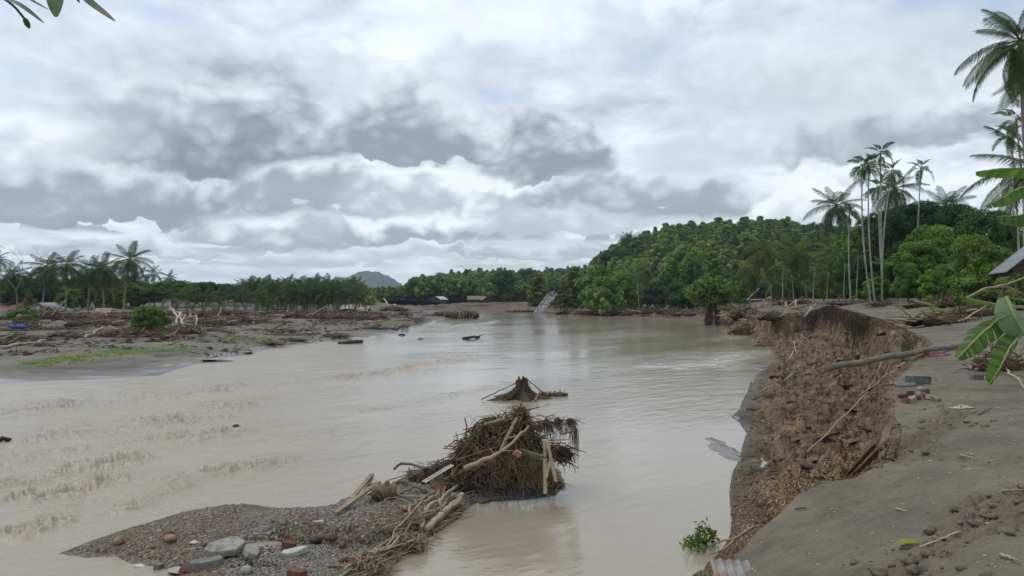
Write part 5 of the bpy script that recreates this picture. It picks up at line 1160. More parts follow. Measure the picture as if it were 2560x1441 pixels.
for i, (a, m_, c, r, l) in enumerate([((905, 1438), (1010, 1350), (1128, 1256), .026, 'long thin pale branch trailing from the root pile down to the lower bar'), ((965, 1380), (1040, 1300), (1115, 1232), .02, 'second long thin branch trailing beside the first on the bar'), ((860, 1440), (940, 1408), (1030, 1372), .022, 'long brown stick reaching the lower root tangle from the right'), ((1010, 1300), (1060, 1262), (1105, 1240), .03, 'bent grey branch above the curved pale one')]):
    log('branch', l, 'branch', P((*a, .08), (*m_, .16), (*c, .14)), r, r * .55, 'drift_pale' if i < 2 else 'drift', seed=250 + i, wob=.025, knots=4, k=6)
def boulder(name, label, cat, px, py, r, mat, sq=(1, 1, .7), f=bar_z, seed=0, parent=None, group=None, z=None, lift=.3):
    p = hit(px, py, f) if z is None else W(px, py, z); mb = MB(); mb.lump((0, 0, 0), r, sq, seed, .5, .4 if mat == 'soil' else .22, 2)
    return tag(mb.build(name, M[mat], parent, (p[0], p[1], p[2] + r * lift)), label, cat, group)
boulder('soil_clod', 'dark clod of soil left of the red-brown ledge, bigger of two', 'clod', 795, 1356, .16, 'soil', (1.3, .8, .6), seed=1); boulder('soil_clod', 'dark clod of soil left of the red-brown ledge, smaller of two', 'clod', 832, 1350, .12, 'soil', (1.2, .9, .55), seed=2)
boulder('soil_clod', 'lone brown clod beside the narrow puddle', 'clod', 858, 1368, .08, 'soil', (1.2, .8, .6), seed=3); boulder('rock', 'brown round stone on grey gravel below the beam', 'stone', 1012, 1278, .09, 'stone_brown', (1.1, .8, .8), seed=4, lift=.5)
boulder('rock', 'dark stone on the left tip of the bar', 'stone', 298, 1356, .11, 'stone_brown', seed=5); boulder('rock', 'flat brown stone left of the pale floor tile', 'stone', 425, 1352, .15, 'stone_brown', (1.2, .8, .45), seed=6); boulder('rock', 'smooth grey cobble near the bright red brick', 'stone', 618, 1432, .10, 'stone', seed=7)
boulder('rock', 'stone with red tint above the flat brown stone', 'stone', 420, 1340, .09, 'brick_dark', seed=8)
log('stick', 'short stick under the right side of the big concrete slab', 'stick', P((612, 1406, .04), (655, 1378, .06)), .035, .025, 'drift_brown', seed=84); log('stick', 'brown stick pointing at the big slab from the left', 'stick', P((505, 1368, .03), (545, 1360, .05)), .03, .03, 'drift_brown', seed=85)
# cobbles: the bigger ones singly, the fine gravel as one mass
rs = np.random.RandomState(13); BARO = bpy.data.objects['gravel_bar']; CM = []
for i in range(6):
    mb = MB(); mb.lump((0, 0, 0), 1, (1, rs.uniform(.6, .9), rs.uniform(.4, .65)), 300 + i, rs.rand(), .14, 1); me = mb.mesh('stone'); me.materials.append(M[['stone', 'stone_brown', 'stone'][i % 3]]); CM.append(me)
def scatter(f, n, x0, x1, y0, y1, ok, rs):
    x = rs.uniform(x0, x1, n); y = rs.uniform(y0, y1, n); z = f(x, y); k = ok(x, y, z); return x[k], y[k], z[k]
x, y, z = scatter(bar_z, 1500, -8.5, .2, 11.6, 18, lambda x, y, z: (z > .05) & (fbm(x, y, 3, 143) > -.25), rs)
for i in range(min(230, len(x))):
    o = obj('stone', CM[i % 6], None, BARO, (x[i], y[i], z[i] + .005)); s = .02 + .045 * rs.rand() ** 3; o.scale = (s, s, s); o.rotation_euler = (rs.uniform(-.3, .3), rs.uniform(-.3, .3), rs.uniform(0, 6.28))
x, y, z = scatter(bar_z, 9000, -8.5, .2, 11.4, 18.5, lambda x, y, z: z > .03, rs); mb = MB(); V1, F1 = ICO[1]; OV = V1[:12] if False else None
OCT = np.array([(1, 0, 0), (-1, 0, 0), (0, 1, 0), (0, -1, 0), (0, 0, 1), (0, 0, -1)], float); OF = np.array([(0, 2, 4), (2, 1, 4), (1, 3, 4), (3, 0, 4), (2, 0, 5), (1, 2, 5), (3, 1, 5), (0, 3, 5)])
def pebbles(mb, x, y, z, rs, s0, s1):
    n = len(x); s = s0 + (s1 - s0) * rs.rand(n) ** 2.5; V = OCT[None] * rs.uniform(.55, 1.2, (n, 6, 1)) * s[:, None, None] * np.array([1, 1, .65]); a = rs.uniform(0, 6.28, n); c, q = np.cos(a)[:, None], np.sin(a)[:, None]
    V = np.stack([V[..., 0] * c - V[..., 1] * q + x[:, None], V[..., 0] * q + V[..., 1] * c + y[:, None], V[..., 2] + z[:, None]], -1)
    mb.add(V.reshape(-1, 3), None, (np.arange(n)[:, None, None] * 6 + OF[None]).reshape(-1, 3), np.repeat(rs.rand(n), 6))
pebbles(mb, x, y, z, rs, .010, .032); m, g = newmat('gravel_mix'); t = g.attr('tint')
finish(m, g, g.mix(g.ss(t, .0, .5), g.mix(g.ss(t, .5, 1.), (.10, .075, .055), (.19, .165, .135)), g.mix(g.ss(t, .7, .95), (.17, .155, .13), (.42, .39, .33))), .8, .3); M['gravel_mix'] = m
tag(mb.build('gravel', m, BARO), None, None, None, 'stuff')

# ---- the stump in midstream
b = W(1305, 1000, -.05); t = thing('tree_stump', 'dark conical stump with spreading roots standing in midstream', 'stump', b); H = 50 * b[1] / FPX; mb = MB(); n = 40; hh = np.linspace(0, 1, 12); a = np.arange(n) * 6.283 / n
rs = np.random.RandomState(2); lob = .5 + .5 * np.cos(a * 5 + .6) ; lob = lob ** 2
r = .21 + (1 - hh[:, None]) ** 2.9 * (.30 + 1.0 * lob[None]) * np.where(np.cos(a) < 0, 1.25, 1.0)[None] + .05 * np.sin(a * 9)[None] * (1 - hh[:, None] * .5) + rs.uniform(-.035, .035, (12, n))
top = 1 - .14 * (np.cos(a * 2 + 1) + .6 * np.cos(a * 7)) * (hh[:, None] ** 4)
V = np.stack([r * np.cos(a) * 1.15, r * np.sin(a) * .8, hh[:, None] * H * top], -1); F = []; i = np.arange(12 * n).reshape(12, n); j = np.roll(i, -1, 1)
mb.add(V, np.stack([i[:-1], j[:-1], j[1:], i[1:]], -1).reshape(-1, 4), None, .5); c = mb.n; mb.add([[0, 0, H * .82]], None, None, .2); mb.F3.append(np.array([(i[-1, q], j[-1, q], c) for q in range(n)])); mb.build('butt', M['stump'], t)
for e, r0 in (((-1.35, -.45, .02), .09), ((-.9, -.75, .0), .11), ((.65, -.55, .0), .08), ((1.15, -.1, .06), .09), ((-1.2, .3, .1), .08), ((1.35, .25, .1), .07)):
    mb = MB(); mb.tube(bent([(e[0] * .18, e[1] * .18, .55), (e[0] * .5, e[1] * .55, .22), e], 8, .02, int(abs(e[0]) * 99)), np.linspace(r0, r0 * .4, 8), 6, .4); mb.build('root', M['stump'], t)
mb = MB(); rs = np.random.RandomState(41)
for q in range(170): a_ = rs.uniform(0, 6.28); h_ = rs.uniform(.1, .85); rr_ = .2 + (1 - h_) ** 2.4 * .75; strands(mb, [(rr_ * math.cos(a_) * 1.2, rr_ * math.sin(a_) * .85, h_ * H)], .35, .012, rs, .6, .5)
tag(mb.build('rootlets', M['fibre'], t), kind='stuff')
log('pole', 'thin pole leaning on the left of the midstream stump', 'pole', D((1203, 999, 33), (1290, 958, 33.2)), .025, .018, 'drift_brown', seed=91)
log('plank', 'pale lath leaning against the front right of the midstream stump', 'plank', D((1338, 1003, 32.7), (1349, 979, 32.9)), .06, .03, 'drift', seed=92, k=5); log('pole', 'dark pole leaning on the right of the midstream stump', 'pole', D((1372, 996, 33), (1318, 948, 33.2)), .035, .02, 'drift_brown', seed=93)
b = W(1378, 990, 0); t = thing('drift_mat', 'low mat of wet twigs caught right of the midstream stump', 'debris', b); mb = MB(); rs = np.random.RandomState(4); [mb.lump((x_, rs.normal() * .1, .02), .2, (1.3, .8, .7), int(x_ * 50) % 100 + 3, .3, .3, 1) for x_ in (-.35, -.05, .25, .6)]; mb.build('mat', M['root'], t); mb = MB(); twigs(mb, (.05, 0, .08), (.75, .3, .14), 120, .4, .012, rs, .8); tag(mb.build('brushwood', M['fibre'], t), kind='stuff')

# ---- snags and scraps afloat
for i, (P_, r0, l) in enumerate([([W(1158, 847, .05), W(1172, 845, .16), W(1184, 843.5, .17), W(1198, 843, .06)], .24, 'black waterlogged log afloat in the middle of the river'), ([W(845, 860, .0), W(878, 856, .12), W(906, 854, .16)], .32, 'brown snag with a stub near the left shore'), ([W(997, 838, .02), W(1006, 836.5, .12), W(1012, 838, .02)], .16, 'tiny dark snag near the left shoal'), ([W(1044, 849, .0), W(1052, 847, .08), W(1058, 848, .02)], .09, 'tiny snag trailing a ripple in midstream'),
      ([W(583, 1070, -.02), W(590, 1066, .10), W(597, 1068, .02)], .12, 'round black snag breaking the rapids'), ([W(-30, 1100, .0), W(5, 1098, .10), W(26, 1100, .0)], .13, 'black log end at the left edge in the rapids')]):
    log('snag', l, 'snag', P_, r0 * .7, r0 * .5, 'black', seed=100 + i, wob=.02, knots=1 if i in (0, 1) else 0)

# ---- brush heaps on the left flat
def heap_meshes(seed, n=160):
    rs = np.random.RandomState(seed); a = MB(); b = MB(); c = MB()
    for i in range(9): u = rs.uniform(-1, 1); a.lump((u * 1.0, rs.normal() * .35, .10 + .1 * rs.rand()), .52 * (1 - .4 * abs(u)), (1.1, .9, .55), seed * 20 + i, rs.rand(), .3, 1)
    for i in range(n):
        x = rs.uniform(-1.35, 1.35); y = rs.normal() * .45; h = .62 * max(0, 1 - (x / 1.45) ** 2) * rs.uniform(.3, 1.05); d = rs.normal(size=3); d[2] = abs(d[2]) * .5 - .15; d /= np.linalg.norm(d); l = rs.uniform(.3, .95)
        b.tube([(x, y, h), (x + d[0] * l * .5, y + d[1] * l * .5, h + d[2] * l * .5), (x + d[0] * l, y + d[1] * l, h + d[2] * l - .1)], [.022, .018, .008], 3, rs.rand())
    for i in range(int(n / 14)):
        x = rs.uniform(-1.2, 1.2); d = rs.normal(size=3); d[2] = abs(d[2]) * .45; d /= np.linalg.norm(d); l = rs.uniform(.5, 1.3); p = np.array([x, rs.normal() * .4 - .2, .35 * rs.rand()])
        c.tube([p, p + d * l * .5 + [0, 0, .04], p + d * l], [.038, .034, .024], 5, rs.rand())
    return [q.mesh(nm) for q, nm in ((a, 'mound'), (b, 'brushwood'), (c, 'bleached_sticks'))]
HE = [heap_meshes(s) for s in (1, 2, 3, 4, 5)]
for h in HE: h[0].materials.append(M['root']); h[1].materials.append(M['fibre']); h[2].materials.append(M['drift_pale'])
def heap(px, py, wpx, hpx, label, f, i, group, rz=0, y1=320., pale=True):
    p = hit(px, py, f, 3., y1); s = wpx * p[1] / FPX / 2.6; sz = hpx * p[1] / FPX / .8
    t = thing('brush_heap', label, 'brush heap', (p[0], p[1], p[2] - .05 * sz), rz, group); t.scale = (s, max(s * .7, .5), sz)
    for k, me in enumerate(HE[i % 5]):
        if k == 2 and not pale: continue
        o = obj(['mound', 'brushwood', 'bleached_sticks'][k], me, None, t)
        if k: o['kind'] = 'stuff'
    return t
HEAPS = [(125, 800, 90, 42, 'dark brush heap below the white gabled house'), (60, 818, 70, 22, 'low brush heap behind the blue tarpaulin'), (240, 815, 130, 30, 'wide brown brush heap left of the green bush'), (320, 842, 130, 28, 'tangled brush heap sprawling left below the green bush'), (400, 846, 90, 24, 'low brush heap directly in front of the green bush'), (180, 842, 120, 18, 'flat brush heap in the middle of the left mudflat'),
         (465, 835, 80, 30, 'brush heap under the bleached log stack'), (540, 812, 120, 26, 'brown brush heap right of the bleached log stack'), (600, 806, 70, 20, 'small brush heap between the log stack and the plantation'), (650, 808, 110, 18, 'long low brush heap below the left plantation palms'), (755, 796, 110, 26, 'dense brush heap below the middle plantation palms'), (835, 797, 110, 24, 'big brown brush heap below the right plantation palms'),
         (890, 800, 100, 22, 'dark brush heap left of the pools'), (935, 797, 60, 22, 'brush heap reaching to the river bend'), (942, 824, 42, 16, 'small upright brush heap by the pale sand flat'), (1010, 789, 34, 14, 'dark stump-like brush heap by the sunken bridge deck'), (840, 843, 70, 12, 'straw-brown brush streak at the water edge'), (735, 853, 70, 10, 'low straw-brown brush streak near the green grass patch'), (670, 862, 90, 9, 'flattened straw brush along the left shore'), (40, 845, 90, 16, 'low dark brush at the left edge of the flat'),
         (110, 866, 50, 12, 'small brush tuft above the long bleached pole'), (690, 790, 90, 16, 'brush band at the feet of the left plantation palms'), (560, 786, 120, 14, 'brush band below the flat-topped trees'), (985, 778, 70, 16, 'drift heap with planks at the far end of the flat'), (20, 800, 60, 20, 'brush heap under the red roof'), (20, 862, 60, 18, 'dark brush clump at the left edge above the long bleached pole'), (200, 795, 120, 18, 'brush band in front of the white house wall'), (300, 797, 90, 18, 'brush band left of the green bush'), (500, 792, 90, 14, 'brush band right of the bush below the young palms'), (870, 782, 100, 10, 'thin brush band below the pink-roofed hut')]
for i, (px, py, w_, h_, l) in enumerate(HEAPS): heap(px, py, w_, h_, l, left_z, i, 'brush heaps stranded on the left mudflat', (i * 37 % 7 - 3) * .06)
LQ = lambda *p: px_on(left_z, *p)
xm, ym, zm = [q.ravel() for q in MUDXYZ[:3]]; pxm = 1280 + xm / ym * FPX; pym = HOR + (EYE - zm) / ym * FPX; rs = np.random.RandomState(55)
dens = sst(fbm(xm * .10, ym * .16, 4, 301), -.05, .35) * sst(pym, 772, 780) * (1 - sst(pym, 815 + 40 * np.clip((400 - pxm) / 400, 0, 1), 865)) * (pxm > -60) * (pxm < 1060) * (zm > .12) + .15 * sst(fbm(xm * .12, ym * .5, 4, 305), .12, .3) * (pym > 840) * (pym < 900) * (zm > .05) * (pxm > -60)
kk = rs.choice(len(xm), 6000, p=dens / dens.sum()); dm = {q: MB() for q in ('root', 'fibre', 'drift')}
for i in kk:
    d = rs.normal(size=3); d[2] = abs(d[2]) * .35; d /= np.linalg.norm(d); L = rs.uniform(.3, 1.5); r = rs.uniform(.012, .05); p_ = np.array([xm[i], ym[i], zm[i] + rs.uniform(0, .16)])
    dm[['root', 'fibre', 'fibre', 'root', 'drift'][rs.randint(5)]].tube([p_ - d * L * .5, p_ + [0, 0, .05], p_ + d * L * .5], [r * .6, r, r * .5], 3, rs.rand())
for i in kk[:1500]: dm['root'].lump((xm[i], ym[i], zm[i]), rs.uniform(.08, .34), (1.3, 1, .45), i % 997, rs.rand(), .35, 1)
BT = thing('driftwood_belt', 'matted belt of small driftwood and dark mud clods strewn over the left mudflat', 'driftwood', (0, 0, 0)); BT['kind'] = 'stuff'
for q, nm in (('root', 'dark_drift'), ('fibre', 'brown_drift'), ('drift', 'pale_drift')): tag(dm[q].build(nm, M[q], BT), kind='stuff')
LOGS = [((0, 874, .15), (112, 858, .25), .13, 'long bleached pole lying at the far left of the flat'), ((212, 848, .1), (258, 832, .5), .14, 'short bleached log pointing up at the brush left of the bush'), ((150, 790, .4), (240, 787, .5), .16, 'pale log lying level in front of the white house'), ((205, 792, .3), (318, 788, .45), .17, 'longest pale log in the wall of drift left of the bush'), ((225, 797, .2), (300, 793, .3), .14, 'pale log lying under the longest one'), ((245, 786, .7), (320, 786, .6), .14, 'pale log on top of the drift wall beside the bush'),
        ((108, 782, .5), (140, 793, .3), .15, 'pale log tilted beneath the white house gable'), ((428, 786, 1.0), (462, 826, .1), .17, 'bleached log sloping steeply at the right of the bush, front one'), ((436, 790, .9), (455, 815, .2), .16, 'bleached log sloping beside the front one'), ((448, 794, .8), (480, 830, .1), .13, 'thin bleached log at the right of the sloping stack'), ((475, 790, .8), (490, 818, .3), .12, 'thin bleached log leaning alone right of the stack'), ((430, 786, 1.1), (495, 787, 1.1), .16, 'brown log lying on top of the sloping stack'),
        ((550, 783, .6), (552, 808, .2), .10, 'upright bleached post in the brush right of the stack'), ((610, 800, .3), (635, 812, .2), .12, 'bleached log in front of the small brush heap'), ((625, 784, .25), (712, 783, .3), .14, 'long pale trunk lying below the left plantation palms'), ((960, 757, 1.2), (985, 777, .2), .22, 'white tilted beam sticking up at the far end of the flat'), ((232, 770, 1.2), (238, 790, .3), .07, 'thin leaning stick above the drift wall'), ((0, 787, .6), (20, 787, .6), .14, 'pale log end at the left edge'),
        ((905, 810, .15), (960, 804, .15), .12, 'pale curved log beside the pool'), ((0, 855, .2), (45, 843, .3), .12, 'grey branch at the left edge above the long pole'), ((345, 806, .5), (365, 812, .2), .10, 'short pale branch in front of the bush'), ((330, 800, .6), (352, 790, .5), .10, 'pale branch at the left foot of the bush')]
for i, (a, b, r, l) in enumerate(LOGS): log('log', l, 'log', LQ(a, b), r, r * .75, 'drift_pale' if i not in (11, 19) else 'drift', seed=120 + i, wob=.02, k=6, group='bleached logs on the left flat')
mb = MB(); p = LQ((41, 824, .2))[0]; [mb.lump((x_, 0, .1), .45, (1.2, .8, .5), int(x_ * 10) + 20, .5, .2, 1) for x_ in (-.5, .1, .6)]; tag(mb.build('tarpaulin', M['tarp_blue'], None, p), 'crumpled blue tarpaulin on the brush at the left edge', 'tarpaulin')

# ---- houses
def house(name, label, base, w, d, hw, hr, wall, roof, rz, group=None, over=.35, door=True, gable_front=True, cat='house'):
    """gable towards -Y when gable_front; walls, two roof slopes, openings"""
    t = thing(name, label, cat, base, rz, group); mb = MB(); x, y = w / 2, d / 2
    V = [(-x, -y, 0), (x, -y, 0), (x, y, 0), (-x, y, 0), (-x, -y, hw), (x, -y, hw), (x, y, hw), (-x, y, hw)]
    if gable_front: V += [(0, -y, hr), (0, y, hr)]; F4 = [(0, 1, 5, 4), (1, 2, 6, 5), (2, 3, 7, 6), (3, 0, 4, 7)]; F3 = [(4, 5, 8), (6, 7, 9)]
    else: V += [(-x, 0, hr), (x, 0, hr)]; F4 = [(0, 1, 5, 4), (1, 2, 6, 5), (2, 3, 7, 6), (3, 0, 4, 7)]; F3 = [(5, 6, 9), (7, 4, 8)]
    mb.add(V, F4, F3, .5); mb.build('wall', M[wall], t, smooth=False)
    for s in (-1, 1):
        mb = MB(); th = .07
        if gable_front: a = [(0, -y - over, hr + .05), (0, y + over, hr + .05), (s * (x + over), y + over, hw - over * (hr - hw) / x + .05), (s * (x + over), -y - over, hw - over * (hr - hw) / x + .05)]
        else: a = [(-x - over, 0, hr + .05), (x + over, 0, hr + .05), (x + over, s * (y + over), hw - over * (hr - hw) / y + .05), (-x - over, s * (y + over), hw - over * (hr - hw) / y + .05)]
        a = np.array(a); q = np.concatenate([a, a + [0, 0, th]]); mb.add(q, [(0, 1, 2, 3), (7, 6, 5, 4), (0, 4, 5, 1), (1, 5, 6, 2), (2, 6, 7, 3), (3, 7, 4, 0)], None, .5); mb.build('roof', M[roof], t, smooth=False)
    if door:
        for k, (dx, dz, ww, hh) in enumerate([(-w * .22, hw * .45, w * .16, hw * .7), (w * .2, hw * .55, w * .16, hw * .35)]):
            mb = MB(); mb.box((dx, -y - .02, dz), (ww, .06, hh)); mb.build(['door', 'window'][k], M['opening'], t, smooth=False)
    return t
b = at_depth(128, 124, left_z); house('house', 'white house with a grey roof buried to its gable behind driftwood', (b[0], b[1], b[2] - 1.1), 6.6, 8, 1.1, 2.55, 'wall_white', 'roof_metal', .12)
b = at_depth(35, 128, left_z); house('house', 'house with a rusty red roof at the far left edge', (b[0], b[1], b[2] - .8), 3.6, 5, .9, 2.1, 'wall_white', 'roof_red', 0, gable_front=False)
b = at_depth(261, 119, left_z); house('shed', 'small buried shed with a pink roof behind the drift wall', (b[0], b[1], b[2] - 1.0), 1.9, 2.5, .9, 1.75, 'wall_white', 'roof_pink', 0, gable_front=False, door=False, cat='shed')
b = at_depth(905, 142, left_z); house('hut', 'pink-roofed hut right of the plantation palms', (b[0], b[1], b[2] - .3), 2.1, 3, .85, 1.45, 'wall_wood', 'roof_pink', 0, gable_front=False, cat='hut')
b = at_depth(876, 150, left_z); house('hut', 'pale hut half hidden by the right end of the plantation', (b[0], b[1], b[2] - .3), 2.6, 3, .9, 1.6, 'wall_white', 'wall_white', 0, gable_front=False, door=False, cat='hut')
b = WD(1099, 757, 246); house('hut', 'dark hut with a pale metal roof on the far bank', b, 3.4, 4, 1.1, 1.95, 'wall_wood', 'roof_metal', -.5, cat='hut')
b = WD(1190, 757, 243); house('house', 'long thatched house on the far bank', b, 5.2, 4, 1.1, 2.1, 'wall_wood', 'thatch', .1, gable_front=False); b = WD(1215, 757, 240); house('house', 'thatched gable annex at the right end of the long far house', b, 2.6, 3.6, .9, 1.75, 'wall_wood', 'thatch', .15, over=.5)
b = at_depth(1615, 174, right_z); house('hut', 'small white-roofed hut under dark trees at the foot of the hill', b, 2.8, 3, 1.3, 1.75, 'wall_wood', 'steel', .1, gable_front=False, cat='hut')
b = at_depth(2590, 44, right_z); HS = house('plank_house', 'dark plank house with a pale roof edge at the right border', (b[0], b[1], b[2] - .1), 3.2, 5, 2.3, 3.75, 'wall_wood', 'roof_dark', -.42)
for i in range(9): mb = MB(); mb.box((0, -2.535, .12 + i * .2), (3.0, .03, .185), None, (i * 37 % 10) / 10); mb.build('plank', M['wall_wood'], HS, smooth=False)
mb = MB(); mb.box((0, 0, .7), (.36, .04, 1.1), rot3(.1, .05, 0)); b = at_depth(2442, 50, right_z); tag(mb.build('metal_sheet', M['roof_metal'], None, (b[0], b[1], b[2] + .9), False), 'upright pale metal sheet among bushes left of the plank house', 'metal sheet')

# ---- the fallen steel bridge on the right shore
A = np.array(W(1352, 786, -.3)); Bq = np.array(WD(1386, 741, 176)); br = thing('bridge_truss', 'collapsed white steel truss bridge span tilted up from the river', 'bridge', tuple(A)); ax = Bq - A; L = np.linalg.norm(ax); ax /= L
sd = np.cross(ax, [0, 0, 1.]); sd /= np.linalg.norm(sd); sd = sd * 1.0 + np.array([0, 0, -.25]); sd /= np.linalg.norm(sd); up = np.cross(sd, ax); hw, hh, npn = 1.6, 1.25, 8
def member(nm, a, b, w=.14):
    mb = MB(); mb.bar((0, 0, 0), np.asarray(b) - np.asarray(a), w, w); mb.build(nm, M['steel'], br, tuple(a), False)
for s in (-1, 1):
    for q in (0, 1): member('chord', sd * s * hw + up * hh * q, sd * s * hw + up * hh * q + ax * L, .17)
    for i in range(npn + 1): member('post', sd * s * hw + ax * L * i / npn, sd * s * hw + ax * L * i / npn + up * hh, .10)
    for i in range(npn): member('diagonal', sd * s * hw + ax * L * (i + i % 2) / npn, sd * s * hw + ax * L * (i + 1 - i % 2) / npn + up * hh, .10)
for i in range(npn + 1): member('cross_beam', -sd * hw + ax * L * i / npn, sd * hw + ax * L * i / npn, .12)
for i in range(0, npn + 1, 2): member('cross_beam', -sd * hw + ax * L * i / npn + up * hh, sd * hw + ax * L * i / npn + up * hh, .09)
# ---- the other span lying in the river, stuffed with brush
b = W(1115, 797, 0); t = thing('sunken_bridge', 'long bridge span lying in the shallows clogged with dark brush and pale bars', 'bridge wreck', b); mb = MB(); rs = np.random.RandomState(6); k = b[1] / FPX
def raft_top(x): return (5 + 15 * sst(x, -80, 0) - 1.5 * np.sin(x * .13)) * k
for i in range(44): x_ = -82 + 156 * (i + rs.rand()) / 44; h_ = raft_top(x_) * rs.uniform(.75, 1.0); mb.lump((x_ * k, rs.uniform(-.2, .9), h_ * .42), h_ * .62, (1.15, 1, .95), i, rs.rand(), .3, 1)
mb.build('brush_mass', M['root'], t); mb = MB()
for i in range(420): x_ = rs.uniform(-80, 75); h_ = raft_top(x_); strands(mb, [(x_ * k, rs.uniform(-.6, .3), h_ * rs.uniform(.4, 1.1))], .55, .03, rs, .5, .5)
tag(mb.build('brushwood', M['fibre'], t), kind='stuff')
for x0, x1 in ((-45, -36), (-38, -42), (-27, -17), (-15, -16), (-8, 2), (4, 3), (12, 22), (24, 24), (31, 38), (38, 33), (44, 42), (48, 58), (60, 59), (64, 74), (52, 53), (-30, -29)):
    mb = MB(); mb.bar((0, 0, 0), ((x1 - x0) * k, .1, raft_top((x0 + x1) / 2) * .82), .16, .12); mb.build('bar', M['plank'], t, (x0 * k, -.75, .03), False)
b = W(1300, 781, 0); t = thing('mud_raft', 'low dark raft of mud and brush left of the fallen bridge', 'debris', b); mb = MB(); [mb.lump((x_ * .25, rs.normal() * .3, .15), .7, (1.4, .8, .5), i, rs.rand(), .3, 1) for i, x_ in enumerate(range(-11, 16, 3))]; mb.build('mound', M['root'], t); mb = MB(); twigs(mb, (.3, 0, .3), (3.0, .6, .35), 120, 1.0, .03, rs); tag(mb.build('brushwood', M['fibre'], t), kind='stuff')

# ---- the right bank: clods, roots, timber
BK = bpy.data.objects['riverbank']; rs = np.random.RandomState(31); CL = []
for i in range(6): mb = MB(); mb.lump((0, 0, 0), 1, (1, rs.uniform(.5, .9), rs.uniform(.35, .6)), 500 + i, rs.rand(), .55, 1); me = mb.mesh('clod', False); me.materials.append(M['soil']); CL.append(me)
def face_pts(n, px0, px1, py0, py1, need='face'):
    x, y, z, fa, gr_, tr_ = [q.ravel() for q in BANKV]; px = 1280 + x / y * FPX; py = HOR + (EYE - z) / y * FPX
    k = np.nonzero((px > px0) & (px < px1) & (py > py0) & (py < py1) & (y > 3.5) & (z > .03) & ((fa > .8) if need == 'face' else (fa < .3)))[0]
    k = rs.choice(k, n); return [(float(x[q]), float(y[q]), float(z[q])) for q in k]
for h in face_pts(250, 1815, 2260, 800, 1290):
    o = obj('clod', CL[rs.randint(6)], None, BK, (h[0], h[1], h[2])); s = h[1] / FPX * (3.5 + 11 * rs.rand() ** 3); o.scale = (s, s, s * .8); o.rotation_euler = (rs.uniform(-.5, .5), rs.uniform(-.5, .5), rs.uniform(0, 6.28))
for h in face_pts(46, 1860, 2230, 815, 1220):      # slumped blocks
    o = obj('clod', CL[rs.randint(6)], None, BK, (h[0], h[1], h[2] - .02)); s = h[1] / FPX * rs.uniform(13, 30); o.scale = (s * 1.3, s, s * .55); o.rotation_euler = (rs.uniform(-.3, .3), rs.uniform(-.4, .1), rs.uniform(0, 6.28))
mb = MB(); H_ = np.array(face_pts(2200, 1800, 2260, 800, 1310)); pebbles(mb, H_[:, 0], H_[:, 1], H_[:, 2], rs, .015, .075); tag(mb.build('crumbled_soil', M['soil'], BK), kind='stuff')
mb = MB()
H_ = np.array(face_pts(260, 1800, 2330, 770, 1300)); d = rs.normal(size=(260, 3)); d[:, 2] *= .4; d /= np.linalg.norm(d, axis=1)[:, None]; L = H_[:, 1] / FPX * rs.uniform(8, 70, 260); r = H_[:, 1] / FPX * rs.uniform(.4, 1.2, 260)
e = H_ + d * L[:, None] * .5; e[:, 2] = right_z(e[:, 0], e[:, 1]) + r
for q in range(260): p_ = H_[q] + [0, 0, r[q]]; mb.tube([p_ - d[q] * L[q] * .5, p_ + [0, 0, r[q] * 2], e[q]], [r[q] * .6, r[q], r[q] * .5], 3, rs.rand())
tag(mb.build('root_bits', M['fibre'], BK), kind='stuff')
x, y, z = scatter(right_z, 7000, 2.6, 7, 9, 19, lambda x, y, z: (z > .02), rs); _, fa, gr, _, _ = right_z(x, y, True); k_ = (gr > .35); mb = MB(); pebbles(mb, x[k_], y[k_], z[k_], rs, .010, .040); tag(mb.build('gravel', M['gravel_mix'], BK), kind='stuff')
def track_pts(n):
    out = []
    while len(out) < n:
        i = rs.randint(len(TRACK) - 1); u = rs.rand(); x = TRACK[i][0] * (1 - u) + TRACK[i + 1][0] * u + rs.normal() * .28; y = TRACK[i][1] * (1 - u) + TRACK[i + 1][1] * u + rs.normal() * .28; out.append((x, y, zat(right_z, x, y)))
    return out
m, g = newmat('sand_clod'); p_ = worldco(g); n_ = g.noise(p_, 25, 7, .65); M['sand_clod'] = finish(m, g, g.mix(g.ss(n_, .3, .7), (.085, .072, .054), (.20, .172, .132)), .95, .15, bump=n_, bstr=.6, bdist=.02)
SCL = []
for i in range(5): mb = MB(); mb.lump((0, 0, 0), 1, (1, rs.uniform(.6, 1), rs.uniform(.4, .75)), 600 + i, rs.rand(), .28, 2); me = mb.mesh('clod'); me.materials.append(M['sand_clod']); SCL.append(me)
for h in track_pts(150) + [(TRACK2[k_][0] + rs.normal() * .25, TRACK2[k_][1] + rs.normal() * .5, None) for k_ in rs.randint(0, 4, 45)]:
    if h[2] is None: h = (h[0], h[1], zat(right_z, h[0], h[1]))
    o = obj('clod', SCL[rs.randint(5)], None, BK, (h[0], h[1], h[2] + .005)); s = .012 + .06 * rs.rand() ** 2.5; o.scale = (s, s, s); o.rotation_euler = (0, 0, rs.uniform(0, 6.28))
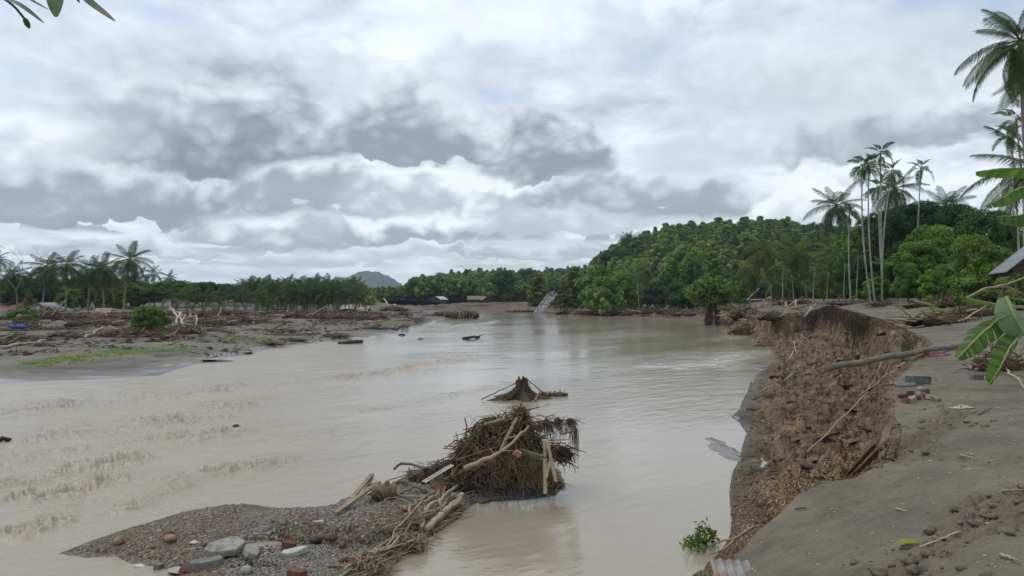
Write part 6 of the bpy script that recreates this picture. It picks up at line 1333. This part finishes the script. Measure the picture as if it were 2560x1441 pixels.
# pale chips, shells and straws scattered over the sand
mb = MB()
for h in face_pts(210, 1850, 2555, 870, 1440, 'sand'):
    a = rs.uniform(0, 3.14); l = h[1] / FPX * rs.uniform(2, 7); w_ = h[1] / FPX * rs.uniform(.8, 2); d = np.array([math.cos(a) * l, math.sin(a) * l, 0]); e = np.array([-math.sin(a) * w_, math.cos(a) * w_, 0]); q = np.array(h) + [0, 0, .008]
    mb.add([q - d - e, q + d - e, q + d + e + [0, 0, .006], q - d + e + [0, 0, .006]], [(0, 1, 2, 3)], None, rs.rand())
tag(mb.build('litter', M['drift_pale'], smooth=False), 'pale chips and straws scattered over the grey sand', None, None, 'stuff')
RQ = lambda *p: px_on(right_z, *p)
a, c = W(2068, 922, 2.98), W(2440, 857, 3.13); log('fallen_palm', 'grey fallen palm trunk lying across the eroded bank edge', 'log', [a, tuple((np.array(a) * .5 + np.array(c) * .5) + [0, 0, .03]), c], .085, .075, 'palm_bark', seed=140, wob=.004, k=10)
a, c = RQ((2149, 1002, .15))[0], RQ((2262, 928, .05))[0]; log('pole', 'white straight pole leaning down the bank below the fallen palm trunk', 'pole', [a, (c[0], c[1], c[2] + .15)], .026, .022, 'drift_pale', seed=141, wob=.003, k=6)
log('pole', 'thin whitish curved cane running down the brown bank', 'pole', RQ((2018, 1140, .10), (2090, 1088, .28), (2140, 1040, .36), (2180, 985, .42), (2205, 930, .45)), .018, .012, 'drift_pale', seed=142, wob=.004, k=6)
STX = [((1975, 905), (2004, 862), .03, 'bent pale stick on the slope near the waterline, left of two'), ((1990, 892), (2058, 856), .025, 'straight pale stick on the slope near the waterline, right of two'), ((1908, 978), (2038, 922), .04, 'long brown pole lying along the lower bank'), ((1985, 864), (2012, 842), .045, 'short curved log high on the far slope'), ((2110, 830), (2125, 838), .03, 'small pale stick below the far cliff'), ((1940, 990), (1975, 972), .02, 'thin stick on the lower bank above the gravel'),
       ((2060, 890), (2090, 880), .03, 'short stick beside the fallen trunk foot'), ((1945, 862), (1965, 848), .04, 'stick stub at the bend of the waterline'), ((2090, 940), (2104, 955), .018, 'pale splinter under the fallen trunk'), ((1990, 1000), (2000, 1012), .015, 'small pale root bit in the middle of the slope')]
for i, (a, c, r, l) in enumerate(STX): log('stick', l, 'stick', RQ((*a, .06), (*c, .16)), r, r * .6, 'drift' if i % 2 else 'drift_pale', seed=150 + i, wob=.03, k=6, group='sticks on the eroded bank')
for i, (a, c, w_, l) in enumerate([((2120, 1192), (2190, 1122), .08, 'long rotten board wedged along the crack of the bank edge'), ((2135, 1195), (2215, 1120), .09, 'narrow rotten board beside the long one in the bank crack'), ((2060, 1135), (2150, 1105), .13, 'flat grey board lying in the brown soil above the crack'), ((2205, 1130), (2222, 1075), .09, 'upright splintered board at the top of the crack'), ((2060, 1188), (2118, 1180), .13, 'short board at the foot of the rotten boards')]):
    A, Bq = [np.array(q) for q in RQ((*a, .05), (*c, .06))]; mb = MB(); mb.bar((0, 0, 0), Bq - A, w_, .025, .4); tag(mb.build('plank', M['drift_brown' if i != 2 else 'drift'], None, tuple(A), False), l, 'plank')
def lip_roots(name, label, i0, i1, n, L, mat, spread=.16, rad=.010, out=.10, cat='roots'):
    """roots hanging out of the broken edge of the bank"""
    pl = np.array(LIP[i0:i1 + 1]); sg = np.linalg.norm(np.diff(pl, axis=0), axis=1); cs = np.concatenate([[0], np.cumsum(sg)]); mb = MB(); o0 = pl[len(pl) // 2]
    u = rs.uniform(0, cs[-1], n); k = np.clip(np.searchsorted(cs, u, 'right') - 1, 0, len(sg) - 1); t = ((u - cs[k]) / sg[k])[:, None]; p = pl[k] * (1 - t) + pl[k + 1] * t; d = pl[k + 1] - pl[k]
    nrm = np.stack([-d[:, 1], d[:, 0], 0 * d[:, 0]], 1); nrm /= np.linalg.norm(nrm, axis=1)[:, None] + 1e-9; p = p + nrm * rs.uniform(-.05, out * 3, (n, 1))
    p[:, 2] = np.maximum(right_z(p[:, 0], p[:, 1]), p[:, 2] - .4 * rs.rand(n)) + .02
    strands(mb, p - o0 + nrm * out, L, rad, rs, 1.0, spread)
    return tag(mb.build(name, M[mat], None, tuple(o0)), label, None, None, 'stuff')
lip_roots('hanging_roots', 'curtain of brown roots hanging from the jutting corner of the bank', 19, 22, 900, 1.7, 'fibre', .2, .014, .16)
lip_roots('hanging_roots', 'dark roots hanging down the far cliff below the areca palms', 22, 25, 700, 1.8, 'root', .18, .022, .25)
lip_roots('hanging_roots', 'thin straw roots hanging from the lower far block of the bank', 25, 28, 220, 1.2, 'fibre', .14, .022, .2)
lip_roots('hanging_roots', 'straw-coloured roots hanging from the edge beneath the fallen palm trunk', 15, 19, 150, .8, 'fibre_straw', .3, .009, .08)
lip_roots('hanging_roots', 'straw-coloured roots on the edge beside the brick heap', 11, 15, 130, .6, 'fibre_straw', .3, .006, .06)
lip_roots('hanging_roots', 'dark roots and splinters in the crack by the rotten boards', 8, 11, 70, .4, 'fibre', .3, .007, .05)
RH = [(2350, 812, 180, 40, 'straw-brown mound of dry brush beyond the sand patch', 0), (2450, 790, 130, 45, 'brush heap behind the torn banana leaves', 1), (2400, 768, 140, 40, 'brush heap around the small banana plant', 2), (2520, 760, 140, 50, 'brush heap at the right edge below the plank house', 3), (2500, 925, 150, 70, 'root tangle lying on the sand at the right edge', 4), (2300, 768, 90, 18, 'low brush in front of the areca trunks', 0), (2120, 762, 110, 14, 'brush fringe on top of the far cliff', 1), (1985, 762, 100, 22, 'brush and logs on the lower far block of the bank', 2),
      (1870, 800, 110, 42, 'big root heap beside the tree in the water', 3), (1860, 838, 70, 36, 'palm root ball with pale splayed roots at the waterline', 4), (1930, 800, 80, 26, 'brown root heap below the far block', 0), (1720, 790, 110, 18, 'flat brush spread left of the tree in the water', 1), (1650, 785, 110, 20, 'brush spread on the bare upstream bank, middle', 2), (1570, 788, 120, 20, 'brush spread on the bare upstream bank below the bamboo', 3), (1490, 788, 100, 18, 'brush spread at the waterline right of the fallen bridge', 4), (1420, 786, 70, 20, 'brush heap at the foot of the fallen bridge', 0), (1800, 778, 120, 22, 'brush heap behind the tree in the water', 1), (1530, 765, 130, 22, 'reddish brush band below the bamboo clumps', 2), (1680, 768, 130, 14, 'brush band on the upper upstream bank', 3), (2210, 765, 90, 16, 'brush around the feet of the slim areca palms', 4), (1440, 770, 90, 20, 'brush thicket behind the fallen bridge', 3), (2395, 742, 90, 26, 'twiggy brush below the small dark trees', 2)]
for i, (px, py, w_, h_, l, v) in enumerate(RH): heap(px, py, w_, h_, l, right_z, v, 'brush heaps along the right bank', (i * 29 % 9 - 4) * .07)
for i, (a, m_, c, r, l) in enumerate([((1918, 757), (1955, 764), (1992, 775), .20, 'big white log on the lower far block of the bank'), ((1796, 806), (1815, 793), (1838, 787), .13, 'white curved branch at the waterline right of the tree in the water'), ((1800, 806), (1830, 806), (1870, 805), .10, 'pale log lying level at the waterline'), ((1975, 778), (1995, 776), (2020, 770), .12, 'pale branch on the edge of the far block'), ((2010, 800), (2025, 785), (2040, 765), .09, 'branch leaning against the corner of the far cliff'), ((1870, 750), (1890, 758), (1910, 768), .10, 'pale thin log left of the big white one'),
      ((1775, 745), (1777, 755), (1780, 765), .12, 'short pale post behind the tree in the water'), ((2130, 760), (2160, 750), (2200, 742), .10, 'log on the cliff top below the slim arecas'), ((2230, 746), (2250, 744), (2262, 744), .10, 'short cut log by the dark trees')]):
    log('log', l, 'log', RQ((*a, .25), (*m_, .3), (*c, .3)), r, r * .7, 'drift_pale', seed=170 + i, wob=.015, k=7, group='pale logs on the right bank')
for i, (px, py) in enumerate([(1857, 818), (1878, 792), (1690, 775), (1750, 778)]):
    p = RQ((px, py, .3))[0]; mb = MB(); rs2 = np.random.RandomState(i)
    for q in range(16): a = rs2.uniform(-2.2, 2.2); mb.tube([(0, 0, .5), (math.sin(a) * .5, -.3 * math.cos(a), .45), (math.sin(a) * rs2.uniform(.7, 1.1), -.6, -.35)], [.06, .05, .03], 4, rs2.rand())
    tag(mb.build('palm_butt', M['drift'], None, p), ['upturned palm butt with splayed pale roots at the waterline', 'upturned palm butt on the root heap', 'splayed palm butt on the bare upstream bank, left', 'splayed palm butt on the bare upstream bank, right'][i], 'stump')
# rubble on the sand
slab('concrete_chunk', 'grey concrete chunk at the edge of the sand above the brick heap', 'concrete', 2292, 962, .60, .22, .22, 'concrete', (.05, .05, .1), f=right_z, seed=31, n=7); slab('concrete_slab', 'flat cracked concrete slab jutting from the bank edge', 'concrete slab', 2262, 965, .5, .45, .08, 'concrete', (.1, -.1, .2), f=right_z, seed=32, n=7)
slab('concrete_chunk', 'small round concrete lump near the tip of the hanging banana leaf', 'concrete', 2440, 950, .3, .2, .14, 'concrete', (0, .1, .3), f=right_z, seed=33, n=8)
for i, (px, py, c, l) in enumerate([(2265, 1008, 'brick', 'lowest red brick of the small heap'), (2258, 996, 'brick_dark', 'dark brick at the left of the heap'), (2278, 988, 'brick', 'orange-red brick at the top left of the heap'), (2292, 1000, 'brick_dark', 'dark brick in the middle of the heap'), (2305, 992, 'stone', 'grey stone in the middle of the brick heap'), (2318, 998, 'brick', 'red brick at the right of the heap'), (2330, 1000, 'stone', 'grey stone at the right end of the brick heap'), (2300, 980, 'stone', 'grey stone at the back of the brick heap'), (2312, 984, 'brick_dark', 'dark brick at the back of the heap'), (2338, 1004, 'stone_brown', 'brown stone at the right end of the brick heap'), (2282, 1004, 'stone', 'pale stone below the middle of the brick heap')]):
    slab('brick' if 'brick' in c else 'rock', l, 'brick' if 'brick' in c else 'stone', px, py, .19, .12, .08, c, (rs.uniform(-.2, .2), rs.uniform(-.25, .25), rs.uniform(0, 3)), f=right_z, seed=40 + i, n=5, group='bricks and stones in the small heap', lift=.01)
def cloth(name, label, px, py, w, d, mat, seed, f=right_z, h=.12):
    p = hit(px, py, f); n = 22; u = np.linspace(-1, 1, n); X, Y = np.meshgrid(u, u); X = X * w / 2 * (1 - .2 * np.abs(Y)) + .06 * fbm(Y * 2, X * 2, 2, seed); Y = Y * d / 2 + .05 * fbm(X * 3, Y * 3, 2, seed + 2)
    Z = np.abs(fbm(X * 4.5 / w, Y * 3 / d, 4, seed + 5)) * h * 2 * (1 - np.clip(np.hypot(X / w * 2, Y / d * 2), 0, 1) ** 3) + .015
    V = np.stack([X, Y, Z], -1).reshape(-1, 3); V[:, 2] += right_z(V[:, 0] + p[0], V[:, 1] + p[1]) - p[2]; return tag(obj(name, mesh_np(name, V, [gridfaces(n, n)], {'tint': np.full(n * n, .5)}), M[mat], None, p), label, 'cloth')
cloth('red_cloth', 'muddy red cloth lying under the fallen palm trunk', 2330, 890, .95, .75, 'cloth_red', 5, h=.09); cloth('pale_sack', 'pale crumpled sack in the root tangle at the right edge', 2488, 890, .45, .35, 'cloth_pale', 8, h=.14); cloth('pale_husk', 'pale torn husk lying on the bare sand', 2405, 1022, .35, .2, 'cloth_pale', 11, h=.05); cloth('pink_rag', 'small pink rag on the sand beyond the fallen trunk', 2370, 815, .35, .25, 'cloth_red', 14, h=.1)
for i, (a, c, r, l) in enumerate([((2505, 1235), (2562, 1236), .014, 'straight pale stick at the right edge of the sand'), ((2240, 1276), (2266, 1286), .007, 'short pale straw in the middle of the sand'), ((2400, 1142), (2432, 1152), .009, 'pale stick below the little sand step'), ((2470, 1160), (2500, 1156), .008, 'pale stick right of the little sand step'), ((2445, 1040), (2478, 1025), .012, 'dark forked twig on the sand beyond the step'), ((2300, 1375), (2402, 1340), .010, 'thin branch lying on the trampled sand'), ((2500, 1395), (2545, 1412), .012, 'pale stick in the lower right corner'), ((1988, 1278), (2016, 1277), .010, 'small reddish stick on the sand near the bank edge'), ((2480, 880), (2560, 975), .030, 'pale branch slanting through the root tangle at the right edge'), ((2310, 812), (2340, 818), .03, 'white bit of wood at the rim of the sand patch')]):
    log('stick', l, 'stick', RQ((*a, .02), (*c, .03)), r, r * .7, 'drift_pale' if i != 4 and i != 7 else ('drift_brown' if i == 4 else 'brick'), seed=190 + i, wob=.02, k=5)
h = RQ((2272, 1367, .02))[0]; lt = thing('fallen_leaf', 'single yellow-green leaf lying on the trampled sand', 'leaf', h); mb = MB()
mb.add([(-.11, 0, .01), (-.04, .035, .03), (.06, .03, .025), (.11, 0, .0), (.06, -.03, .02), (-.04, -.035, .02)], [(0, 1, 2, 3), (0, 3, 4, 5)], None, .7); M['yellow_leaf'] = foliage('yellow_leaf', (.16, .20, .02), (.30, .33, .04), tr=.2); mb.build('blade', M['yellow_leaf'], lt, smooth=False)
mb = MB(); mb.tube([(.11, 0, 0), (.17, .02, .01)], [.005, .003], 4); mb.build('stalk', M['drift'], lt)
# corrugated sheet at the bottom edge
p = RQ((1832, 1446, .06))[0]; n = 40; u = np.linspace(-.19, .19, n); V = []
for vv in (0, 1):
    for th in (0, -.008): V.append(np.stack([u, np.full(n, vv * .5 - .38), .013 * np.cos(u * 6.283 / .085) + th], 1))
V = np.concatenate(V); i = np.arange(n - 1); F = np.concatenate([np.stack([i, i + 1, i + 1 + 2 * n, i + 2 * n], 1), np.stack([i + n, i + 3 * n, i + 1 + 3 * n, i + 1 + n], 1), np.stack([i, i + n, i + n + 1, i + 1], 1), np.stack([i + 2 * n, i + 1 + 2 * n, i + 1 + 3 * n, i + 3 * n], 1)])
o = obj('corrugated_sheet', mesh_np('corrugated_sheet', V, [F], {'tint': np.full(len(V), .5)}), M['corrugated'], None, (p[0], p[1] + .05, p[2] + .04)); o.rotation_euler = (.12, .03, -.12); tag(o, 'rust-stained corrugated roofing sheet at the bottom edge of the photo', 'roofing sheet')

# ---- leaves, banana plants, twigs
def leafcards(mb, P, n, L, w, rs, spread=.12):
    for p in P:
        for q in range(n):
            d = rs.normal(size=3); d[2] = d[2] * .6 + .2; d /= np.linalg.norm(d); s = np.cross(d, rs.normal(size=3)); s /= np.linalg.norm(s); c = np.asarray(p) + rs.normal(size=3) * spread; l = L * rs.uniform(.6, 1.2)
            mb.add([c, c + d * l * .45 + s * w, c + d * l, c + d * l * .45 - s * w], [(0, 1, 2, 3)], None, rs.rand())
b = W(1745, 1372, .15); t = thing('green_branch', 'leafy green branch hanging into the water at the lower right bank', 'branch', b); B1 = np.array(b); mb = MB()
stem = [np.array(RQ((1884, 1332, .10))[0]), np.array(W(1842, 1342, .45)), np.array(W(1800, 1356, .25)), np.array(W(1770, 1366, .1))]; mb.tube(bent(stem, 10, .01, 3) - B1, np.linspace(.032, .014, 10), 6, .5)
mb.tube(bent([stem[1], np.array(W(1815, 1370, .25)), np.array(W(1768, 1388, .05))], 9, .01, 4) - B1, np.linspace(.026, .013, 9), 6, .5); st2 = [np.array(W(1778, 1364, .1)), np.array(WD(1765, 1345, 13.9)), np.array(WD(1752, 1312, 14.0))]; mb.tube(bent(st2, 7, .01, 5) - B1, np.linspace(.012, .004, 7), 4, .5); mb.build('stem', M['drift'], t)
mb = MB(); rs = np.random.RandomState(17); leafcards(mb, [np.array(WD(px, py, 14 + rs.normal() * .15)) - B1 for px, py in [(1722, 1362), (1732, 1355), (1715, 1372), (1728, 1374), (1745, 1350), (1755, 1345), (1750, 1362), (1765, 1340), (1775, 1338), (1760, 1325), (1750, 1318), (1765, 1352), (1738, 1368), (1712, 1378), (1782, 1348), (1758, 1358)]], 24, .12, .024, rs, .07); mb.build('leaves', M['leaf_bush'], t)
def banana_leaf(t, P, w, seed=0, fold=.5, tear=.12, mat='banana', droop=.0, one=False, nrm=None, mid=True):
    """a blade along the midrib P, split into torn strips, with its own thickness of rib"""
    rs = np.random.RandomState(seed); n = 26; C = bent(P, n, .004, seed); T = np.gradient(C, axis=0); T /= np.linalg.norm(T, axis=1)[:, None]; nn = np.array(nrm if nrm is not None else (0, -.6, .8), float)
    mb = MB()
    for s in ((-1, 1) if not one else (one,)):
        S = np.cross(T, nn) * s; S /= np.linalg.norm(S, axis=1)[:, None]; U = np.cross(S, T) * s
        u = np.linspace(0, 1, n); wd = w * np.clip(np.sin(np.clip(u * .93 + .07, 0, 1) * math.pi) ** .45, 0, 1)
        cut = set(rs.choice(np.arange(2, n - 2), max(1, int(n * tear)), replace=False)); ofs = 0; k = 0
        for i in range(n - 1):
            if i in cut: ofs = rs.uniform(-.25, .25)
            for q in range(2):
                pass
            f = fold * (1 + ofs); gap = .18 if (i + 1) in cut else 0
            a0, a1 = C[i], C[i + 1]; e0 = C[i] + S[i] * wd[i] * math.cos(f) - U[i] * wd[i] * math.sin(f) + T[i] * wd[i] * .22; e1 = C[i + 1] + S[i + 1] * wd[i + 1] * math.cos(f) - U[i + 1] * wd[i + 1] * math.sin(f) + T[i + 1] * wd[i + 1] * .22
            e1 = e1 * (1 - gap) + e0 * gap; m0, m1 = (a0 + e0) / 2 + U[i] * wd[i] * .08, (a1 + e1) / 2 + U[i + 1] * wd[i + 1] * .08
            mb.add([a0, a1, m1, m0, e0, e1], [(0, 1, 2, 3), (3, 2, 5, 4)], None, rs.uniform(.15, .85))
    lf = mb.build('leaf', M[mat], t)
    if mid: mb = MB(); mb.tube(C, np.linspace(.022, .006, n) * (w / .2), 6, .7); mb.build('midrib', M['midrib'], lf)
    return lf
m, g = newmat('banana'); t_ = g.attr('tint'); p_ = objco(g); n_ = g.noise(p_, 3, 4); c_ = g.mix(g.ss(t_ * .6 + n_ * .5, .2, .9), (.035, .085, .014), (.105, .20, .035)); c_ = g.mix(g.ss(g.noise(p_, 6, 4), .66, .72), c_, (.18, .12, .03)); M['banana'] = finish(m, g, c_, .58, .25, bump=n_, bstr=.3, bdist=.02, trans=(.35, g.hsv(c_, .49, 1.1, 1.7)))
m, g = newmat('banana_pale'); M['banana_pale'] = finish(m, g, g.mix(g.attr('tint'), (.12, .19, .095), (.20, .29, .155)), .6, .3, trans=(.3, (.2, .32, .1)))
m, g = newmat('midrib'); M['midrib'] = finish(m, g, (.24, .27, .09), .5, .4)
b = WD(2650, 1000, 14.8); b = (b[0], b[1], zat(right_z, b[0], b[1])); BP = thing('banana_plant', 'banana plant at the right edge with torn leaves, some snapped and hanging', 'banana plant', (0, 0, 0)); BP.location = b; O = np.array(b)
mb = MB(); mb.tube([(0, 0, 0), (.02, 0, 1.2), (.0, .03, 2.4), (-.02, 0, 3.4)], [.15, .13, .11, .08], 12, .5); mb.build('stem', M['leaf_olive'], BP)
def BD(*pp): return [np.array(WD(*p)) - O for p in pp]
banana_leaf(BP, BD((2580, 770, 14.6), (2500, 763, 14.4), (2440, 752, 14.2), (2412, 745, 14.1)), .34, 1, .95, .05, 'banana', one=1, nrm=(0, -.8, .6))
banana_leaf(BP, BD((2535, 768, 14.5), (2495, 800, 14.1), (2440, 848, 13.8), (2394, 896, 13.6)), .27, 2, .75, .34, 'banana', nrm=(-.3, -.75, .5))
banana_leaf(BP, BD((2516, 742, 14.0), (2535, 790, 13.8), (2562, 840, 13.8)), .30, 3, .5, .12, 'banana_pale', nrm=(.1, -.95, .2))
banana_leaf(BP, BD((2562, 825, 14.0), (2525, 870, 13.7), (2500, 920, 13.5), (2472, 962, 13.4)), .23, 4, .6, .3, 'banana', nrm=(.5, -.8, .2))
banana_leaf(BP, BD((2600, 752, 14.6), (2540, 745, 14.3), (2520, 740, 14.2)), .05, 5, .5, .05, 'banana')
banana_leaf(BP, BD((2640, 440, 15.6), (2560, 424, 15.2), (2490, 424, 14.8), (2440, 430, 14.4)), .22, 6, .45, .10, 'banana', nrm=(0, .45, .9))
banana_leaf(BP, BD((2640, 470, 15.0), (2560, 468, 14.6), (2510, 492, 14.4), (2462, 516, 14.2)), .21, 7, .7, .2, 'banana', nrm=(.2, -.3, .9))
banana_leaf(BP, BD((2660, 520, 15.2), (2590, 530, 14.8), (2535, 540, 14.5), (2493, 542, 14.3)), .26, 8, 1.25, .1, 'banana', nrm=(0, -.2, .9))
b = at_depth(2335, 46, right_z); t = thing('banana_sucker', 'small bright yellow-green banana sucker in the brush', 'banana plant', b); M['sucker'] = foliage('sucker', (.13, .22, .02), (.24, .36, .04), tr=.35)
for i, e in enumerate([(-.55, 0, .75), (.75, .1, .42), (-.15, .2, .6), (.35, -.3, .3)]): banana_leaf(t, [(0, 0, .2), (e[0] * .5, e[1], e[2] * .9), e], .13, 20 + i, .4, .08, 'sucker', nrm=(0, -.5, .8))
mb = MB(); mb.tube([(0, 0, 0), (0, 0, .35)], [.06, .045], 7, .5); mb.build('stem', M['sucker'], t)
for i, e in enumerate([(2215, 640, 72), (1830, 708, 152), (1812, 715, 150)]):
    b = at_depth(e[0], e[2], right_z); t = thing('banana_plant', ['banana plant with one upright pale leaf between the areca trunks', 'bright banana clump behind the tree in the water, right one', 'bright banana clump behind the tree in the water, left one'][i], 'banana plant', b); H = max(2., Hpx(b, e[1]))
    for q in range(7): a = q * 2.4; r_ = H * .35; banana_leaf(t, [(0, 0, H * .4), (math.cos(a) * r_ * .35, math.sin(a) * r_ * .35, H * .8), (math.cos(a) * r_, math.sin(a) * r_, H * (1 - .12 * (q % 3)))], .16 * H / 2.2, 30 + q, .35, .06, 'sucker' if i else 'banana', nrm=(math.cos(a) * .8, math.sin(a) * .8, .6), mid=False)
    mb = MB(); mb.tube([(0, 0, 0), (0, 0, H * .45)], [.12, .09], 7, .5); mb.build('stem', M['leaf_olive'], t)
log('branch', 'long bare white branch arching over the brush at the right edge', 'branch', D((2418, 744, 33), (2462, 722, 33), (2500, 715, 33), (2570, 692, 33)), .05, .035, 'drift_pale', seed=210, wob=.008); log('branch', 'thin bare fork drooping from the white branch at the right edge', 'branch', D((2480, 718, 33), (2530, 722, 33), (2600, 760, 33)), .03, .02, 'drift', seed=211, wob=.01)
b = at_depth(2500, 37, right_z); bare_tree('leafless thorny shrub of thin stems below the plank house', b, 1.6, 12, 'drift', 'shrub', 'bare_shrub', .6, 4, .03); b = at_depth(2540, 35, right_z); bare_tree('second leafless shrub at the right edge below the plank house', b, 2.0, 13, 'drift', 'shrub', 'bare_shrub', .6, 4, .03)
# overhanging twig at the upper left
m, g = newmat('near_leaf'); t_ = g.attr('tint'); c_ = g.mix(t_, (.022, .045, .010), (.05, .09, .016)); M['near_leaf'] = finish(m, g, c_, .4, .4, trans=(.25, g.hsv(c_, .49, 1.1, 1.6)))
b = WD(120, -70, 3.0); t = thing('overhanging_branch', 'leafy twig hanging into the upper left corner of the photo', 'branch', b); O = np.array(b); mb = MB(); mb.tube(bent([WD(-40, -330, 2.75), WD(-10, -140, 2.9), WD(60, -75, 3.0), WD(180, -60, 3.0), WD(330, -110, 3.1)], 16, .004, 2) - O, np.linspace(.012, .005, 16), 7, .5); mb.build('twig', M['bark'], t)
mb = MB(); mb.tube(bent([(4.6, -2.6, 7.2), (2.4, -.9, 7.9), (.2, 1.2, 7.6), (-1.94, 2.75, 6.42)], 18, .006, 9) - O, np.linspace(.10, .012, 18), 8, .5); mb.build('limb', M['bark'], t)
mb = MB(); mb.tube(bent([(4.7, -2.7, 2.9), (4.75, -2.6, 5.2), (4.6, -2.6, 7.3), (4.9, -2.9, 9.5)], 12, .01, 8) - O, np.linspace(.22, .10, 12), 10, .5); mb.build('trunk', M['bark'], t)
def near_leaf(P, w, seed, nrm=(.2, -.9, .3)):
    n = 12; C = bent(P, n, .002, seed) - O; T = np.gradient(C, axis=0); T /= np.linalg.norm(T, axis=1)[:, None]; S = np.cross(T, np.array(nrm, float)); S /= np.linalg.norm(S, axis=1)[:, None]; U = np.cross(S, T); u = np.linspace(0, 1, n)[:, None]; wd = w * np.sin(np.clip(u * .94 + .03, 0, 1) * math.pi) ** .7
    V = np.concatenate([C - S * wd + U * wd * .25, C, C + S * wd + U * wd * .25]); i = np.arange(n - 1); mb = MB(); mb.add(V, np.concatenate([np.stack([i, i + 1, i + 1 + n, i + n], 1), np.stack([i + n, i + 1 + n, i + 1 + 2 * n, i + 2 * n], 1)]), None, np.tile(np.linspace(.2, .9, n), 3)); mb.build('leaf', M['near_leaf'], t)
near_leaf([WD(137, -60, 3.0), WD(139, -10, 2.95), WD(141, 43, 2.9)], .033, 1, (.25, -.95, .1)); near_leaf([WD(178, -40, 3.0), WD(225, 8, 2.98), WD(287, 54, 2.95)], .022, 2, (.3, -.5, .8)); near_leaf([WD(-30, -10, 3.0), WD(40, 8, 2.98), WD(110, 58, 2.95)], .012, 3, (.2, -.6, .7)); near_leaf([WD(40, -30, 3.0), WD(80, 2, 2.98), WD(122, 25, 2.97)], .007, 4, (.2, -.6, .7)); near_leaf([WD(190, -30, 3.0), WD(195, 0, 3.0), WD(199, 7, 3.0)], .007, 5)
mb = MB(); mb.tube(bent([WD(-20, -20, 3.0), WD(28, 10, 3.0), WD(62, 48, 3.0)], 8, .004, 4) - O, np.linspace(.006, .005, 8), 6, .3); mb.tube(np.array([WD(61, 46, 3.0), WD(64, 52, 3.), WD(68, 60, 3.0), WD(72, 68, 3.0), WD(74, 72, 3.0)]) - O, [.006, .011, .012, .007, .001], 8, .2); mb.build('bud', M['near_leaf'], t)
# ---- haze
if HAZE:
    m = bpy.data.materials.new('haze_air'); m.use_nodes = True; nt = m.node_tree; nt.nodes.clear(); v = nt.nodes.new('ShaderNodeVolumePrincipled'); v.inputs['Color'].default_value = (.72, .85, 1.0, 1); v.inputs['Density'].default_value = HAZE; v.inputs['Anisotropy'].default_value = .2
    o_ = nt.nodes.new('ShaderNodeOutputMaterial'); nt.links.new(v.outputs[0], o_.inputs['Volume']); mb = MB(); mb.box((0, 1200, 40), (9000, 4400, 90)); tag(mb.build('haze', m, None, None, False), 'thin moist haze over the whole valley', None, None, 'stuff')
